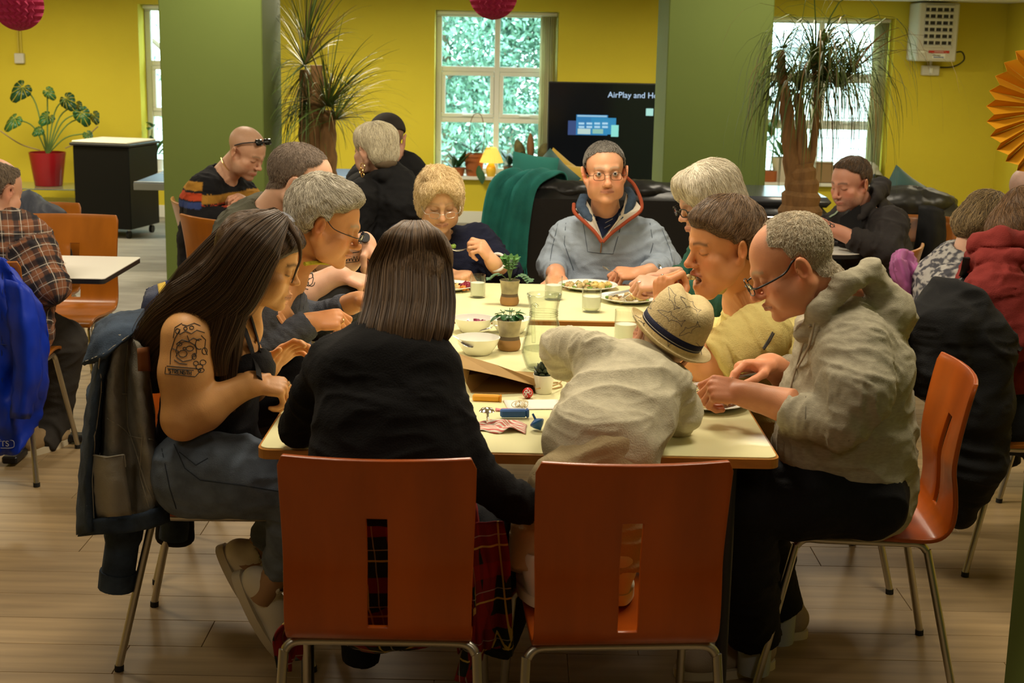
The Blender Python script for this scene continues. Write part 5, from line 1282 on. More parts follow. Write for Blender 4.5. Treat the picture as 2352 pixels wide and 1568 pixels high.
t=at_table('pink_napkin',1158,943,'scrap of pink paper behind the blue craft stick','paper',z=TZ+.0005);v=[((i/7-.5)*.045,(j/4-.5)*.02,.002+.004*vnoise(np.array([[i*.9,j*.9,1.]]))[0])for i in range(8)for j in range(5)];mesh('scrap',v,[(i*5+j,(i+1)*5+j,(i+1)*5+j+1,i*5+j+1)for i in range(7)for j in range(4)],mat('pink_paper',(.62,.20,.22),.8),t).modifiers.new('thickness','SOLIDIFY').thickness=.0004
t=at_table('toy_truck',1548,988,'white and black toy car with rubber wheels by the child','toy',rz=68)
MB().rbox((0,0,.020),(.10,.042,.012),.004).build('chassis',M_BLACK,t,smooth=False);MB().rbox((0,0,.034),(.098,.044,.018),.006).build('body',M_WHITE,t,smooth=False);MB().rbox((-.008,0,.050),(.052,.038,.018),.007).build('cabin',mat('tinted_glass',(.02,.02,.025),.1),t,smooth=False);MB().rbox((-.008,0,.060),(.046,.036,.004),.002).build('roof',M_WHITE,t,smooth=False);MB().rbox((0,-.0225,.034),(.09,.001,.004),.0003).build('red_stripe',mat('label_red',(.55,.03,.02),.5),t,smooth=False);MB().rbox((.050,0,.03),(.004,.040,.010),.001).build('bumper',M_BLACK,t,smooth=False)
for a in(-.030,.032):
 for s_ in(-1,1):MB().tube([(a,s_*.014,.0128),(a,s_*.025,.0128)],.0128,18).build('wheel',M_FOOT,t);MB().tube([(a,s_*.0245,.0128),(a,s_*.0258,.0128)],.006,12).build('hubcap',M_CHROME,t)
pz=.74
t=at_table('dinner_plate',1888,543,'dinner plate with mash before the hooded man','plate','white dinner plates');MB().lathe([(.001,.001),(.07,.001),(.118,.018),(.116,.0195),(.075,.007),(.001,.006)],n=40).build('plate_body',M_CHINA,t);pieces(t,10,(-.03,0,.008),.05,.018,[M_POT,M_MASH],'food_piece',.6,21);pieces(t,16,(.04,0,.008),.045,.010,[M_PEA,M_LEAFDARK,M_PEA],'food_piece',.2,22)
t=at_table('wallet',1912,563,'dark folded wallet on the round-cornered white table','wallet',rz=-8);MB().rbox((0,0,.010),(.115,.07,.018),.005).build('leather_cover',mat('dark_brown_leather',(.022,.016,.013),.5),t,smooth=False);MB().rbox((0,.0,.0105),(.117,.066,.004),.001).build('seam',M_BLACK,t,smooth=False)
t=at_table('dinner_plate',92,607,'clear side plate on the white square table','plate','white dinner plates');MB().lathe([(.001,.001),(.05,.001),(.082,.013),(.080,.0145),(.05,.006),(.001,.005)],n=36).build('plate_body',M_CHINA,t)
def fabric(name,color,rough=.9,bump=.35,bscale=260,vary=.12,vscale=12,attr=False,sheen=.0,stretch=None):
 return mat('fabric_'+name,color,rough,bump=bump,bscale=bscale,vary=vary,vscale=vscale,attr=attr,sheen=sheen,spec=.25,stretch=stretch)
M_SKIN=mat('skin',(.6,.33,.2),.48,attr=True,sss=.10,bump=.12,bscale=420,spec=.4)
class Person:
 def __init__(s,label,head,neck,skin=SKIN,h=.0034,face=None,paint=None,hairmask=None,group=None,neck_r=.056,neck_grow=0):
  px,py,Y,yaw,pitch,rl,sc=head
  s.H=Head(W(px,py,Y),yaw,pitch,rl,sc);s.neck=W(*neck);s.skin=np.asarray(skin,float);s.h=h
  s.face=face or{};s.paint=paint or{};s.hm_kw=hairmask;s.label=label;s.arms=[];s.neck_r=neck_r;s.group=group;s.extra=[]
 def arm(s,sh,el,wr,r=(.050,.044,.041,.027),hand_=None,upper=True):
  sh,el,wr=W(*sh),W(*el),W(*wr);s.arms.append([sh,el,wr,r,hand_,upper]);return s
 def build(s):
  pts=[s.neck-.10,s.neck+.10];lo,hi=s.H.bounds();pts+=[lo,hi]
  for sh,el,wr,r,hd,up in s.arms:pts+=[sh-.09,sh+.09,el-.07,el+.07,wr-(.20 if hd else .05),wr+(.20 if hd else .05)]
  for e in s.extra:pts+=e[0]
  lo,hi=bounds_of(pts,.02);S=SDF(lo,hi,s.h)
  head_sdf(S,s.H,neck=s.neck,neck_r=s.neck_r,**s.face)
  for sh,el,wr,r,hd,up in s.arms:S.rc(s.neck-V(0,0,.03),sh,.055,.050,.03)
  s.grips=[]
  for sh,el,wr,r,hd,up in s.arms:
   arm_skin(S,sh,el,wr,r,True)
   if hd:
    f,p,side,pose,sc=hd;f=unit(f)
    S.rc(wr-unit(wr-el)*.02,wr+f*.02*sc,r[3],.027*sc,.015)
    s.grips.append(hand(S,wr,f,p,side,pose,sc))
   else:s.grips.append(None)
  for e in s.extra:e[1](S)
  v,F=S.mesh(1);l=s.H.loc(v)
  hm=hair_mask(l,**s.hm_kw)if s.hm_kw is not None else None
  c=skin_colors(v,s.H,s.skin,hm=hm,**s.paint)
  for sh,el,wr,r,hd,up in s.arms:
   d=np.linalg.norm(v-(wr+(np.asarray(unit(hd[0]))*.09 if hd else 0)),axis=1)if hd else None
   if hd:w=(1-sst(d,.05,.11))[:,None]*.35;c=c*(1-w)+c*V(1.04,.80,.74)*w
  o=mesh('person',v,F,M_SKIN,None,col=c)
  base=Vector((float(s.neck[0]),float(s.neck[1]),0));o.data.transform(Matrix.Translation(-base));o.location=base;o.matrix_basis=Matrix.Translation(base)
  tag(o,s.label,'person',s.group);s.o=o;s.v,s.F,s.l,s.hm=v,F,l,hm;return s
 def cap(s,thick,m,mask=None,lump=.25,lscale=60,name='hair'):
  mk=s.hm if mask is None else mask;hv,hf=shell(s.v,s.F,mk,thick,1,lump,lscale);s.hv,s.hf=hv,hf
  s.hair=mesh(name,hv,hf,m,s.o,world=True);return s
 def fuzz(s,n,L_,m,flow=None,lift=.0008,jitter=.25,steps=4,r0=.0006,puff=0.0,droop=0.0,v=None,F=None,w=None):
  v=s.hv if v is None else v;F=s.hf if F is None else F
  if flow is None:
   cr=s.H.w((0,-.045,.125));flow=lambda p,n_:unit_rows(p-cr)+V(0,0,-.2)+s.H.R@V(0,.25,0)
  st=comb(v,F,n,flow,L_,steps,lift,jitter,w,puff=puff,droop=droop);return strands('hair_strands',st,m,s.hair,r0)
 def blob(s,name,prims,m,h=.005,sub=(),smooth=2,lumps=0.0,lscale=40,k=.02,parent=None):
  """hair mass from ellipsoids given in head space"""
  lo,hi=s.H.bounds();S=SDF(lo-.06,hi+.06,h)
  for c,r,*a in prims:S.ell(s.H.w(c),np.array(r)*s.H.s,s.H.R if not a else s.H.R@a[0],k)
  for c,r,*a in sub:S.ell(s.H.w(c),np.array(r)*s.H.s,s.H.R if not a else s.H.R@a[0],.010,'sub')
  v,F=S.mesh(smooth);n=normals(v,F)
  if lumps:v=v+n*(lumps*(fbm(v*lscale,3)-.5)*2)[:,None]
  s.hv,s.hf=v,F;s.hair=mesh(name,v,F,m,parent or s.o,world=True);return s
 def top(s,name,m,torso,U,sleeves,open_r=.064,h=.0065,amp=.006,scale=13,col=None,colfn=None,extra=None,seed=1,k=.035,open_dir=None,cut=None,zones=True,open_drop=.03):
  """torso: [(pixel point, half width along U, half depth)] from the neck down; sleeves: [(points, radii)]"""
  T=[(W(*p),w,d)for p,w,d in torso];pts=[t[0]-.24 for t in T]+[t[0]+.24 for t in T]
  SL=[([np.asarray(q if isinstance(q,np.ndarray)else W(*q))for q in ps],rs)for ps,rs in sleeves]
  for ps,rs in SL:pts+=[q-.1 for q in ps]+[q+.1 for q in ps]
  lo,hi=bounds_of(pts,.02);S=SDF(lo,hi,h)
  for(a,wa,da),(b,wb,db)in zip(T[:-1],T[1:]):S.ecap(a,b,U,wa,da,wb,db,k)
  for ps,rs in SL:
   for i in range(len(ps)-1):S.rc(ps[i],ps[i+1],rs[i],rs[i+1],k*.7 if i==0 else .012,flat_b=(i==len(ps)-2))
  if extra:extra(S)
  if open_r:
   a=np.asarray(s.neck);b=s.H.w((0,-.03,-.05));d=unit(b-a)if open_dir is None else unit(open_dir)
   S.rc(a-d*open_drop,a+d*.16,open_r,open_r*1.1,.008,'sub')
  if cut:
   for c,n_,rad in cut:S.plane(c,n_,rad)
  s.tuck(SL)
  z=[(ps[i],ps[i+1],max(rs)*1.25,amp*1.15,scale*1.3)for ps,rs in SL for i in range(len(ps)-1)]if zones else None
  g=garment(name,S,m,s.o,col=col,amp=amp,scale=scale,seed=seed,axis=(0,0,1),colfn=colfn,zones=z);s.topmesh=g;return g
 def legs(s,name,m,chains,h=.008,amp=.006,scale=11,col=None,colfn=None,seed=3,flat=True):
  C=[([W(*q)if not isinstance(q,np.ndarray)else q for q in ps],rs)for ps,rs in chains]
  pts=[q for ps,_ in C for q in ps];lo,hi=bounds_of(pts,.16);S=SDF(lo,hi,h)
  for ps,rs in C:
   for i in range(len(ps)-1):S.rc(ps[i],ps[i+1],rs[i],rs[i+1],.03,flat_b=flat and(i==len(ps)-2))
  return garment(name,S,m,s.o,col=col,amp=amp,scale=scale,seed=seed,axis=(0,0,1),colfn=colfn)
 def tuck(s,SL):
  """draw the skin in under the sleeves"""
  v=s.v
  def bone(a,b):ab=b-a;t=np.clip((v-a)@ab/(ab@ab),0,1);return np.linalg.norm(v-a-t[:,None]*ab,axis=1)
  D=[np.minimum(bone(a[0],a[1]),bone(a[1],a[2]))for a in s.arms];hd=np.linalg.norm(v-s.H.c,axis=1)
  for i,(ps,rs)in enumerate(SL[:len(s.arms)]):
   best=np.full(len(v),9.);ax=v.copy();Rr=np.ones(len(v));rem=np.zeros(len(v));L_=[np.linalg.norm(ps[k+1]-ps[k])for k in range(len(ps)-1)]
   for k in range(len(ps)-1):
    ab=ps[k+1]-ps[k];t=np.clip((v-ps[k])@ab/(ab@ab),0,1);c=ps[k]+t[:,None]*ab;d=np.linalg.norm(v-c,axis=1);m=d<best
    best[m]=d[m];ax[m]=c[m];Rr[m]=(rs[k]+(rs[k+1]-rs[k])*t)[m];rem[m]=(sum(L_[k:])-t*L_[k])[m]
   own=(best<Rr*1.6)&(hd>.15*s.H.s)
   for j,d in enumerate(D):
    if j!=i:own&=D[i]<=d
   f=sst(rem,.003,.03)*own;tg=np.minimum(best,Rr*.66);v=v+(f*(tg/(best+1e-6)-1))[:,None]*(v-ax)
  s.v=v;b=np.array(s.o.location);s.o.data.vertices.foreach_set('co',(v-b).astype(np.float32).ravel());s.o.data.update()
def unit_rows(a):return a/(np.linalg.norm(a,axis=1)[:,None]+1e-9)
def shoe(name,parent,heel,toe,up,L_w=.046,upper_m=None,sole_m=None,h=.0045,ankle=True,lace=True):
 """heel and toe = points on the sole; up = sole normal"""
 heel,toe=np.asarray(heel,float),np.asarray(toe,float);X=unit(toe-heel);L_=np.linalg.norm(toe-heel);Z=unit(np.asarray(up)-X*np.dot(up,X));Yd=np.cross(Z,X);P_=lambda x,y,z:heel+X*x*L_+Yd*y+Z*z
 lo,hi=bounds_of([heel,toe,heel+Z*.13,toe+Z*.1],.06)
 S=SDF(lo,hi,h);k=.02
 S.ell(P_(.17,0,.055),(L_*.19,L_w*.80,.050),np.array([X,Yd,Z]).T,k);S.ell(P_(.45,0,.050),(L_*.30,L_w*.86,.046),np.array([X,Yd,Z]).T,k);S.ell(P_(.74,0,.036),(L_*.26,L_w,.034),np.array([X,Yd,Z]).T,k)
 if ankle:S.rc(P_(.20,0,.08),P_(.18,0,.105),.036,.035,.015);S.rc(P_(.2,0,.09),P_(.17,0,.15),.026,.03,.004,'sub')
 S.plane(P_(.5,0,.018),-Z,.3)
 v,F=S.mesh(1);o=mesh(name,v,F,upper_m,parent,world=True)
 m=MB();n=26;pr=[]
 for j in range(n):
  a=2*math.pi*j/n;x=.5+.5*math.cos(a);wv=L_w*(1.02 if x>.5 else .82+.2*x*2)*abs(math.sin(a))**.75*(1 if math.sin(a)>=0 else-1)
  pr.append((x,wv))
 vv=[P_(x*1.03-.015,y*1.05,z)for z in(0,.024)for x,y in pr]
 m.add(vv,[tuple(range(n))[::-1],tuple(range(n,2*n))]+[(i,(i+1)%n,n+(i+1)%n,n+i)for i in range(n)]);m.build('sole',sole_m,o,world=True)
 if lace:
  lm=MB()
  for q in range(5):x=.38+q*.07;lm.tube(smooth_path([P_(x,-.026,.078-q*.006),P_(x+.012,0,.094-q*.009),P_(x+.02,.026,.078-q*.006)],4),.0026,6)
  lo_=lm.build('lace',sole_m,o,world=True);lo_['kind']='stuff'
 return o
def fork(p0,p1,label,up=(0,0,1),name='fork',r=.0030):
 """tines at p1"""
 a,b=np.asarray(p0,float),np.asarray(p1,float);t=empty(name,a,0,label,name);d=unit(b-a);L_=np.linalg.norm(b-a);s_=unit(np.cross(d,up));u=np.cross(s_,d);bb=lambda x,y,z:d*x+s_*y+u*z
 MB().tube(smooth_path([bb(0,0,0),bb(L_*.5,0,.003),bb(L_-.055,0,.0)],4),[r*1.5]*3+[r]*6,8,flat=.45,up=u).build('handle',M_CUT,t)
 v=[];
 for i in range(5):
  x=L_-.058+i*.006;w=(.004,.007,.0105,.0115,.0115)[i];zz=-.002*i*.5
  for sx in(-1,1):
   for sz in(-1,1):v.append(bb(x,sx*w,zz+sz*.0009))
 f=[]
 for i in range(4):a_=i*4;f+=[(a_+1,a_+3,a_+7,a_+5),(a_,a_+4,a_+6,a_+2),(a_,a_+1,a_+5,a_+4),(a_+2,a_+6,a_+7,a_+3)]
 f+=[(0,2,3,1),(16,17,19,18)];mesh('fork_head',v,f,M_CUT,t,smooth=False)
 for k in range(4):y=(-1.5+k)*.0064;MB().tube([bb(L_-.036,y,-.004),bb(L_-.016,y,-.005),bb(L_,y*.96,.0)],[.0017,.0016,.0008],6).build('tine',M_CUT,t)
 return t
def knife(p0,p1,label,up=(0,0,1)):
 a,b=np.asarray(p0,float),np.asarray(p1,float);t=empty('table_knife',a,0,label,'knife');d=unit(b-a);L_=np.linalg.norm(b-a);s_=unit(np.cross(d,up));u=np.cross(s_,d);bb=lambda x,y,z:d*x+s_*y+u*z
 MB().tube([bb(0,0,0),bb(L_*.25,0,0),bb(L_*.45,0,0)],[.0058,.0064,.005],8,flat=.6,up=u).build('handle',M_CUT,t)
 o=[(.44,-.004),(.48,-.008),(.92,-.009),(.99,-.002),(1.0,.004),(.9,.0075),(.44,.005)];v=[bb(x*L_,q*.0009,z)for q in(-1,1)for x,z in o];n=len(o)
 mesh('blade',v,[tuple(range(n))[::-1],tuple(range(n,2*n))]+[(i,(i+1)%n,n+(i+1)%n,n+i)for i in range(n)],M_CUT,t,smooth=False);return t
def ink(parent,B,lines,m,r=.0009,off=.0004,name='tattoo',res=5):
 """drawn line work lying on a surface, given as strokes in the photograph"""
 mb=MB();n0=0
 for ln in lines:
  q=[]
  for(a,b)in zip(ln[:-1],ln[1:]):
   for t_ in np.linspace(0,1,res,endpoint=False):q.append((a[0]+(b[0]-a[0])*t_,a[1]+(b[1]-a[1])*t_))
  q.append(ln[-1]);p=onto(B,q,off)
  if len(p)<2:continue
  keep=[p[0]]
  for x in p[1:]:
   if np.linalg.norm(x-keep[-1])<.06:keep.append(x)
  if len(keep)>1:mb.tube(np.array(keep),r,4,cap=False);n0+=1
 if not n0:return None
 o=mb.build(name,m,parent,world=True);o['kind']='stuff';return o
def finger_ring(P_,c,t,m):
 """a ring slid over the finger nearest to c"""
 d=np.linalg.norm(P_.v-np.asarray(c),axis=1);q=P_.v[np.argmin(d)];n=P_.v[np.linalg.norm(P_.v-q,axis=1)<.017];k=n.mean(0);A=np.linalg.svd(n-k)[2][0]
 sl=n[np.abs((n-k)@A)<.004];k=sl.mean(0)if len(sl)>4 else k;r=np.median(np.linalg.norm((n-k)-np.outer((n-k)@A,A),axis=1))
 return wrist_ring(P_.o,k,A,r+.0008,t,m,'finger_ring')
def wrist_ring(parent,c,axis,r,t,m,name,w=None):
 A=unit(axis);u=unit(np.cross(A,V(.3,.2,1)));w_=np.cross(A,u);a=np.linspace(0,2*np.pi,30)
 pts=[np.asarray(c)+r*(u*math.cos(q)+w_*math.sin(q))for q in a]
 mb=MB();v,f=tube(pts,t,8,False,flat=(w or 1.0),up=A);mb.add(v,f);return mb.build(name,m,parent,world=True)
M_HAIRBR=mat('brown_hair',(.095,.055,.028),.5,spec=.3,bump=.3,bscale=90);HB=hair_mat('brown_strand',(.045,.025,.013),(.25,.15,.078),.4)
M_HAIRBK=mat('dark_hair',(.050,.030,.017),.5,spec=.3);HD=hair_mat('dark_strand',(.028,.017,.010),(.17,.098,.050),.4)
M_HAIRGR=mat('grey_hair',(.33,.29,.22),.6);HG=hair_mat('grey_strand',(.20,.17,.12),(.66,.60,.48))
M_HAIRSV=mat('silver_hair',(.50,.44,.33),.55);HS=hair_mat('silver_strand',(.40,.34,.25),(.85,.78,.62))
M_HAIRBL=mat('fair_hair',(.60,.44,.22),.6);HF=hair_mat('fair_strand',(.46,.31,.13),(.92,.74,.45))
M_DARKMETAL=mat('dark_spectacle_metal',(.02,.018,.016),.35,.6)
p13=Person('man in pale grey hoodie with dark spectacles bent over his plate',(1818,610,3.50,-92,26,0,1.03),(1925,690,3.56),skin=V(.72,.315,.165),h=.0034,face=dict(age=1.0,fat=1.3,nose=1.12,chin=.98),hairmask=dict(front=.104,temple=.078,burn=.006,behind=-.036,nape=-.074,soft=.020,bald=((0,.085,.088),(.064,.078,.066))),paint=dict(hair_col=(.40,.33,.24),hair_amt=.55,brow=(.45,.33,.22),red=.6,lash_w=.6,seed=3),neck_r=.066)
p13.arm((1955,815,3.38),(1925,965,3.30),(1722,908,3.44),r=(.060,.055,.050,.031),hand_=((-.96,.22,.12),(.1,.55,-.80),-1,'grip',1.06))
p13.arm((1905,800,3.76),(1850,905,3.86),(1772,838,3.74),r=(.058,.052,.046,.031),hand_=((-.93,-.30,.02),(.1,-.35,-.9),1,'knife',1.06))
p13.build()
p13.cap(.0018,mat('cropped_grey_hair',(.50,.39,.26),.8),lump=.3,lscale=200);p13.fuzz(5200,.016,hair_mat('pale_crop_strand',(.30,.24,.16),(.84,.75,.58)),lift=.0012,puff=.004,r0=.00055,jitter=.5,flow=lambda p,n:unit_rows(p-p13.H.w((0,-.06,.11)))+n*.5)
glasses(p13.H,p13.o,M_DARKMETAL,lens=(.021,.015),rim=.0014,y=.116,z=-.006,arm_z=.006,arm_r=.0026)
M_HOOD=fabric('grey_marl',(.43,.385,.28),vary=.2,vscale=70,bump=.45,bscale=300,stretch=(1,1,3))
def hood(S):
 a,b,c,d,e=W(1842,770,3.46),W(1880,715,3.42),W(1940,655,3.42),W(2000,618,3.48),W(2010,625,3.68)
 S.chain([a,b,c,d,e],[.014,.022,.026,.022,.022],.02);S.chain([a,W(1845,745,3.66),W(1900,680,3.72),e],[.014,.020,.022,.022],.02)
 S.ell(W(2030,700,3.60),(.070,.13,.060),rot('Y',42),.03);S.rc(W(2005,640,3.5),W(2075,735,3.58),.028,.032,.03);S.rc(W(2005,640,3.7),W(2070,735,3.66),.028,.03,.03)
 S.ell(W(1925,655,3.57),(.075,.062,.075),None,.014,'sub')
 S.ell(W(1890,1010,3.42),(.12,.08,.11),None,.04)
p13.top('hoodie',M_HOOD,[((1935,735,3.57),.16,.085),((1955,830,3.57),.215,.140),((1940,960,3.58),.215,.166),((1938,1050,3.58),.215,.176),((1975,1118,3.58),.205,.135)],(0,1,0),[([(1955,800,3.42),(1965,900,3.32),(1930,968,3.30),(1855,958,3.34),(1806,945,3.37)],[.098,.088,.066,.052,.047]),([(1920,800,3.76),(1865,890,3.86),(1800,852,3.80)],[.09,.062,.046])],open_r=.070,amp=.010,scale=10,extra=hood,seed=2,open_dir=(-.55,0,.8))
B13=bvh_of(p13.topmesh)
M_SEAM=mat('grey_seam',(.20,.18,.135),.9)
ink(p13.o,B13,[[(1850,985),(1852,860),(1900,790),(1950,745),(2000,790),(2040,860),(2058,930)],[(1745,1005),(1815,1012),(1830,1060),(1860,1100),(1990,1135)],[(1800,1090),(1900,1130),(1990,1165),(2080,1170)],[(1950,1010),(1955,1110)]],M_SEAM,.0013,.0003,'seam_stitching')
for q in([(1862,745),(1845,800),(1825,870),(1818,895)],[(1872,740),(1862,790),(1835,845)]):
 pp=onto(B13,q,.004);MB().tube(smooth_path(pp,5),.0026,6).build('drawstring',mat('cord_beige',(.34,.28,.20),.8),p13.o,world=True)
M_BJEAN=fabric('black_denim',(.008,.008,.010),.85,vary=.3,vscale=20)
p13.legs('jeans',M_BJEAN,[([(1990,1142,3.44),(1850,1140,3.42),(1700,1150,3.42),(1712,1300,3.50),(1735,1462,3.60)],[.105,.102,.086,.080,.072]),([(1990,1142,3.72),(1850,1130,3.76),(1715,1110,3.80),(1760,1280,3.84),(1790,1400,3.86)],[.10,.10,.085,.072,.066])],amp=.009,scale=9)
M_TAUPE=fabric('taupe_suede',(.40,.31,.21),.85);M_SOLE=mat('cream_sole',(.62,.54,.38),.6)
a,b=G(1775,1530,.0),G(1560,1552,.0);shoe('shoe',p13.o,a,a+unit(b-a)*.285,(0,0,1),.050,M_TAUPE,M_SOLE)
a=G(1852,1462,.0);shoe('shoe',p13.o,a,a+unit(V(-.95,.1,0))*.28,(0,0,1),.050,M_TAUPE,M_SOLE)
wr=p13.arms[0][2];sock=MB();
for(x,y,yy)in((1735,1462,3.60),(1792,1402,3.86)):q=W(x,y,yy);MB().tube([q,q-V(0,0,.10)],[.046,.043],14).build('sock',mat('pale_sock',(.40,.42,.42),.9),p13.o,world=True)
g0=p13.grips[0][0];fork(g0+V(.05,.02,.03),G(1592,905,TZ+.03),'fork held by the man in grey hoodie',up=(0,-1,.3))
g1=p13.grips[1][0];knife(g1+V(.075,.02,.01),G(1580,885,TZ+.045),'knife with broad blade held by the man in grey hoodie',up=(0,1,.2))
p5=Person('young woman in black vest top with tattooed arm and long brown hair',(602,606,3.60,95,16,0,.93),(545,735,3.62),skin=V(.68,.345,.125),h=.0034,face=dict(woman=True,nose=.80,jaw=.86,chin=.97,fat=.1),hairmask=dict(front=.075,temple=.060,burn=.000,behind=-.03,nape=-.07),paint=dict(brow=(.045,.028,.018),lips=(.50,.20,.12),red=.18,seed=5,hair_col=(.06,.035,.02),hair_amt=.9),neck_r=.050)
p5.arm((432,772,3.44),(420,962,3.40),(570,884,3.44),r=(.066,.060,.050,.027),hand_=((.95,.25,-.10),(.05,.35,-.93),1,'pinch',.98))
p5.arm((545,800,3.80),(560,900,3.86),(612,850,3.74),r=(.055,.048,.042,.026),hand_=((.72,-.05,.70),(.55,-.55,-.55),-1,'relaxed',.95))
def chest5(S):
 U=(0,1,0)
 for(a,wa,da),(b,wb,db)in zip(T5[:-1],T5[1:]):S.ecap(a,b,U,wa-.008,da-.008,wb-.008,db-.008,.03)
 for yy in(3.53,3.70):S.ell(W(566,845,yy),(.062,.062,.066),None,.03)
T5=[(W(500,775,3.62),.150,.070),(W(490,850,3.62),.160,.108),(W(480,930,3.63),.150,.112),(W(475,1010,3.64),.160,.118)]
p5.extra.append(([T5[0][0]-.2,T5[2][0]+.2],chest5));p5.build()
def vest():
 lo,hi=bounds_of([t[0]for t in T5],.24);S=SDF(lo,hi,.006)
 T=T5+[(W(490,1050,3.65),.165,.125)]
 for(a,wa,da),(b,wb,db)in zip(T[:-1],T[1:]):S.ecap(a,b,(0,1,0),wa+.004,da+.005,wb+.004,db+.005,.03)
 for yy in(3.53,3.70):S.ell(W(568,848,yy),(.069,.068,.072),None,.03)
 S.plane(W(480,822,3.6),unit((-.30,0,1)),.40)
 S.ell(W(585,800,3.60),(.075,.055,.115),None,.004,'sub');S.ell(W(430,800,3.44),(.072,.075,.075),None,.01,'sub');S.ell(W(470,800,3.86),(.07,.07,.075),None,.01,'sub')
 return garment('vest_top',S,M_VEST,p5.o,amp=.005,scale=14,seed=3,axis=(0,0,1))
M_VEST=fabric('black_ribbed',(.012,.011,.013),.8,vary=.2,vscale=40);vest()
B5=bvh_of(p5.o)
for q in([(545,720),(562,760),(590,840),(600,900)],[(575,725),(590,780),(606,850)]):
 pp=onto(B5,[(a[0]+(b[0]-a[0])*t_,a[1]+(b[1]-a[1])*t_)for a,b in zip(q[:-1],q[1:])for t_ in(0,.25,.5,.75)],.003)
 if len(pp)>3:MB().tube(smooth_path(pp[::2],4),.012,8,flat=.25).build('shoulder_strap',M_VEST,p5.o,world=True)
M_INK=mat('tattoo_ink',(.035,.030,.026),.7)
E=lambda cx,cy,rx,ry,a0=0,a1=360,n=10:[(cx+rx*math.cos(math.radians(a)),cy+ry*math.sin(math.radians(a)))for a in np.linspace(a0,a1,n)]
L5=[[(381,842),(379,858),(448,865),(462,850),(450,846),(383,840)],[(385,846),(445,850)],[(398,776),(402,752),(418,742)],[(391,836),(392,808),(402,776),(414,756)],E(428,806,24,22,150,400),E(420,812,10,8),E(436,800,9,6),E(424,800,4,3),[(406,820),(420,830),(440,826),(448,810)],E(458,842,8,6),E(466,832,7,6),E(450,834,6,5),E(462,850,7,5),E(458,790,9,12,60,300),E(470,806,6,8),[(462,770),(472,780),(470,800),(476,815)],[(405,790),(418,780),(432,784),(444,776),(458,782)],[(412,768),(426,760),(440,766),(452,758),(470,764)],[(396,800),(410,806),(404,818)],[(430,770),(436,786),(448,792)],E(412,790,6,4),E(446,818,5,7),[(418,745),(430,748),(446,742),(460,748)],E(440,752,5,4),E(426,754,4,4),[(400,826),(412,834),(430,836)],E(408,760,5,6)]
def letters(word,x0,y0,w,h,sl=0.0):
 G_={'S':[[(1,0),(0,.1),(0,.45),(1,.55),(1,.9),(0,1)]],'T':[[(0,0),(1,0)],[(.5,0),(.5,1)]],'R':[[(0,1),(0,0),(1,.1),(1,.4),(0,.5),(1,1)]],'E':[[(1,0),(0,0),(0,1),(1,1)],[(0,.5),(.8,.5)]],'N':[[(0,1),(0,0),(1,1),(1,0)]],'G':[[(1,.1),(0,.1),(0,1),(1,.9),(1,.5),(.5,.5)]],'H':[[(0,0),(0,1)],[(1,0),(1,1)],[(0,.5),(1,.5)]]}
 return[[(x0+(i+p[0]*.72)*w,y0+p[1]*h+sl*(i+p[0])*w)for p in st]for i,ch in enumerate(word)for st in G_.get(ch,[])]
L5+=letters('STRENGTH',388,847,6.6,9,.10)
ink(p5.o,B5,L5,M_INK,.0011,.0003)
def locks(parent,paths,n_each,sm,base_m,r0=.0006,name='hair_lock',side_n=10,jit=.25,seed=1):
 rg=np.random.default_rng(seed);allst=[]
 for pi,(pts,wid,dep,U)in enumerate(paths):
  P=smooth_path([W(*q)if not isinstance(q,np.ndarray)else q for q in pts],6);k=len(P);wd=np.interp(np.linspace(0,1,k),np.linspace(0,1,len(wid)),wid);dp=np.interp(np.linspace(0,1,k),np.linspace(0,1,len(dep)),dep)
  T=unit_rows(np.gradient(P,axis=0));Uv=np.array([unit(np.asarray(U)-t*np.dot(U,t))for t in T]);N=np.cross(T,Uv)
  a=np.linspace(0,2*np.pi,14,endpoint=False);taper=np.minimum(1,(k-1-np.arange(k))/4+.25)
  v=P[:,None]+(wd*taper*.88)[:,None,None]*np.cos(a)[None,:,None]*Uv[:,None]+(dp*taper*.88)[:,None,None]*np.sin(a)[None,:,None]*N[:,None]
  nn=14;f=[(i*nn+j,i*nn+(j+1)%nn,(i+1)*nn+(j+1)%nn,(i+1)*nn+j)for i in range(k-1)for j in range(nn)]+[tuple(range(nn))[::-1],tuple((k-1)*nn+j for j in range(nn))]
  mesh(name,v.reshape(-1,3),f,base_m,parent,world=True)
  th=rg.random(n_each)*6.283;rr_=np.sqrt(.55+.5*rg.random(n_each));ex=rg.normal(0,.10,(n_each,2));tt_=np.linspace(0,1,k)
  cu=np.cos(th)*rr_;cv=np.sin(th)*rr_
  st=P[None]+(cu[:,None]+ex[:,:1]*tt_)[:,:,None]*(wd[None]*1.0)[:,:,None]*Uv[None]+(cv[:,None]+ex[:,1:]*tt_)[:,:,None]*dp[None][:,:,None]*N[None]
  e=int(k*.86);
  allst.append(st)
 for st in allst:strands('hair_strands',st,sm,parent,r0)
p5.cap(lambda v:.016+.010*fbm(v*25,2),M_HAIRBK,mask=hair_mask(p5.l,front=.066,temple=.040,burn=-.004,behind=-.06,nape=-.09,soft=.014),lump=.15)
pr5=p5.H.w((0.0,.05,.12));p5.fuzz(7500,.10,HD,steps=6,flow=lambda p,n:unit_rows(p-pr5)*.4+V(-.9,0,-.75),lift=.003,jitter=.10,r0=.0006)
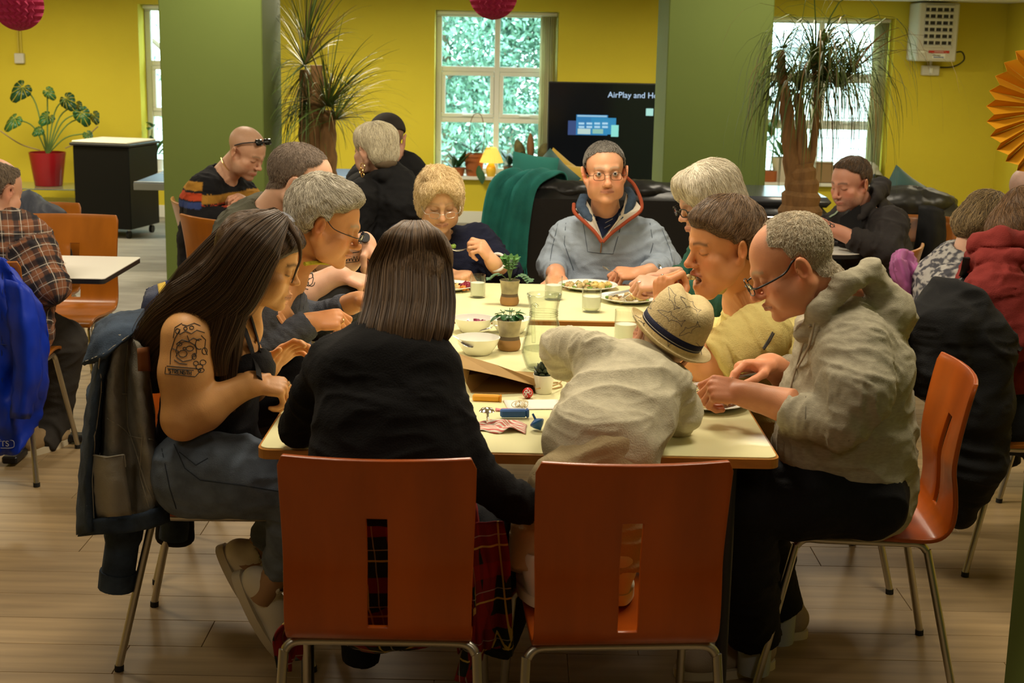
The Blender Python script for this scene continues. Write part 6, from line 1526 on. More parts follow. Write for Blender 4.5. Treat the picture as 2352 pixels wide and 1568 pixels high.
locks(p5.o,[([(640,505,3.56),(585,560,3.47),(520,660,3.45),(440,720,3.46),(385,750,3.48),(345,800,3.52),(338,860,3.55)],[.030,.070,.085,.085,.065,.05,.03],[.030,.05,.045,.04,.035,.03,.02],(.6,0,-.75)),([(640,505,3.56),(592,545,3.49),(545,640,3.46),(520,730,3.44),(500,800,3.43),(505,860,3.44)],[.02,.045,.050,.045,.032,.016],[.02,.035,.035,.025,.018,.01],(.8,0,-.5)),([(596,535,3.49),(548,620,3.48),(540,700,3.49),(528,790,3.48),(524,870,3.47),(530,945,3.47)],[.02,.024,.030,.030,.024,.010],[.02,.03,.03,.025,.018,.01],(1,0,0)),([(640,500,3.60),(560,560,3.64),(470,660,3.66),(400,740,3.66),(350,830,3.64),(340,900,3.63)],[.03,.07,.08,.07,.05,.025],[.03,.05,.05,.04,.03,.02],(.6,0,-.75)),([(652,500,3.56),(682,545,3.54),(690,590,3.54),(680,622,3.535),(670,650,3.53)],[.010,.006,.003,.002,.001],[.008,.005,.003,.002,.001],(1,0,0))],850,HD,M_HAIRBK)
M_JEAN=fabric('blue_denim',(.145,.180,.235),.85,vary=.35,vscale=26,bump=.4,bscale=340)
p5.legs('jeans',M_JEAN,[([(455,1085,3.50),(560,1095,3.46),(690,1120,3.46),(676,1225,3.50),(645,1300,3.57)],[.118,.098,.080,.064,.054]),([(455,1080,3.78),(560,1080,3.80),(720,1100,3.80),(660,1180,3.84),(606,1242,3.86)],[.115,.095,.078,.062,.052])],amp=.008,scale=10)
M_WSHOE=mat('white_leather',(.82,.76,.62),.5,bump=.1,bscale=60);M_WSOLE=mat('white_rubber',(.74,.66,.50),.6)
h_=W(556,1330,3.60);t_=G(652,1500,.015);t_=h_+unit(t_-h_)*.25
shoe('sneaker',p5.o,W(535,1318,3.60),G(645,1505,.008),unit(V(.82,-.25,.45)),.046,M_WSHOE,M_WSOLE);shoe('sneaker',p5.o,W(497,1258,3.86),G(600,1418,.012),unit(V(.82,-.2,.5)),.046,M_WSHOE,M_WSOLE)
for x,y,yy,e in((645,1298,3.57,(600,1372,3.60)),(606,1240,3.86,(562,1296,3.86))):MB().tube([W(x,y,yy),W(*e)],[.036,.034],14).build('ankle',M_SKIN_PLAIN if 'M_SKIN_PLAIN' in globals()else mat('plain_skin',(.42,.24,.12),.5,vary=.1),p5.o,world=True)
B5j=bvh_of(p5.o.children[[c.name.split('.')[0]for c in p5.o.children].index('jeans')])
ink(p5.o,B5j,[[(400,1020),(425,1075),(460,1102),(560,1115),(650,1130)],[(372,1030),(390,1120),(405,1168)],[(412,1038),(450,1068),(478,1052)]],mat('denim_seam',(.025,.035,.05),.9),.0016,.0003,'seam_stitching')
for gr,col_ in((p5.grips[0],0),):
 pass
finger_ring(p5,W(668,878,3.47),.0013,M_CHROME);finger_ring(p5,W(650,812,3.74),.0015,M_CHROME)
p6=Person('woman in black cardigan with straight brown hair, seen from behind',(958,642,3.25,178,34,6,.86),(925,752,3.14),skin=V(.6,.33,.2),h=.0045,face=dict(woman=True),hairmask=dict(nape=-.09),paint=dict(hair_col=(.05,.03,.02),hair_amt=1.0))
p6.build()
p6.blob('hair',[((0,-.03,.045),(.089,.112,.092)),((0,-.08,-.03),(.082,.060,.10)),((0.01,-.085,-.11),(.078,.05,.08))],M_HAIRBR,lumps=.002)
p6.fuzz(3800,.09,HB,steps=6,flow=lambda p,n:unit_rows(p-p6.H.w((0,.0,.13)))*.35+V(0,-.3,-1),lift=.0015,jitter=.10,r0=.0006)
LK=[]
for i in range(9):
 u=i/8;x0=884+122*u;LK.append(([(955+(x0-955)*.30,516,3.245),(955+(x0-955)*.75,548,3.185),(x0-8+12*u,610,3.155+.05*(2*u-1)**2),(x0-22+36*u,690,3.09+.06*(2*u-1)**2),(x0-44+58*u,758,3.03+.05*(2*u-1)**2),(x0-58+72*u,818-40*abs(2*u-1.1)+14*(i%2),3.00+.07*(2*u-1)**2)],[.016,.022,.028,.026,.020,.009],[.012,.014,.016,.014,.010,.005],(1,0,0)))
locks(p6.o,LK,330,HB,M_HAIRBR)
M_BLKKNIT=fabric('black_knit',(.0045,.004,.0045),.9,vary=.2)
p6.top('cardigan',M_BLKKNIT,[((885,785,3.12),.115,.060),((888,850,3.06),.152,.092),((894,970,3.00),.154,.100),((900,1060,2.97),.166,.108),((905,1110,2.97),.178,.108)],(1,0,0),[([(762,834,3.10),(722,905,3.14),(684,980,3.20),(740,965,3.32),(830,925,3.42)],[.058,.050,.045,.044,.036]),([(985,862,3.08),(1030,965,3.02),(1102,1098,2.97),(1180,1150,2.97),(1230,1168,2.98)],[.062,.054,.046,.044,.038])],open_r=0,amp=.005,scale=12,seed=6)
pp=[W(x,y,yy)for x,y,yy in((838,742,3.12),(870,758,3.09),(930,765,3.06),(985,770,3.09),(1010,765,3.14))];MB().tube(smooth_path(pp,5),.012,8).build('green_scarf',fabric('green_print',(.10,.16,.03),vary=.7,vscale=60),p6.o,world=True)
def tartan():
 m=bpy.data.materials.new('tartan_cloth');MATS['tartan']=m;m.use_nodes=True;N=m.node_tree.nodes;L=m.node_tree.links;b=N['Principled BSDF'];b.inputs['Roughness'].default_value=.9;b.inputs['Specular IOR Level'].default_value=.2
 tc=N.new('ShaderNodeTexCoord');sp=N.new('ShaderNodeSeparateXYZ');mp=N.new('ShaderNodeMapping');mp.inputs['Rotation'].default_value=(.12,.08,.3);L.new(tc.outputs['Object'],mp.inputs[0]);L.new(mp.outputs[0],sp.inputs[0])
 def band(src,f,lo,hi,off=0):
  a=N.new('ShaderNodeMath');a.operation='MULTIPLY_ADD';a.inputs[1].default_value=f;a.inputs[2].default_value=off;L.new(src,a.inputs[0]);r=N.new('ShaderNodeMath');r.operation='FRACT';L.new(a.outputs[0],r.inputs[0])
  g=N.new('ShaderNodeMath');g.operation='GREATER_THAN';g.inputs[1].default_value=lo;L.new(r.outputs[0],g.inputs[0]);h=N.new('ShaderNodeMath');h.operation='LESS_THAN';h.inputs[1].default_value=hi;L.new(r.outputs[0],h.inputs[0])
  x=N.new('ShaderNodeMath');x.operation='MULTIPLY';L.new(g.outputs[0],x.inputs[0]);L.new(h.outputs[0],x.inputs[1]);return x.outputs[0]
 col=None
 def layer(fac,c,amt):
  nonlocal col
  x=N.new('ShaderNodeMix');x.data_type='RGBA';k=N.new('ShaderNodeMath');k.operation='MULTIPLY';k.inputs[1].default_value=amt;L.new(fac,k.inputs[0]);L.new(k.outputs[0],x.inputs[0])
  if col is None:x.inputs[6].default_value=(.012,.016,.014,1)
  else:L.new(col,x.inputs[6])
  x.inputs[7].default_value=(*c,1);col=x.outputs[2]
 F_=8.0;X,Z,Yv=sp.outputs[0],sp.outputs[2],sp.outputs[1]
 for s_,o in((X,0),(Z,.2),(Yv,.4)):layer(band(s_,F_,.05,.32,o),(.26,.012,.010),.6)
 for s_,o in((X,0),(Z,.2),(Yv,.4)):layer(band(s_,F_,.60,.635,o),(.55,.42,.10),.8);layer(band(s_,F_,.80,.82,o),(.40,.38,.34),.6)
 L.new(col,b.inputs['Base Color']);return m
M_TARTAN=tartan()
lo,hi=bounds_of([W(890,1280,3.0),W(1080,1300,3.0),W(1120,1450,3.0)],.32);S=SDF(lo,hi,.009)
hp=V(W(905,1100,3.0)[0],3.02,.56);S.ecap(hp+V(0,-.02,.15),hp+V(0,.02,-.08),(1,0,0),.175,.120,.205,.155,.04);S.rc(hp+V(-.10,.05,-.06),hp+V(-.12,.40,-.05),.085,.075,.03);S.rc(hp+V(.10,.05,-.06),hp+V(.20,.38,-.06),.085,.075,.03)
garment('tartan_skirt',S,M_TARTAN,p6.o,amp=.012,scale=10,seed=4,axis=(0,0,1))
q=[W(1060,1190,3.04),W(1110,1230,3.03),W(1128,1320,3.04),W(1122,1410,3.06),W(1108,1500,3.08)]
dr=drape('tartan_tail',q,.30,M_TARTAN,p6.o,amp=.022,seed=5,wdir=(.25,1,.1));q2=[W(1088,1200,2.97),W(1104,1290,2.96),W(1108,1400,2.97),W(1114,1490,3.0)];drape('tartan_tail',q2,.13,M_TARTAN,p6.o,amp=.02,seed=9,wdir=(1,.25,0))
drape('tartan_tail',[W(690,1400,2.93),W(665,1450,2.92),W(655,1520,2.93)],.10,M_TARTAN,p6.o,amp=.02,seed=2,wdir=(.3,1,0))
p6.legs('leggings',M_BJEAN,[([W(1050,1230,3.05),W(1165,1235,3.25),W(1185,1345,3.30),W(1130,1500,3.2)],[.085,.070,.058,.045]),([W(830,1240,3.05),W(820,1200,3.42),W(830,1420,3.40),W(830,1520,3.4)],[.085,.07,.058,.045])],amp=.004)
AX=unit(.50*CR+.82*CU-.30*FW);RT=unit(CR-AX*np.dot(CR,AX));RT=unit(RT*.86+CU*0);FWD=np.cross(AX,RT)
Rk=np.array([RT,unit(np.cross(AX,RT)),AX]).T
p14=Person('small child in straw trilby and oatmeal sweatshirt leaning over the table',(1521,792,3.46,180,0,0,.86),(1468,835,3.38),skin=V(.68,.38,.24),h=.0040,face=dict(fat=.6,nose=.8,woman=True),hairmask=dict(),paint=dict(hair_col=(.45,.30,.15),hair_amt=.9),neck_r=.042)
p14.H.R=Rk;p14.arm((1372,812,3.34),(1290,795,3.44),(1322,872,3.50),r=(.036,.033,.030,.020),hand_=((.25,.25,-.93),(.6,.3,.2),1,'relaxed',.60));p14.arm((1548,880,3.32),(1575,945,3.36),(1545,985,3.42),r=(.036,.033,.030,.020),hand_=((-.5,.6,-.3),(-.2,-.2,-.9),1,'grip',.60));p14.build()
M_OAT=fabric('oatmeal_marl',(.62,.56,.40),vary=.16,vscale=60,bump=.4)
p14.top('sweatshirt',M_OAT,[((1462,830,3.38),.090,.052),((1445,870,3.33),.122,.085),((1425,940,3.25),.130,.102),((1385,1018,3.15),.138,.112)],CR,[([(1375,815,3.34),(1310,795,3.41),(1283,800,3.45),(1300,850,3.50)],[.050,.046,.044,.034]),([(1540,885,3.31),(1568,945,3.34),(1552,975,3.39)],[.050,.046,.036])],open_r=.040,amp=.010,scale=9,seed=4,k=.03,h=.0055)
p14.legs('trousers',fabric('beige_cotton',(.46,.36,.20),vary=.1),[([(1372,1070,3.12),(1305,1120,3.08),(1250,1220,3.06),(1222,1318,3.02)],[.100,.080,.066,.056]),([(1402,1070,3.12),(1430,1130,3.08),(1425,1220,3.06),(1420,1310,3.04)],[.112,.080,.066,.056])],amp=.007,scale=14,h=.006)
M_CANV=mat('white_canvas',(.66,.60,.50),.8)
sh_=G(1222,1380,.452);shoe('sneaker',p14.o,sh_+V(.02,-.04,0),sh_+V(-.015,.10,0),(0,0,1),.031,M_CANV,M_WSOLE,h=.0035);sh_=G(1420,1375,.452);shoe('sneaker',p14.o,sh_+V(0,-.04,0),sh_+V(.01,.10,0),(0,0,1),.031,M_CANV,M_WSOLE,h=.0035)
hb=p14.H.w((0,-.012,.048));hat=empty('straw_hat',hb,0,'straw trilby printed with fish outlines and navy band on the child\'s head','hat')
M_STRAW=mat('straw',(.68,.53,.26),.75,vary=.15,vscale=120,bump=.6,bscale=240)
n=56;v=[];prof=[(1.42,-.012,1),(1.40,-.0145,1),(1.22,-.022,.6),(1.0,-.012,.1),(1.0,0,0),(.985,.03,0),(.95,.065,0),(.90,.088,0),(.74,.104,0),(.45,.104,0),(.2,.096,0),(.02,.093,0)]
for r_,z_,br in prof:
 for j in range(n):
  a=2*math.pi*j/n;ra,rb=.080,.092;up_=br*(.012*math.cos(2*a)+.016*max(0,-math.sin(a))**2)
  pin=1-.13*sst(np.array(z_),.05,.10)*abs(math.cos(a))**3 if r_<.96 else 1
  cr_=-.018*sst(np.array(z_),.085,.104)*math.exp(-(math.cos(a)*r_/.25)**2)if z_>.08 else 0
  v.append(Rk@V(ra*r_*math.cos(a)*pin,rb*r_*math.sin(a),z_+up_+cr_)+0)
f=[(i*n+j,i*n+(j+1)%n,(i+1)*n+(j+1)%n,(i+1)*n+j)for i in range(len(prof)-1)for j in range(n)]+[tuple((len(prof)-1)*n+j for j in range(n))]
ho=mesh('straw_crown_and_brim',v,f,M_STRAW,hat);so=ho.modifiers.new('thickness','SOLIDIFY');so.thickness=.002;so.offset=1
def ring(name,r_,z0,z1,m):
 vv=[Rk@V(.080*q*math.cos(a),.092*q*math.sin(a),z)for q,z in((r_,z0),(r_+.02,z0+.001),(r_+.015,z1-.001),(r_-.005,z1))for a in np.linspace(0,2*np.pi,n,endpoint=False)]
 return mesh(name,vv,[(i*n+j,i*n+(j+1)%n,(i+1)*n+(j+1)%n,(i+1)*n+j)for i in range(3)for j in range(n)],m,hat)
ring('hat_band',1.015,-.001,.020,fabric('navy_ribbon',(.012,.014,.045),.7));ring('band_stripe',1.028,.0035,.0060,mat('pale_stripe',(.45,.42,.36),.8))
BH=bvh_of(ho)
def fish(cx,cy,s,a,fl=1):
 pts=[(-1,0),(-.75,-.18),(-.3,-.32),(-.12,-.52),(.02,-.24),(.45,-.16),(.75,-.08),(1.05,-.42),(.95,0),(1.02,.30),(.72,.08),(.2,.18),(.05,.42),(-.12,.2),(-.6,.14),(-1,0)];c,s_=math.cos(math.radians(a)),math.sin(math.radians(a))
 return[(cx+s*(x*c-.75*y*fl*s_),cy+s*(x*s_+.75*y*fl*c))for x,y in pts]
ink(hat,BH,[list(smooth_path(k_,4))for k_ in[fish(1545,685,26,70),fish(1500,690,20,110,-1),fish(1540,728,32,28),fish(1585,700,28,40,-1),fish(1525,765,30,60),fish(1582,758,26,-30),fish(1475,700,18,60),fish(1468,735,16,40,-1),fish(1605,800,16,60)]],mat('blue_print',(.05,.055,.09),.8),.0005,.0022,'printed_fish',1)
p4=Person('grey-haired man in blue-grey knitted cardigan bending low, with thin spectacles',(750,514,4.15,93,18,0,.98),(655,620,4.22),skin=V(.58,.27,.11),h=.0034,face=dict(age=1.2,fat=.7,nose=1.15,jaw=1.0),hairmask=dict(front=.080,temple=.060,burn=-.010,soft=.014),paint=dict(brow=(.34,.28,.20),hair_col=(.35,.30,.22),hair_amt=.6,red=.55,seed=7),neck_r=.062)
p4.arm((615,720,4.05),(588,815,4.02),(706,742,4.06),r=(.055,.05,.046,.029),hand_=((.95,.15,.12),(.1,.5,-.8),1,'grip',1.04));p4.arm((650,700,4.40),(720,740,4.44),(822,690,4.34),r=(.055,.05,.045,.028),hand_=((.95,-.2,-.05),(.1,-.3,-.9),-1,'grip',1.0));p4.build()
p4.cap(lambda v:.020+.008*fbm(v*30,4),M_HAIRGR,lump=.3,lscale=50);fr4=p4.H.w((0,.06,.10));p4.fuzz(5200,.045,HG,flow=lambda p,n:unit_rows(p-p4.H.w((.03,-.05,.12)))+p4.H.R@V(.2,.5,-.1),lift=.0015,puff=.004,jitter=.22,r0=.0007)
glasses(p4.H,p4.o,M_DARKMETAL,lens=(.020,.013),rim=.0011,y=.114,z=-.006,arm_z=.004)
M_CARD=fabric('slate_knit',(.070,.075,.092),vary=.35,vscale=90,bump=.8,bscale=190,stretch=(1,1,3))
p4.top('cardigan',M_CARD,[((630,690,4.22),.16,.085),((610,740,4.22),.20,.125),((600,830,4.24),.20,.14),((590,900,4.24),.2,.14)],(0,1,0),[([(600,730,4.06),(580,805,4.02),(640,790,4.03),(712,740,4.06)],[.075,.062,.053,.044]),([(650,720,4.40),(725,740,4.44),(800,702,4.36)],[.07,.055,.042])],open_r=.068,amp=.006,scale=14,seed=8,open_dir=(.5,0,.85))
B4=bvh_of(p4.topmesh);rb=[]
for k in range(9):x=700-k*9;rb.append([(x+4,640),(x-2,700),(x-10,745)])
ink(p4.o,B4,rb,mat('dark_rib_yarn',(.045,.048,.06),.95),.0022,.0002,'knit_rib')  # ribs laid on the cardigan in a darker yarn
for k in range(7):pass
pp=[W(x,y,yy)for x,y,yy in((648,490,4.10),(662,500,4.06),(672,512,4.05))];MB().tube(smooth_path(pp,4),.013,8,flat=.4).build('shirt_collar',fabric('check_collar',(.45,.45,.50),vary=.6,vscale=120),p4.o,world=True)
pp=[W(x,y,yy)for x,y,yy in((700,606,4.10),(725,603,4.12),(757,604,4.16))];MB().tube(smooth_path(pp,4),.012,8,flat=.5).build('yellow_shirt_collar',fabric('yellow_print',(.62,.55,.04),vary=.5,vscale=80),p4.o,world=True)
finger_ring(p4,W(784,738,4.06),.0015,mat('gold',(.75,.50,.18),.25,1.0))
p3=Person('balding man in olive t-shirt with tattooed forearms, face hidden',(690,424,4.66,92,20,0,1.05),(622,492,4.70),skin=V(.62,.36,.24),h=.0040,face=dict(fat=1.2),hairmask=dict(front=.105,temple=.080,burn=.004,behind=-.022,nape=-.050,soft=.014),paint=dict(hair_col=(.20,.15,.11),hair_amt=.75,brow=(.25,.18,.13),red=.3,seed=9),neck_r=.066)
p3.arm((560,560,4.56),(650,700,4.50),(775,630,4.56),r=(.062,.055,.052,.031),hand_=((.93,-.1,-.25),(0,.25,-.95),1,'point',1.08));p3.arm((640,560,4.92),(778,610,4.98),(838,552,4.96),r=(.058,.05,.047,.031),hand_=((.55,-.15,-.75),(-.75,-.1,-.5),-1,'grip',1.08));p3.build()
p3.cap(.004,mat('shaved_brown',(.13,.095,.07),.85),lump=.3,lscale=200);p3.fuzz(3000,.010,hair_mat('shaved_strand',(.08,.055,.04),(.30,.23,.17)),lift=.001,puff=.003,jitter=.5,r0=.0005,steps=3)
M_OLIVE=fabric('olive_jersey',(.078,.075,.050),vary=.2)
p3.top('tee',M_OLIVE,[((605,500,4.72),.13,.07),((585,545,4.74),.21,.125),((570,640,4.76),.21,.15),((570,740,4.76),.21,.15)],(0,1,0),[([(560,555,4.58),(600,640,4.52)],[.085,.075]),([(640,560,4.90),(710,590,4.95)],[.08,.07])],open_r=.068,amp=.010,scale=13,seed=9,open_dir=(.62,0,.8))
B3=bvh_of(p3.o);ink(p3.o,B3,[E(707,640,13,17),E(712,632,7,8),E(702,650,7,6),[(700,618),(716,622),(724,640),(716,660)],[(694,630),(704,624)],[(718,618),(726,632),(733,642)],[(722,616),(730,628),(737,640)],E(715,648,8,9,0,270),[(696,662),(708,664)]]+[[(772+i*7,590+(i%2)*2),(775+i*7,600),(778+i*7,588)]for i in range(8)]+[[(772,586),(826,578)],[(776,606),(822,600)]],M_INK,.0014,.0003)
wrist_ring(p3.o,W(832,556,4.96),p3.arms[1][2]-p3.arms[1][1],.0345,.008,M_BLACK,'watch_strap',1.0);wc=W(838,547,4.92);MB().tube([wc,wc+unit(CAM-wc)*.008+V(0,0,.004)],.018,16).build('watch_case',M_BLACKMETAL,p3.o,world=True)
fork(p3.grips[0][0]+V(.02,0,.0),W(872,668,4.55),'fork held by the man in olive t-shirt',up=(0,0,1))
p3.legs('trousers',fabric('dark_cotton',(.03,.03,.028)),[([(600,730,4.62),(700,700,4.58),(790,690,4.60),(790,800,4.6)],[.11,.09,.07,.06])])
p4.legs('jeans',M_BJEAN,[([(580,900,4.1),(690,880,4.1),(760,880,4.1),(750,1050,4.15)],[.11,.09,.075,.06])])
p12=Person('dark-haired man in yellow polo shirt biting into food',(1660,562,4.06,-70,9,-4,1.04),(1712,680,4.18),skin=V(.64,.29,.125),h=.0034,face=dict(age=.8,nose=1.12,jaw=1.0,mouth_open=1.25,fat=.4),hairmask=dict(front=.070,temple=.048,burn=-.006,nape=-.066,soft=.020),paint=dict(brow=(.07,.045,.03),hair_col=(.07,.045,.03),hair_amt=.8,red=.4,seed=11),neck_r=.062)
p12.arm((1745,770,3.98),(1622,848,3.96),(1520,718,3.98),r=(.058,.052,.046,.031),hand_=((.02,.1,.99),(.80,.5,.1),-1,'fist',1.06));p12.arm((1720,760,4.42),(1640,800,4.50),(1560,740,4.44),r=(.055,.05,.045,.03),hand_=((-.9,-.1,.2),(.1,-.2,-.9),1,'grip',1.0));p12.build()
p12.cap(lambda v:.013+.010*fbm(v*26,6),M_HAIRBR,lump=.25);p12.fuzz(4600,.055,HB,flow=lambda p,n:unit_rows(p-p12.H.w((.02,-.05,.12)))+p12.H.R@V(-.2,.45,-.25),lift=.0015,puff=.003,jitter=.16,r0=.0007)
H_=p12.H;tm=MB();
for k in range(6):x=(-2.5+k)*.0055;tm.rbox(H_.w((x,.088-abs(x)*.35,-.0665)),(.0052,.004,.008),.0012,R=H_.R)
o=tm.build('upper_teeth',mat('tooth',(.72,.64,.48),.3),p12.o,world=True);o['kind']='stuff'
MB().lathe([(1e-4,-.016),(.017,-.008),(.02,.0),(.015,.010),(1e-4,.014)],n=14,c=tuple(H_.w((0,.066,-.080)))).build('mouth_cavity',mat('mouth_inside',(.10,.02,.015),.5),p12.o,world=True)
q=H_.w((.0,.112,-.075));fd=empty('forkful_of_food',q,0,'forkful of food at the mouth of the man in yellow','food');pieces(fd,5,(0,0,0),.012,.011,[M_PALE,M_MASH,M_CABB],'food_piece',.3,31)
M_POLO=fabric('yellow_pique',(.66,.54,.20),vary=.08,vscale=60,bump=.5,bscale=280)
p12.top('polo_shirt',M_POLO,[((1725,715,4.20),.14,.085),((1760,785,4.22),.21,.135),((1775,880,4.25),.205,.15),((1780,980,4.28),.205,.15)],(.15,1,0),[([(1745,768,4.0),(1690,805,3.975),(1648,832,3.97)],[.092,.084,.080]),([(1715,760,4.40),(1660,790,4.46)],[.085,.08])],open_r=.062,amp=.008,scale=11,seed=11,open_dir=(-.5,-.1,.8))
B12=bvh_of(p12.topmesh)
for q in([(1655,690),(1662,730),(1670,770)],):pass
cp=[W(x,y,yy)for x,y,yy in((1654,672,4.08),(1680,640,4.06),(1705,618,4.08),(1735,615,4.16))];MB().tube(smooth_path(cp,5),.020,8,flat=.35).build('collar',M_POLO,p12.o,world=True)
ink(p12.o,B12,[[(1690,672),(1700,664),(1712,660)],[(1752,800),(1765,780),(1775,762)],[(1754,803),(1768,783),(1778,765)]],mat('navy_piping',(.05,.05,.06),.8),.0022,.0006,'piping')
p12.legs('trousers',M_BJEAN,[([(1790,1010,4.2),(1690,1000,4.15),(1660,1010,4.15),(1680,1180,4.2)],[.11,.09,.075,.06])])
p11=Person('silver-haired woman in green top with dark spectacles, half hidden',(1624,462,4.86,-72,18,0,1.0),(1668,540,4.92),skin=V(.64,.36,.24),h=.0045,face=dict(woman=True,nose=.95),hairmask=dict(),paint=dict(brow=(.4,.33,.25),red=.3,seed=13))
p11.arm((1700,580,4.76),(1665,700,4.66),(1530,655,4.80),r=(.05,.045,.042,.026),hand_=((-.95,.1,.05),(0,.45,-.85),-1,'grip',1.0));p11.arm((1620,580,5.10),(1580,640,5.12),(1535,632,5.02),r=(.05,.045,.04,.026),hand_=((-.9,-.3,-.1),(0,-.4,-.9),1,'knife',1.0));p11.build()
p11.blob('hair',[((0,-.02,.050),(.092,.112,.086)),((0,-.075,-.02),(.088,.060,.085)),((.070,-.03,-.02),(.026,.055,.070)),((-.070,-.03,-.02),(.026,.055,.070)),((0,.055,.085),(.065,.045,.035)),((.055,.045,.05),(.032,.04,.045)),((-.055,.045,.05),(.032,.04,.045))],M_HAIRSV,sub=[((0,.10,-.045),(.060,.07,.085))],lumps=.004,lscale=50)
p11.fuzz(5200,.10,HS,steps=6,flow=lambda p,n:unit_rows(p-p11.H.w((.0,.01,.13)))*.6+V(.25,0,-.7),lift=.002,puff=.006,jitter=.20,r0=.0007)
for(x,y,yy,r_)in((1712,478,4.80,.014),(1700,495,4.78,.012)):MB().tube([W(x,y,yy)+V(r_*math.cos(a),0,r_*math.sin(a))for a in np.linspace(0,5.2,14)],np.linspace(.006,.002,14),6).build('hair_curl',M_HAIRSV,p11.o,world=True)
glasses(p11.H,p11.o,M_DARKMETAL,lens=(.022,.014),rim=.002,y=.110,arm_r=.003)
M_GRN=fabric('green_jersey',(.020,.085,.058),vary=.2)
p11.top('top',M_GRN,[((1672,560,4.93),.14,.075),((1690,620,4.95),.19,.125),((1700,700,4.95),.19,.13),((1700,780,4.96),.19,.13)],(.1,1,0),[([(1700,585,4.76),(1672,690,4.66),(1600,672,4.72),(1556,662,4.77)],[.075,.060,.048,.040]),([(1620,590,5.1),(1585,640,5.12),(1552,635,5.06)],[.07,.05,.04])],open_r=.060,amp=.008,scale=12,seed=13)
wrist_ring(p11.o,W(1520,652,4.80),(-1,.2,0),.030,.0045,M_STEEL,'watch_strap',1.0);finger_ring(p11,W(1458,636,4.78),.0014,M_CHROME)
fork(p11.grips[0][0]+V(.03,0,.02),G(1424,690,TZ+.016),'fork pressed into the chicken by the silver-haired woman',up=(0,-1,.4));knife(p11.grips[1][0]+V(.05,0,.01),G(1396,678,TZ+.02),'knife lying low across the silver-haired woman\'s plate',up=(0,1,.2))
p10=Person('man in grey-blue quarter-zip sweatshirt and spectacles looking up at the camera',(1389,398,5.72,3,-3,2,1.0),(1392,508,5.84),skin=V(.66,.325,.18),h=.0036,face=dict(age=1.2,fat=.5,nose=1.25,jaw=.97,eyes='open'),hairmask=dict(front=.088,temple=.070,burn=-.006,soft=.018),paint=dict(brow=(.34,.26,.18),hair_col=(.16,.14,.11),hair_amt=.8,red=.5,seed=15,lash_w=.5),neck_r=.064)
p10.arm((1298,545,5.86),(1272,618,5.84),(1278,632,5.62),r=(.055,.05,.046,.030),hand_=((.08,-.95,-.20),(.15,.1,-.97),-1,'relaxed',1.05));p10.arm((1490,545,5.86),(1535,618,5.80),(1475,630,5.62),r=(.055,.05,.046,.030),hand_=((-.94,-.15,.05),(0,.4,-.9),-1,'grip',1.05));p10.build()
for sd in(-1,1):eyeball(p10.H,sd,p10.o,look=(0,1,.02))
p10.cap(.006,mat('cropped_dark_grey',(.11,.10,.085),.8),lump=.3,lscale=150);p10.fuzz(3600,.014,hair_mat('salt_pepper',(.05,.045,.04),(.34,.31,.27)),lift=.0012,puff=.004,jitter=.45,r0=.0006,steps=3)
glasses(p10.H,p10.o,mat('bronze_metal',(.10,.06,.035),.35,.8),lens=(.0215,.0148),rim=.0011,shape=3.6,y=.110,z=-.008,arm_z=.004)
M_QZIP=fabric('grey_blue_fleece',(.30,.355,.43),vary=.10,vscale=30)
p10.top('sweatshirt',M_QZIP,[((1392,520,5.86),.15,.08),((1392,570,5.88),.205,.125),((1395,650,5.88),.205,.135),((1395,740,5.9),.2,.135)],(1,0,0),[([(1305,545,5.87),(1270,610,5.85),(1276,628,5.70)],[.078,.062,.046]),([(1485,545,5.87),(1530,610,5.82),(1492,626,5.68)],[.078,.062,.046])],open_r=.070,amp=.008,scale=11,seed=15,open_dir=(0,-.55,.8),open_drop=.0)
B10=bvh_of(p10.topmesh);BB=bvh_of(p10.topmesh,p10.o)
def strip(nm,px,r,m,parent,B,off=.004,flat=.4,n=4):
 q=onto(B,[(a[0]+(b[0]-a[0])*t_,a[1]+(b[1]-a[1])*t_)for a,b in zip(px[:-1],px[1:])for t_ in(0,.5)]+[px[-1]],off)
 return MB().tube(smooth_path(q,n),r,8,flat=flat).build(nm,m,parent,world=True)if len(q)>2 else None
M_NAVYS=fabric('navy_stripe_shirt',(.012,.018,.05),vary=.3,vscale=50);M_FLEECE=fabric('cream_fleece',(.60,.55,.46));M_RUST=fabric('rust_tape',(.30,.06,.025),bump=.1);M_CHAMB=fabric('chambray',(.055,.085,.135),vary=.35,vscale=60)
def sheet(nm,px,m,parent,thick=.004):
 v=[W(*q)for q in px];o=mesh(nm,v,[tuple(range(len(v)))],m,parent,world=True,smooth=False);mo=o.modifiers.new('thickness','SOLIDIFY');mo.thickness=thick;return o
yz=5.70
sheet('shirt_placket',[(1344,478,5.77),(1384,545,5.70),(1440,478,5.77),(1432,470,5.80),(1400,500,5.755),(1360,495,5.765)],M_NAVYS,p10.o)
for sg,px in((-1,[(1342,452,5.80),(1322,480,5.77),(1350,510,5.72),(1384,552,5.69),(1366,505,5.71),(1356,478,5.74)]),(1,[(1440,440,5.80),(1474,480,5.77),(1430,515,5.72),(1384,552,5.69),(1418,505,5.71),(1432,475,5.74)])):
 v=[W(*q)for q in px];c_=np.mean(v,0)+V(0,-.012,0);mesh('fleece_lining',v+[c_],[(i,(i+1)%6,6)for i in range(6)],M_FLEECE,p10.o,world=True,smooth=False).modifiers.new('thickness','SOLIDIFY').thickness=.006
for px in([(1342,448,5.80),(1334,470,5.765),(1342,485,5.75),(1362,505,5.72)],[(1440,432,5.80),(1452,452,5.77),(1444,480,5.75),(1424,505,5.72)]):MB().tube(smooth_path([W(*q)for q in px],5),[.020]*15+[.012],8,flat=.45).build('denim_collar',M_CHAMB,p10.o,world=True)
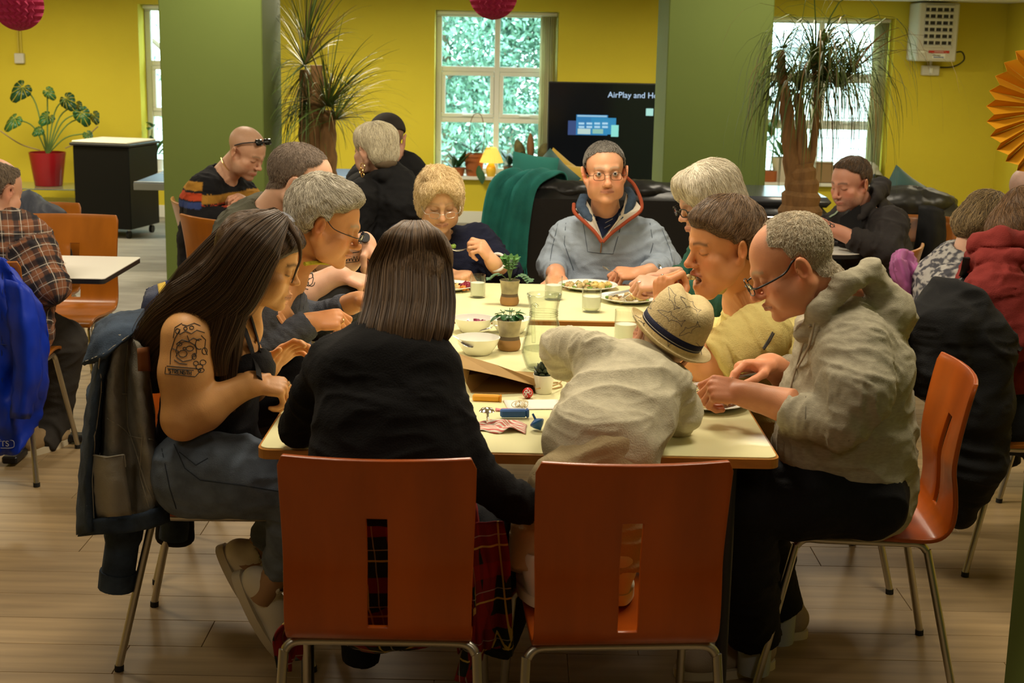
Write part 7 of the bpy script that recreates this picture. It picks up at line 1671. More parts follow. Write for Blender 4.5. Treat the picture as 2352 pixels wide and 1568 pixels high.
MB().tube(smooth_path([W(*q)for q in[(1318,468,5.79),(1320,488,5.75),(1345,512,5.71),(1368,535,5.69),(1382,556,5.68)]],5),.0075,8).build('rust_trim',M_RUST,p10.o,world=True);MB().tube(smooth_path([W(*q)for q in[(1440,408,5.84),(1460,430,5.82),(1474,478,5.77),(1440,508,5.72),(1405,535,5.69),(1384,556,5.68)]],5),.0075,8).build('rust_trim',M_RUST,p10.o,world=True)
strip('zip_pull',[(1382,550),(1381,566),(1379,580)],.005,mat('tan_leather',(.32,.13,.03),.5),p10.o,B10)
ink(p10.o,B10,[[(1340,515),(1350,578),(1380,582),(1408,583),(1426,520)],[(1302,480),(1296,560),(1318,620)],[(1488,480),(1500,560),(1486,610)],[(1285,500),(1268,570),(1262,610)],[(1510,500),(1538,570),(1545,600)]],mat('blue_seam',(.06,.08,.11),.9),.0014,.0004,'seam_stitching')
ink(p10.o,bvh_of(*[c for c in p10.o.children if c.name.startswith('shirt_placket')]),[[(1392,500),(1400,494)],[(1390,512),(1412,500)],[(1388,524),(1402,516)],[(1364,506),(1372,510)],[(1362,496),(1368,500)]],mat('shirt_stripe',(.35,.33,.28),.8),.0012,.0004,'shirt_stripe')
fork(p10.grips[1][0]+V(.02,0,0),W(1388,612,5.52),'fork raised in the hand of the quarter-zip man',up=(0,-.3,1))
wrist_ring(p10.o,W(1512,626,5.66),(1,.3,0),.033,.004,M_CHROME,'bracelet')
p7=Person('elderly fair-haired woman in navy jumper and thin spectacles raising a fork',(1010,462,5.70,10,18,2,.95),(1000,552,5.82),skin=V(.62,.36,.20),h=.0038,face=dict(age=1.2,woman=True,fat=1.0,nose=1.1),hairmask=dict(),paint=dict(brow=(.42,.28,.16),red=.4,seed=17,lips=(.45,.20,.13)),neck_r=.058)
p7.arm((920,560,5.84),(960,640,5.72),(1025,632,5.58),r=(.05,.046,.043,.028),hand_=((.92,-.35,.05),(.1,.2,-.95),1,'fist',1.0));p7.arm((1110,560,5.84),(1165,628,5.74),(1134,606,5.58),r=(.05,.046,.043,.028),hand_=((-.55,-.15,.80),(-.6,.35,-.5),-1,'grip',1.02));p7.build()
p7.blob('hair',[((0,-.02,.052),(.094,.112,.088)),((0,-.07,-.02),(.088,.060,.075)),((.072,-.01,.0),(.026,.050,.066)),((-.072,-.01,.0),(.026,.050,.066)),((0,.062,.090),(.062,.040,.032)),((.04,.055,.070),(.036,.042,.034)),((-.04,.055,.070),(.036,.042,.034)),((.02,.01,.13),(.05,.05,.03))],M_HAIRBL,sub=[((0,.120,-.012),(.068,.088,.106))],lumps=.006,lscale=45)
p7.fuzz(5200,.034,HF,steps=5,flow=lambda p,n:unit_rows(p-p7.H.w((.02,-.02,.13)))+p7.H.R@V(.1,.1,-.15),lift=.002,puff=.010,jitter=.30,r0=.0007)
glasses(p7.H,p7.o,mat('silver_metal',(.55,.50,.45),.3,.9),lens=(.0215,.0135),rim=.0011,y=.112,z=-.014,arm_z=.0)
M_NAVY=fabric('navy_wool',(.010,.012,.030),vary=.25,bump=.6,bscale=220)
p7.top('jumper',M_NAVY,[((1000,560,5.84),.15,.08),((1005,600,5.86),.21,.135),((1010,680,5.86),.22,.15),((1010,760,5.88),.22,.15)],(1,0,0),[([(930,560,5.86),(930,632,5.74),(1000,636,5.63)],[.085,.065,.045]),([(1095,560,5.86),(1160,630,5.75),(1142,610,5.64)],[.085,.068,.048])],open_r=.064,amp=.008,scale=12,seed=17)
fork(p7.grips[1][0]+V(.03,0,-.01),W(1036,572,5.50),'fork raised by the elderly woman in navy',up=(0,0,1));q=W(1034,570,5.50);fd=empty('forkful_of_food',q,0,'forkful of food before the chin of the woman in navy','food');pieces(fd,5,(0,0,.004),.014,.010,[M_POT,M_PEA],'food_piece',.3,33)
for s_,px in((0,(1143,596,5.6)),):wrist_ring(p7.o,W(1141,602,5.58),p7.arms[1][2]-p7.arms[1][1],.034,.006,fabric('white_cuff',(.7,.7,.68)),'shirt_cuff')
p2=Person('bald man in black jumper with ochre and red stripes, sunglasses on his head',(566,350,7.0,62,28,0,.99),(512,408,7.06),skin=V(.64,.36,.23),h=.0048,face=dict(fat=.5),hairmask=dict(front=.10,temple=.08,burn=-.005,nape=-.07,soft=.016),paint=dict(hair_col=(.30,.22,.15),hair_amt=.35,beard=.40,beard_col=(.20,.14,.09),brow=(.25,.17,.1),red=.3,seed=21),neck_r=.066)
p2.arm((470,440,6.92),(460,520,6.85),(545,482,6.85),r=(.056,.052,.048,.031),hand_=((.9,.1,.25),(.1,.3,-.9),1,'pinch',1.08));p2.arm((560,450,7.25),(600,500,7.1),(585,470,6.95),hand_=((-.5,-.3,.3),(-.3,.1,-.9),-1,'pinch',1.0));p2.build()
def stripe2(v,n):
 q=v-CAM;z=q@FW;py=784-F_PX*(q@CU)/z;px=1176+F_PX*(q@CR)/z
 c=np.tile(V(.010,.010,.012),(len(v),1));t=v[:,2];zz=lambda y:float(W(490,y,7.0)[2])
 b=(t<zz(440))&(t>zz(461));arm=(v[:,0]<W(476,450,6.95)[0])
 c[b]=(.40,.20,.03);a1=arm&(t<zz(412))&(t>zz(432));c[arm&b]=(.010,.010,.012);c[a1]=(.42,.21,.03)
 c[arm&(t<zz(436))&(t>zz(454))]=(.50,.065,.02);c[arm&(t<zz(457))&(t>zz(470))]=(.035,.06,.20);c[(~arm)&(t<zz(462))&(t>zz(465))]=(.42,.05,.02)
 return c
p2.top('jumper',fabric('striped_knit',(1,1,1),attr=True,vary=.12),[((508,412,7.08),.14,.08),((498,455,7.10),.215,.135),((492,540,7.1),.21,.14),((488,600,7.1),.21,.14)],(.45,1,0),[([(472,438,6.94),(455,515,6.86),(530,490,6.86)],[.088,.068,.046]),([(560,450,7.22),(598,500,7.1),(590,478,6.98)],[.08,.06,.045])],open_r=.066,amp=.007,scale=12,seed=21,open_dir=(.6,-.2,.75),colfn=stripe2,h=.008)
p2.legs('jeans',M_BJEAN,[([(500,585,7.08),(590,600,7.0),(590,740,7.0)],[.11,.085,.07]),([(505,585,7.22),(600,600,7.15),(600,730,7.15)],[.11,.085,.07])])
gm=MB();gl=MB()
for sg in(-1,1):gl.rbox(p2.H.w((sg*.033,.066,.098)),(.050,.012,.032),.012,R=p2.H.R@rot('X',50));
o=gl.build('sunglass_lenses',mat('black_lens',(.004,.004,.005),.06),p2.o,world=True);o['kind']='stuff'
MB().tube(smooth_path([p2.H.w((-.058,.058,.096)),p2.H.w((0,.078,.104)),p2.H.w((.058,.058,.096))],4),.004,6).build('sunglass_bridge',M_BLACK,p2.o,world=True)
for sg in(-1,1):MB().tube(smooth_path([p2.H.w((sg*.060,.056,.094)),p2.H.w((sg*.080,.015,.066)),p2.H.w((sg*.084,-.022,.032))],4),.0035,6).build('sunglass_arm',M_BLACK,p2.o,world=True)
MB().tube(smooth_path([W(x,y,yy)for x,y,yy in((508,362,7.02),(514,378,6.97),(526,392,6.95))],4),.0025,5).build('necklace',mat('gold',(.75,.50,.18),.25,1.0),p2.o,world=True)
p8=Person('person with bleached blond crop and gold hoop earrings in black jacket, seen from behind',(858,346,6.55,-128,4,0,.98),(892,405,6.55),skin=V(.64,.38,.26),h=.005,face=dict(woman=True),hairmask=dict(),paint=dict(red=.2,brow=(.3,.2,.12)),neck_r=.06);p8.build()
p8.blob('hair',[((0,-.02,.050),(.088,.106,.086)),((0,-.065,-.005),(.082,.058,.070)),((.05,-.02,.06),(.045,.08,.06)),((-.05,-.02,.06),(.045,.08,.06))],M_HAIRSV,sub=[((0,.11,-.05),(.09,.08,.09)),((-.085,.005,-.03),(.02,.04,.045)),((.085,.005,-.03),(.02,.04,.045))],lumps=.003)
p8.fuzz(3000,.07,hair_mat('bleached_strand',(.42,.35,.22),(.95,.88,.66)),flow=lambda p,n:unit_rows(p-p8.H.w((0,-.0,.13)))+V(0,0,-.4),lift=.002,puff=.004,r0=.0008)
S=SDF(p8.H.w((0,-.08,-.05))-.1,p8.H.w((0,-.08,-.05))+.1,.006);S.ell(p8.H.w((0,-.072,-.055)),(.062,.045,.035),p8.H.R,.01);v,F=S.mesh(1);mesh('undercut_hair',v,F,mat('undercut_brown',(.13,.09,.05),.8),p8.o,world=True)
for k,(x,y)in enumerate(((833,383),(830,393),(833,402))):c=W(x,y,6.45);wrist_ring(p8.o,c,(.7,.6,0),.016-.003*k,.0022,mat('gold',(.75,.50,.18),.25,1.0),'hoop_earring')
M_BLKJ=fabric('black_jacket',(.008,.008,.009),.8)
p8.top('jacket',M_BLKJ,[((895,412,6.56),.14,.09),((885,450,6.56),.215,.13),((880,540,6.58),.21,.14),((880,620,6.6),.2,.14)],(.75,-.65,0),[([(830,455,6.42),(818,530,6.40),(850,570,6.5)],[.088,.07,.05]),([(930,445,6.7),(950,520,6.75)],[.088,.07])],open_r=.060,amp=.010,scale=11,seed=22,extra=lambda S:S.chain([W(845,408,6.50),W(880,402,6.44),W(925,398,6.52)],[.020,.026,.022],.02),h=.009)
p9=Person('man in black cap and black t-shirt, seen from behind at the back',(888,322,7.25,-160,8,0,1.08),(905,375,7.25),skin=V(.62,.33,.22),h=.006,face=dict(fat=.6),hairmask=dict(nape=-.05),paint=dict(hair_col=(.15,.1,.07),hair_amt=.7,red=.4),neck_r=.066);p9.build()
p9.top('tee',M_BLKJ,[((905,375,7.26),.15,.08),((900,415,7.26),.215,.13),((895,520,7.26),.21,.14)],(1,-.2,0),[([(835,420,7.2),(830,480,7.2)],[.088,.08]),([(952,412,7.3),(965,480,7.3)],[.088,.08])],open_r=.066,amp=.008,seed=23,h=.01)
cp_=empty('cap',p9.H.w((0,-.01,.03)),0,'black peaked cap on the man seated at the back','cap')
S=SDF(p9.H.w((0,0,0))-.19,p9.H.w((0,0,0))+.19,.006);S.ell(p9.H.w((0,-.016,.040)),(.092,.110,.094),p9.H.R,.01);S.plane(p9.H.w((0,-.02,.030)),p9.H.R@unit((0,-.12,-1)),.3);v,F=S.mesh(1);mesh('crown',v,F,mat('cap_cloth',(.022,.016,.013),.85),cp_,world=True)
S=SDF(p9.H.w((0,.12,.04))-.14,p9.H.w((0,.12,.04))+.14,.006);S.ell(p9.H.w((0,.115,.032)),(.075,.075,.008),p9.H.R@rot('X',-10),.01);v,F=S.mesh(1);mesh('peak',v,F,mat('cap_cloth',(.022,.016,.013),.85),cp_,world=True)
p1=Person('man in brown plaid shirt at the white table by the left edge, seen from behind',(-8,440,5.60,150,18,0,1.06),(-5,515,5.55),skin=V(.62,.32,.20),h=.006,face=dict(fat=.6),hairmask=dict(front=.10,temple=.07,nape=-.07,bald=((0,-.01,.12),(.055,.07,.05))),paint=dict(hair_col=(.20,.14,.09),hair_amt=.7,red=.4,seed=25),neck_r=.064)
p1.arm((62,560,5.50),(112,660,5.42),(108,602,5.72),r=(.06,.055,.05,.031),hand_=((-.1,1,.1),(0,.1,-1),-1,'grip',1.05));p1.build();p1.cap(.006,mat('grizzled_brown',(.15,.11,.07),.8),lump=.3,lscale=150);p1.fuzz(1800,.016,hair_mat('shaved_strand',(.08,.055,.04),(.30,.23,.17)),puff=.004,jitter=.4,r0=.0008,steps=3)
def plaid():
 m=bpy.data.materials.new('plaid_cloth');MATS['plaid']=m;m.use_nodes=True;N=m.node_tree.nodes;L=m.node_tree.links;b=N['Principled BSDF'];b.inputs['Roughness'].default_value=.9;b.inputs['Specular IOR Level'].default_value=.2
 a=N.new('ShaderNodeAttribute');a.attribute_name='Col';sp=N.new('ShaderNodeSeparateXYZ');L.new(a.outputs['Vector'],sp.inputs[0]);col=None
 def band(src,f,lo,hi):
  k=N.new('ShaderNodeMath');k.operation='MULTIPLY';k.inputs[1].default_value=f;L.new(src,k.inputs[0]);r=N.new('ShaderNodeMath');r.operation='FRACT';L.new(k.outputs[0],r.inputs[0]);g=N.new('ShaderNodeMath');g.operation='GREATER_THAN';g.inputs[1].default_value=lo;L.new(r.outputs[0],g.inputs[0]);h=N.new('ShaderNodeMath');h.operation='LESS_THAN';h.inputs[1].default_value=hi;L.new(r.outputs[0],h.inputs[0]);x=N.new('ShaderNodeMath');x.operation='MULTIPLY';L.new(g.outputs[0],x.inputs[0]);L.new(h.outputs[0],x.inputs[1]);return x.outputs[0]
 for ch,lo,hi,c,am in((0,.0,.45,(.24,.095,.045),.75),(1,.0,.45,(.24,.095,.045),.6),(0,.50,.75,(.018,.017,.022),.7),(1,.5,.75,(.018,.017,.022),.7),(0,.85,.89,(.50,.45,.38),.8),(1,.85,.89,(.50,.45,.38),.8),(0,.21,.235,(.45,.40,.34),.6),(1,.21,.235,(.45,.40,.34),.6)):
  x=N.new('ShaderNodeMix');x.data_type='RGBA';k=N.new('ShaderNodeMath');k.operation='MULTIPLY';k.inputs[1].default_value=am;L.new(band(sp.outputs[ch],1,lo,hi),k.inputs[0]);L.new(k.outputs[0],x.inputs[0])
  if col is None:x.inputs[6].default_value=(.075,.055,.045,1)
  else:L.new(col,x.inputs[6])
  x.inputs[7].default_value=(*c,1);col=x.outputs[2]
 L.new(col,b.inputs['Base Color']);return m
def plaid_uv(P):
 def fn(v,n):
  c=np.zeros((len(v),3));a,e=W(62,560,5.50),W(112,660,5.42);A=unit(e-a);t=(v-a)@A;d=np.linalg.norm(v-a-np.outer(np.clip(t,0,.4),A),axis=1);arm=(d<.115)&(t>.02)
  u=unit(np.cross(A,(0,1,0)));w_=np.cross(A,u);th=np.arctan2((v-a)@u,(v-a)@w_)*.085
  c[:,0]=np.where(arm,t,v[:,2])*13+20;c[:,1]=np.where(arm,th,v[:,0]+.4*v[:,1])*13+20;return c
 return fn
p1.top('plaid_shirt',plaid(),[((0,525,5.56),.15,.09),((0,570,5.55),.225,.14),((5,660,5.50),.22,.15),((5,760,5.48),.21,.15)],(1,-.3,0),[([(62,562,5.50),(112,655,5.42),(112,612,5.66)],[.098,.078,.052])],open_r=.062,amp=.009,scale=11,seed=25,colfn=plaid_uv(p1),h=.008)
p1.legs('trousers',fabric('charcoal_denim',(.045,.040,.035),vary=.3),[([(40,750,5.55),(140,790,5.72),(120,960,5.75),(90,1030,5.6)],[.12,.10,.075,.06])])
shoe('shoe',p1.o,G(52,1050,0),G(52,1050,0)+V(.10,.26,0),(0,0,1),.05,fabric('tan_suede',(.36,.25,.13)),M_SOLE,lace=False)
p15=Person('man in charcoal hooded jacket eating at the round-cornered white table',(1953,422,6.72,-55,12,0,1.0),(1988,490,6.80),skin=V(.56,.27,.18),h=.0046,face=dict(age=1.0,nose=1.15,fat=0),hairmask=dict(front=.092,temple=.070,burn=-.008,soft=.014),paint=dict(hair_col=(.06,.045,.035),hair_amt=.9,beard=.45,beard_col=(.16,.11,.09),brow=(.06,.04,.03),red=.5,seed=27),neck_r=.06)
p15.arm((2040,530,6.66),(2030,580,6.52),(1925,532,6.56),r=(.055,.05,.046,.03),hand_=((-.85,.05,.35),(.2,.4,-.8),-1,'grip',1.08));p15.arm((1930,520,6.95),(1870,545,6.95),(1885,525,6.78),hand_=((-.3,-.5,.3),(.1,.1,-.9),1,'fist',1.05));p15.build()
p15.cap(.007,mat('dark_cropped_hair',(.045,.035,.028),.7),lump=.3);p15.fuzz(2400,.03,hair_mat('dark_strand',(.016,.010,.006),(.085,.050,.028),.38),puff=.003,jitter=.3,r0=.0008)
M_CHARC=fabric('charcoal_sweat',(.030,.026,.026),.85)
p15.top('hooded_jacket',M_CHARC,[((1992,498,6.82),.15,.09),((2000,535,6.84),.215,.14),((2015,600,6.86),.21,.15),((2020,690,6.88),.21,.15)],(.6,.8,0),[([(2040,520,6.68),(2035,575,6.54),(1950,545,6.56)],[.098,.072,.048]),([(1935,515,6.95),(1875,540,6.95),(1882,532,6.84)],[.09,.068,.05])],open_r=.066,amp=.011,scale=10,seed=27,open_dir=(-.45,-.45,.75),extra=lambda S:S.chain([W(1975,500,6.66),W(2004,450,6.74),W(2024,430,6.86),W(2005,440,6.96)],[.018,.036,.040,.032],.03),h=.008)
B15=bvh_of(p15.topmesh);BS=bvh_of(p15.o)
sheet('undershirt',[(1930,500,6.70),(1975,470,6.66),(1985,560,6.62),(1925,560,6.68)],M_BLKJ,p15.o);strip('zip_edge',[(1932,478),(1918,492),(1906,500)],.006,mat('pale_green_tape',(.30,.40,.28),.7),p15.o,B15)
ink(p15.o,BS,[[(1893,503),(1900,510),(1908,514),(1904,520)],[(1900,505),(1912,516),(1918,522)],[(1896,510),(1908,522)],E(1912,518,5,4)],M_INK,.0018,.0003)
p15.legs('trousers',M_BJEAN,[([(2010,690,6.75),(1910,680,6.7),(1905,800,6.7)],[.115,.09,.07]),([(2015,690,7.0),(1920,680,7.0),(1915,800,7.0)],[.115,.09,.07])])
fork(p15.grips[0][0],W(1880,533,6.6),'fork in the hand of the hooded man',up=(0,0,1))
p17=Person('person in brick-red hoodie at the right edge, seen from behind with black shoulder strap',(2362,528,4.72,118,34,0,1.0),(2300,600,4.74),skin=V(.6,.34,.22),h=.006,face=dict(woman=True),hairmask=dict(),paint=dict(hair_col=(.10,.06,.03),hair_amt=.9));p17.build()
p17.blob('hair',[((0,-.02,.045),(.092,.115,.092)),((0,-.08,-.03),(.085,.06,.09))],mat('auburn_hair',(.11,.055,.022),.5),lumps=.004);p17.fuzz(3200,.12,hair_mat('auburn_strand',(.055,.028,.012),(.26,.14,.06)),flow=lambda p,n:unit_rows(p-p17.H.w((0,.02,.12)))*.5+V(.5,0,-.6),puff=.006,jitter=.2,r0=.0008)
M_BRICK=fabric('brick_sweat',(.225,.028,.024),vary=.12,vscale=40)
p17.top('hoodie',M_BRICK,[((2300,610,4.74),.15,.10),((2305,665,4.74),.225,.155),((2300,790,4.72),.215,.165),((2300,930,4.72),.21,.155)],(.2,1,0),[([(2290,670,4.52),(2330,780,4.46),(2400,780,4.46)],[.10,.075,.06])],open_r=0,amp=.012,scale=10,seed=29,extra=lambda S:(S.chain([W(2232,590,4.72),W(2246,560,4.60),W(2300,548,4.55),W(2370,560,4.58)],[.026,.030,.033,.032],.015),S.chain([W(2226,612,4.66),W(2262,594,4.54),W(2340,592,4.50)],[.024,.028,.028],.012)),h=.008)
B17=bvh_of(p17.topmesh);strip('shoulder_strap',[(2228,592),(2216,640),(2218,690),(2240,730)],.016,M_BLACK,p17.o,B17,.006,.25);strip('bag_strap',[(2262,745),(2300,775),(2345,800)],.022,M_BLACK,p17.o,B17,.006,.25)
p17.legs('jeans',fabric('dark_denim',(.018,.020,.026)),[([(2300,960,4.58),(2420,980,4.55),(2420,1200,4.6)],[.12,.10,.08]),([(2300,950,4.9),(2420,970,4.9),(2420,1150,4.9)],[.12,.10,.08])])
p16=Person('woman with streaked cropped hair in mottled grey top, head bowed',(2266,530,5.42,96,44,0,1.06),(2215,600,5.42),skin=V(.62,.36,.25),h=.006,face=dict(woman=True),hairmask=dict(),paint=dict(hair_col=(.12,.08,.04),hair_amt=.9));p16.build()
p16.blob('hair',[((0,-.02,.048),(.090,.112,.088)),((0,-.07,-.01),(.084,.055,.075))],mat('ash_brown_hair',(.10,.070,.038),.6),sub=[((-.085,.0,-.02),(.02,.03,.035)),((.085,.0,-.02),(.02,.03,.035)),((0,.11,-.05),(.09,.08,.09))],lumps=.006);p16.fuzz(3400,.06,hair_mat('streaked_strand',(.05,.033,.018),(.48,.34,.16)),puff=.007,jitter=.3,r0=.0009)
def mottle(v,n):t=sst(vnoise(v*V(55,55,130),5),.40,.58)[:,None];return V(.07,.07,.085)*(1-t)+V(.42,.40,.38)*t
p16.top('top',fabric('mottled_jersey',(1,1,1),attr=True,vary=.1),[((2205,612,5.42),.15,.09),((2190,660,5.44),.21,.14),((2175,760,5.46),.21,.15),((2175,850,5.46),.2,.15)],(0,1,0),[([(2190,660,5.24),(2240,760,5.18)],[.09,.07])],open_r=.072,amp=.009,scale=11,seed=31,colfn=mottle,open_dir=(.5,-.35,.75),h=.007)
p16.legs('trousers',M_BJEAN,[([(2180,880,5.4),(2300,880,5.35),(2300,1060,5.4)],[.11,.09,.07])])
p18=Person('man with pink face and sage shirt cut off by the right edge',(2366,452,6.3,110,22,0,1.06),(2335,520,6.3),skin=V(.64,.36,.29),h=.007,face=dict(fat=.8),hairmask=dict(front=.1,temple=.08),paint=dict(hair_col=(.3,.25,.2),hair_amt=.5,beard=.3,red=.5));p18.build()
p18.top('shirt',fabric('sage_cotton',(.17,.19,.13)),[((2325,515,6.32),.15,.09),((2318,560,6.34),.22,.14),((2310,700,6.36),.21,.15)],(.3,1,0),[([(2300,560,6.15),(2320,640,6.1)],[.09,.07])],open_r=.064,amp=.009,seed=33,h=.01,extra=lambda S:S.chain([W(2312,462,6.2),W(2330,448,6.3),W(2335,452,6.42)],[.02,.028,.02],.02))
p18.legs('trousers',M_BJEAN,[([(2320,740,6.3),(2420,740,6.3),(2420,880,6.3)],[.11,.09,.07])])
def hung(name,label,cat,prims,m,h=.008,amp=.012,scale=9,seed=1,axis=(0,0,1),cuts=(),subs=(),col=None,colfn=None,k=.03,base=None,smooth=2):
 """a soft garment as one crumpled body: prims = capsule chains in pixels with depths, radii across (metres) and thickness ratio"""
 A=[];
 for pts,rad in prims:A.append(([W(*q)for q in pts],rad))
 allp=[q for a,_ in A for q in a];lo,hi=bounds_of(allp,.2);S=SDF(lo,hi,h)
 for pts,rad in A:
  for i in range(len(pts)-1):
   (wa,da),(wb,db)=rad[i],rad[i+1];S.ecap(pts[i],pts[i+1],base or(1,0,0),wa,da,wb,db,k)
 for c,r in subs:S.ell(W(*c),r,None,.01,'sub')
 for c,n_,rd in cuts:S.plane(W(*c),n_,rd)
 v,F=S.mesh(smooth);n=normals(v,F);v=folds(v,n,amp,scale,seed,axis,2.4)
 c=np.mean(allp,0);e=empty(name,(c[0],c[1],0),0,label,cat)
 o=mesh(name+'_body',v,F,m,e,col=colfn(v,n)if colfn else None,world=True);return e,o
M_WATERP=fabric('blue_waterproof',(.004,.032,.42),.5,vary=.15,bump=.15,bscale=40,sheen=0)
def surf(name,rows,m,parent,nu=5,nv=5,thick=.005,amp=0.0,seed=1,fr=30):
 """cloth panel through rows of control points (pixel x, pixel y, distance)"""
 R_=[smooth_path([W(*q)for q in r],nu)for r in rows];A=np.array(R_);B=np.array([smooth_path(A[:,j],nv)for j in range(A.shape[1])]).transpose(1,0,2);k,n,_=B.shape
 v=B.reshape(-1,3)
 f=np.array([(i*n+j,i*n+j+1,(i+1)*n+j+1,(i+1)*n+j)for i in range(k-1)for j in range(n-1)])
 if amp:v=folds(v,normals(v,f),amp,fr,seed,(.3,0,1),2.0)
 o=mesh(name,v,f,m,parent,world=True);mo=o.modifiers.new('thickness','SOLIDIFY');mo.thickness=thick;mo.offset=0;return o
c=W(30,850,5.1);bj=empty('waterproof_jacket',(c[0],c[1],0),0,'royal blue waterproof jacket hanging over the chair at the left edge','jacket')
bo=surf('jacket_body',[[(-60,600,5.2),(-25,590,5.10),(0,590,5.06),(18,602,5.07),(30,618,5.14)],[(-60,680,5.14),(-20,680,5.0),(20,672,5.03),(62,680,5.0),(96,700,5.14)],[(-60,770,5.12),(-15,770,5.04),(30,770,4.97),(70,765,5.04),(110,770,5.12)],[(-60,870,5.12),(-15,870,4.98),(30,872,5.05),(68,868,4.99),(112,862,5.12)],[(-60,960,5.12),(-15,960,5.03),(24,962,4.97),(60,955,5.05),(98,950,5.12)],[(-60,1050,5.12),(-15,1048,4.99),(15,1046,5.04),(42,1042,4.99),(70,1008,5.08)]],M_WATERP,bj,7,7,amp=.012,seed=4,fr=16)
surf('jacket_back',[[(-60,598,5.2),(0,592,5.2),(30,616,5.2)],[(-60,760,5.3),(40,740,5.3),(106,740,5.22)],[(-60,900,5.24),(40,900,5.24),(100,900,5.2)]],M_WATERP,bj,5,5,amp=.01)
surf('sleeve',[[(10,640,5.02),(40,650,4.96),(70,665,5.02)],[(20,740,4.98),(55,740,4.92),(92,745,5.0)],[(30,860,4.97),(60,865,4.92),(96,870,5.0)],[(22,960,4.97),(45,962,4.93),(70,962,5.0)]],M_WATERP,bj,6,6,amp=.010,seed=8,fr=16)
BJ=bvh_of(bo);ink(bj,BJ,[[(6,605),(5,700),(4,880),(4,950)],[(0,790),(50,795)],[(55,880),(100,872)],[(40,925),(4,923)]],mat('navy_seam',(.006,.02,.14),.7),.0022,.0005,'seam_stitching')
pt_=onto(BJ,[(6,1018)],.003)
if len(pt_):text('PTS',.030,pt_[0]-V(*bj.location),bj,mat('silver_print',(.40,.44,.55),.5),rx=90)
if len(pt_):MB().tube([pt_[0]-V(*bj.location)+V(.042*(abs(math.cos(a))**.5)*(1 if math.cos(a)>0 else-1),0,.016*(abs(math.sin(a))**.5)*(1 if math.sin(a)>0 else-1))for a in np.linspace(0,6.283,25)],.0012,5).build('badge_outline',mat('silver_print',(.40,.44,.55),.5),bj)
M_DENIMD=fabric('indigo_denim',(.050,.074,.115),vary=.55,vscale=18,bump=.4,bscale=300);M_DENIMIN=fabric('denim_reverse',(.29,.27,.22),vary=.3,vscale=24,bump=.4,bscale=300)
dj,do=hung('denim_jacket','worn denim jacket hung inside out over the young woman\'s chair back','jacket',[([(275,790,3.74),(268,900,3.72),(280,1040,3.70),(290,1150,3.70)],[(.040,.12),(.055,.13),(.062,.13),(.066,.12)])],M_DENIMD,amp=.010,scale=9,seed=5,base=(1,0,0))
surf('jacket_lining',[[(248,782,3.56),(272,768,3.48),(298,772,3.53),(322,790,3.47),(346,825,3.53)],[(230,880,3.58),(258,880,3.46),(290,884,3.54),(320,890,3.46),(350,905,3.53)],[(220,990,3.58),(258,995,3.46),(296,1000,3.53),(334,1008,3.45),(364,1028,3.53)],[(214,1090,3.56),(256,1095,3.47),(302,1098,3.53),(344,1100,3.46),(374,1105,3.53)],[(205,1192,3.55),(252,1190,3.48),(300,1184,3.52),(345,1176,3.47),(382,1162,3.53)]],M_DENIMIN,dj,6,6,.006,amp=.007,seed=3,fr=18)
surf('front_edge',[[(262,792,3.54),(243,796,3.47),(226,806,3.56)],[(238,890,3.53),(222,895,3.45),(206,905,3.56)],[(228,1000,3.53),(210,1004,3.45),(192,1010,3.56)],[(222,1100,3.53),(202,1104,3.46),(183,1110,3.56)],[(228,1215,3.52),(204,1222,3.46),(180,1228,3.55)]],M_DENIMD,dj,5,6,.008,amp=.005,seed=5)
surf('waistband',[[(186,1192,3.53),(235,1190,3.45),(300,1182,3.48),(345,1172,3.44),(386,1158,3.52)],[(182,1232,3.53),(235,1226,3.46),(300,1222,3.48),(345,1212,3.45),(388,1196,3.52)]],M_DENIMD,dj,5,4,.010,amp=.003)
surf('inner_pocket',[[(206,1040,3.48),(245,1048,3.435),(284,1042,3.46)],[(210,1110,3.48),(252,1112,3.43),(292,1110,3.46)],[(220,1188,3.49),(260,1186,3.44),(302,1182,3.47)]],fabric('pocket_cotton',(.36,.33,.26),vary=.2),dj,5,5,.005,amp=.004)
surf('collar',[[(222,742,3.68),(270,718,3.64),(332,712,3.66)],[(208,785,3.52),(262,758,3.50),(326,745,3.54)],[(190,838,3.50),(238,820,3.44),(296,775,3.49)]],M_DENIMD,dj,7,6,.010,amp=.006,seed=6)
surf('leather_patch',[[(316,800,3.44),(342,796,3.47)],[(318,852,3.44),(346,852,3.47)]],mat('tan_patch',(.22,.075,.02),.6),dj,4,4,.004)
BD=bvh_of(*[c for c in dj.children if c.name.split('.')[0]in('jacket_lining','front_edge','inner_pocket','collar','waistband')])
ink(dj,BD,[[(290,790),(284,860),(290,960),(320,1050),(352,1160)],[(228,900),(290,905)],[(340,870),(352,950),(368,1010)],[(330,1000),(325,1090),(345,1165)],[(208,1042),(245,1050),(284,1044),(300,1180)],[(232,805),(228,900),(215,1000),(208,1100),(212,1190)],[(250,960),(300,1000),(350,1010)],[(196,832),(240,814),(294,772)],[(186,1200),(300,1192),(384,1168)]],mat('pale_thread',(.34,.31,.24),.9),.0016,.004,'stitching')
MB().tube(smooth_path([W(298,1150,3.66),W(285,1220,3.62),W(275,1290,3.61),W(268,1340,3.61)],5),[.050]*7+[.044]*9,14).build('sleeve',M_DENIMD,dj,world=True);MB().tube([W(271,1310,3.61),W(267,1350,3.61)],[.048,.048],14).build('cuff',M_DENIMD,dj,world=True)
MB().tube(smooth_path([W(370,1150,3.95),W(400,1190,3.95),W(398,1235,3.95)],5),.042,12).build('sleeve',M_DENIMD,dj,world=True)
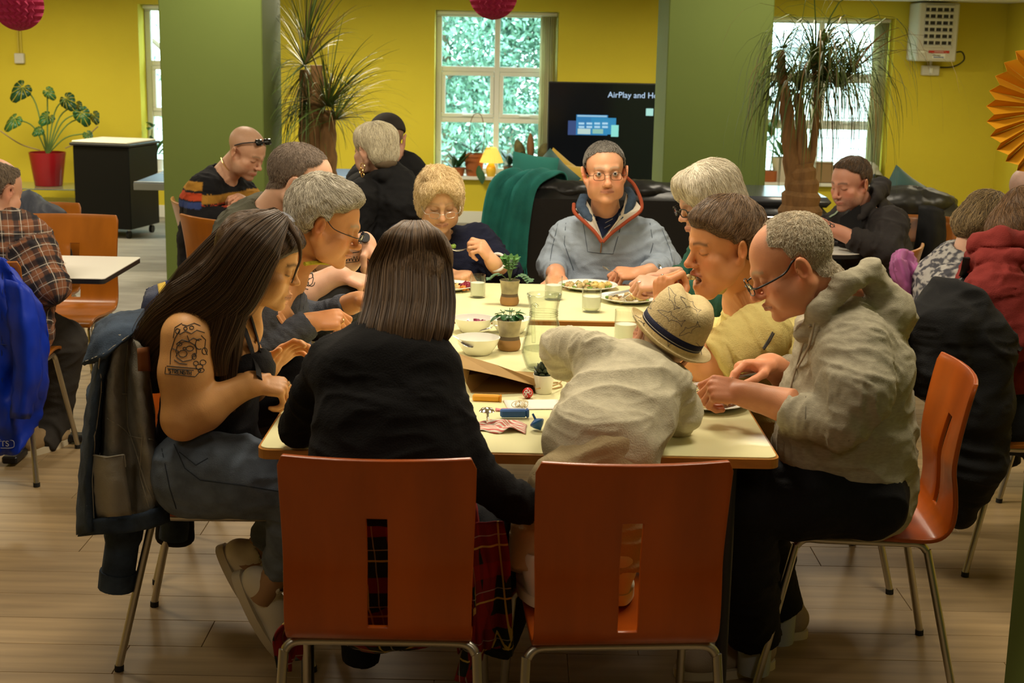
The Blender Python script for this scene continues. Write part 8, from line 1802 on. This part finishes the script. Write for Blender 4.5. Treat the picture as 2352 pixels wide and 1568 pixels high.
bk_=hung('shoulder_bag','small black bag hanging under the young woman\'s seat','bag',[([(402,1150,4.02),(402,1235,4.02)],[(.058,.03),(.058,.03)])],M_BLKJ,amp=.004,seed=2)
c=W(380,700,4.4);nj=empty('navy_jacket',(c[0],c[1],0),0,'navy jacket with yellow stripe over the chair behind the young woman','jacket');M_NSH=fabric('navy_shell',(.022,.032,.085),.6)
surf('jacket_body',[[(336,668,4.50),(362,655,4.44),(400,644,4.46),(450,630,4.46)],[(330,690,4.40),(362,685,4.34),(405,676,4.38),(455,660,4.38)],[(322,740,4.40),(362,745,4.33),(410,745,4.38),(460,745,4.38)],[(320,800,4.42),(362,810,4.36),(412,810,4.40),(460,810,4.38)]],M_NSH,nj,5,5,.012,amp=.006,seed=7)
surf('jacket_back',[[(336,668,4.50),(380,650,4.48),(450,630,4.47)],[(340,690,4.62),(390,676,4.62),(455,660,4.62)],[(340,760,4.62),(390,760,4.62),(455,750,4.62)]],M_NSH,nj,5,5,.012)
surf('yellow_stripe',[[(362,654,4.425),(380,648,4.43)],[(366,684,4.325),(386,678,4.34)],[(372,730,4.318),(392,728,4.335)]],fabric('yellow_shell',(.50,.33,.03),.6),nj,4,5,.006)
sj,so_=hung('padded_jacket','slate padded jacket over a chair behind the man in plaid','jacket',[([(60,490,6.7),(90,530,6.66),(108,590,6.62)],[(.10,.10),(.14,.12),(.10,.10)]),([(45,500,6.7),(60,580,6.66)],[(.10,.1),(.12,.1)])],fabric('slate_shell',(.040,.045,.062),.6),amp=.020,scale=9,seed=9,axis=(.5,0,.3))
copy_chair(light_chair,'wooden chair under the slate padded jacket',(W(75,520,6.85)[0],6.72),180)
bc,bo_=hung('black_coat','black coat hanging over the chair of the person in brick red','coat',[([(2195,690,4.36),(2165,760,4.30),(2160,860,4.28)],[(.10,.06),(.11,.09),(.09,.10)]),([(2210,700,4.40),(2235,800,4.36),(2235,930,4.34),(2225,1060,4.33),(2205,1170,4.33)],[(.07,.09),(.12,.13),(.115,.14),(.10,.13),(.05,.08)])],M_BLKJ,amp=.016,scale=8,seed=11)
c=W(2085,650,5.55);mj=empty('mauve_jacket',(c[0],c[1],0),0,'mauve jacket bunched over a chair behind the man in grey hoodie','jacket');M_MAUVE=fabric('mauve_shell',(.38,.105,.29),.5,vary=.1,bump=.1,bscale=30)
surf('jacket_body',[[(2048,588,5.64),(2062,573,5.57),(2086,575,5.60),(2104,592,5.66)],[(2042,616,5.60),(2066,616,5.50),(2086,622,5.57),(2114,626,5.52)],[(2056,656,5.58),(2078,650,5.50),(2098,660,5.56),(2124,662,5.51)],[(2074,698,5.57),(2090,704,5.51),(2108,700,5.55),(2122,692,5.52)],[(2088,722,5.56),(2098,730,5.53),(2106,722,5.54),(2114,706,5.54)]],M_MAUVE,mj,7,7,.010,amp=.012,seed=13,fr=26)
surf('sleeve',[[(2052,600,5.56),(2064,590,5.47),(2080,600,5.54)],[(2062,640,5.53),(2078,634,5.45),(2094,642,5.52)],[(2080,690,5.53),(2092,690,5.47),(2104,688,5.53)]],M_MAUVE,mj,6,6,.010,amp=.008,seed=3,fr=26)
surf('jacket_back',[[(2048,588,5.65),(2080,580,5.66),(2104,592,5.67)],[(2056,640,5.70),(2090,650,5.72),(2120,650,5.70)],[(2080,715,5.68),(2100,722,5.68),(2116,706,5.68)]],M_MAUVE,mj,5,5,.010)
c=W(2148,560,7.0);kj=empty('black_jacket',(c[0],c[1],0),0,'black jacket over the outer edge of the chair beside the hooded man','jacket')
surf('jacket_body',[[(2112,474,7.02),(2140,478,6.98),(2166,486,7.02)],[(2108,520,6.98),(2142,522,6.93),(2170,528,7.02)],[(2098,590,6.98),(2134,596,6.93),(2164,600,7.02)],[(2090,660,7.0),(2126,668,6.96),(2152,670,7.03)]],M_BLKJ,kj,5,5,.02,amp=.008,seed=3,fr=14)
surf('jacket_back',[[(2112,474,7.03),(2140,476,7.05),(2166,486,7.03)],[(2110,520,7.18),(2142,522,7.2),(2170,528,7.16)],[(2100,580,7.18),(2140,586,7.2),(2166,590,7.16)]],M_BLKJ,kj,5,5,.02)
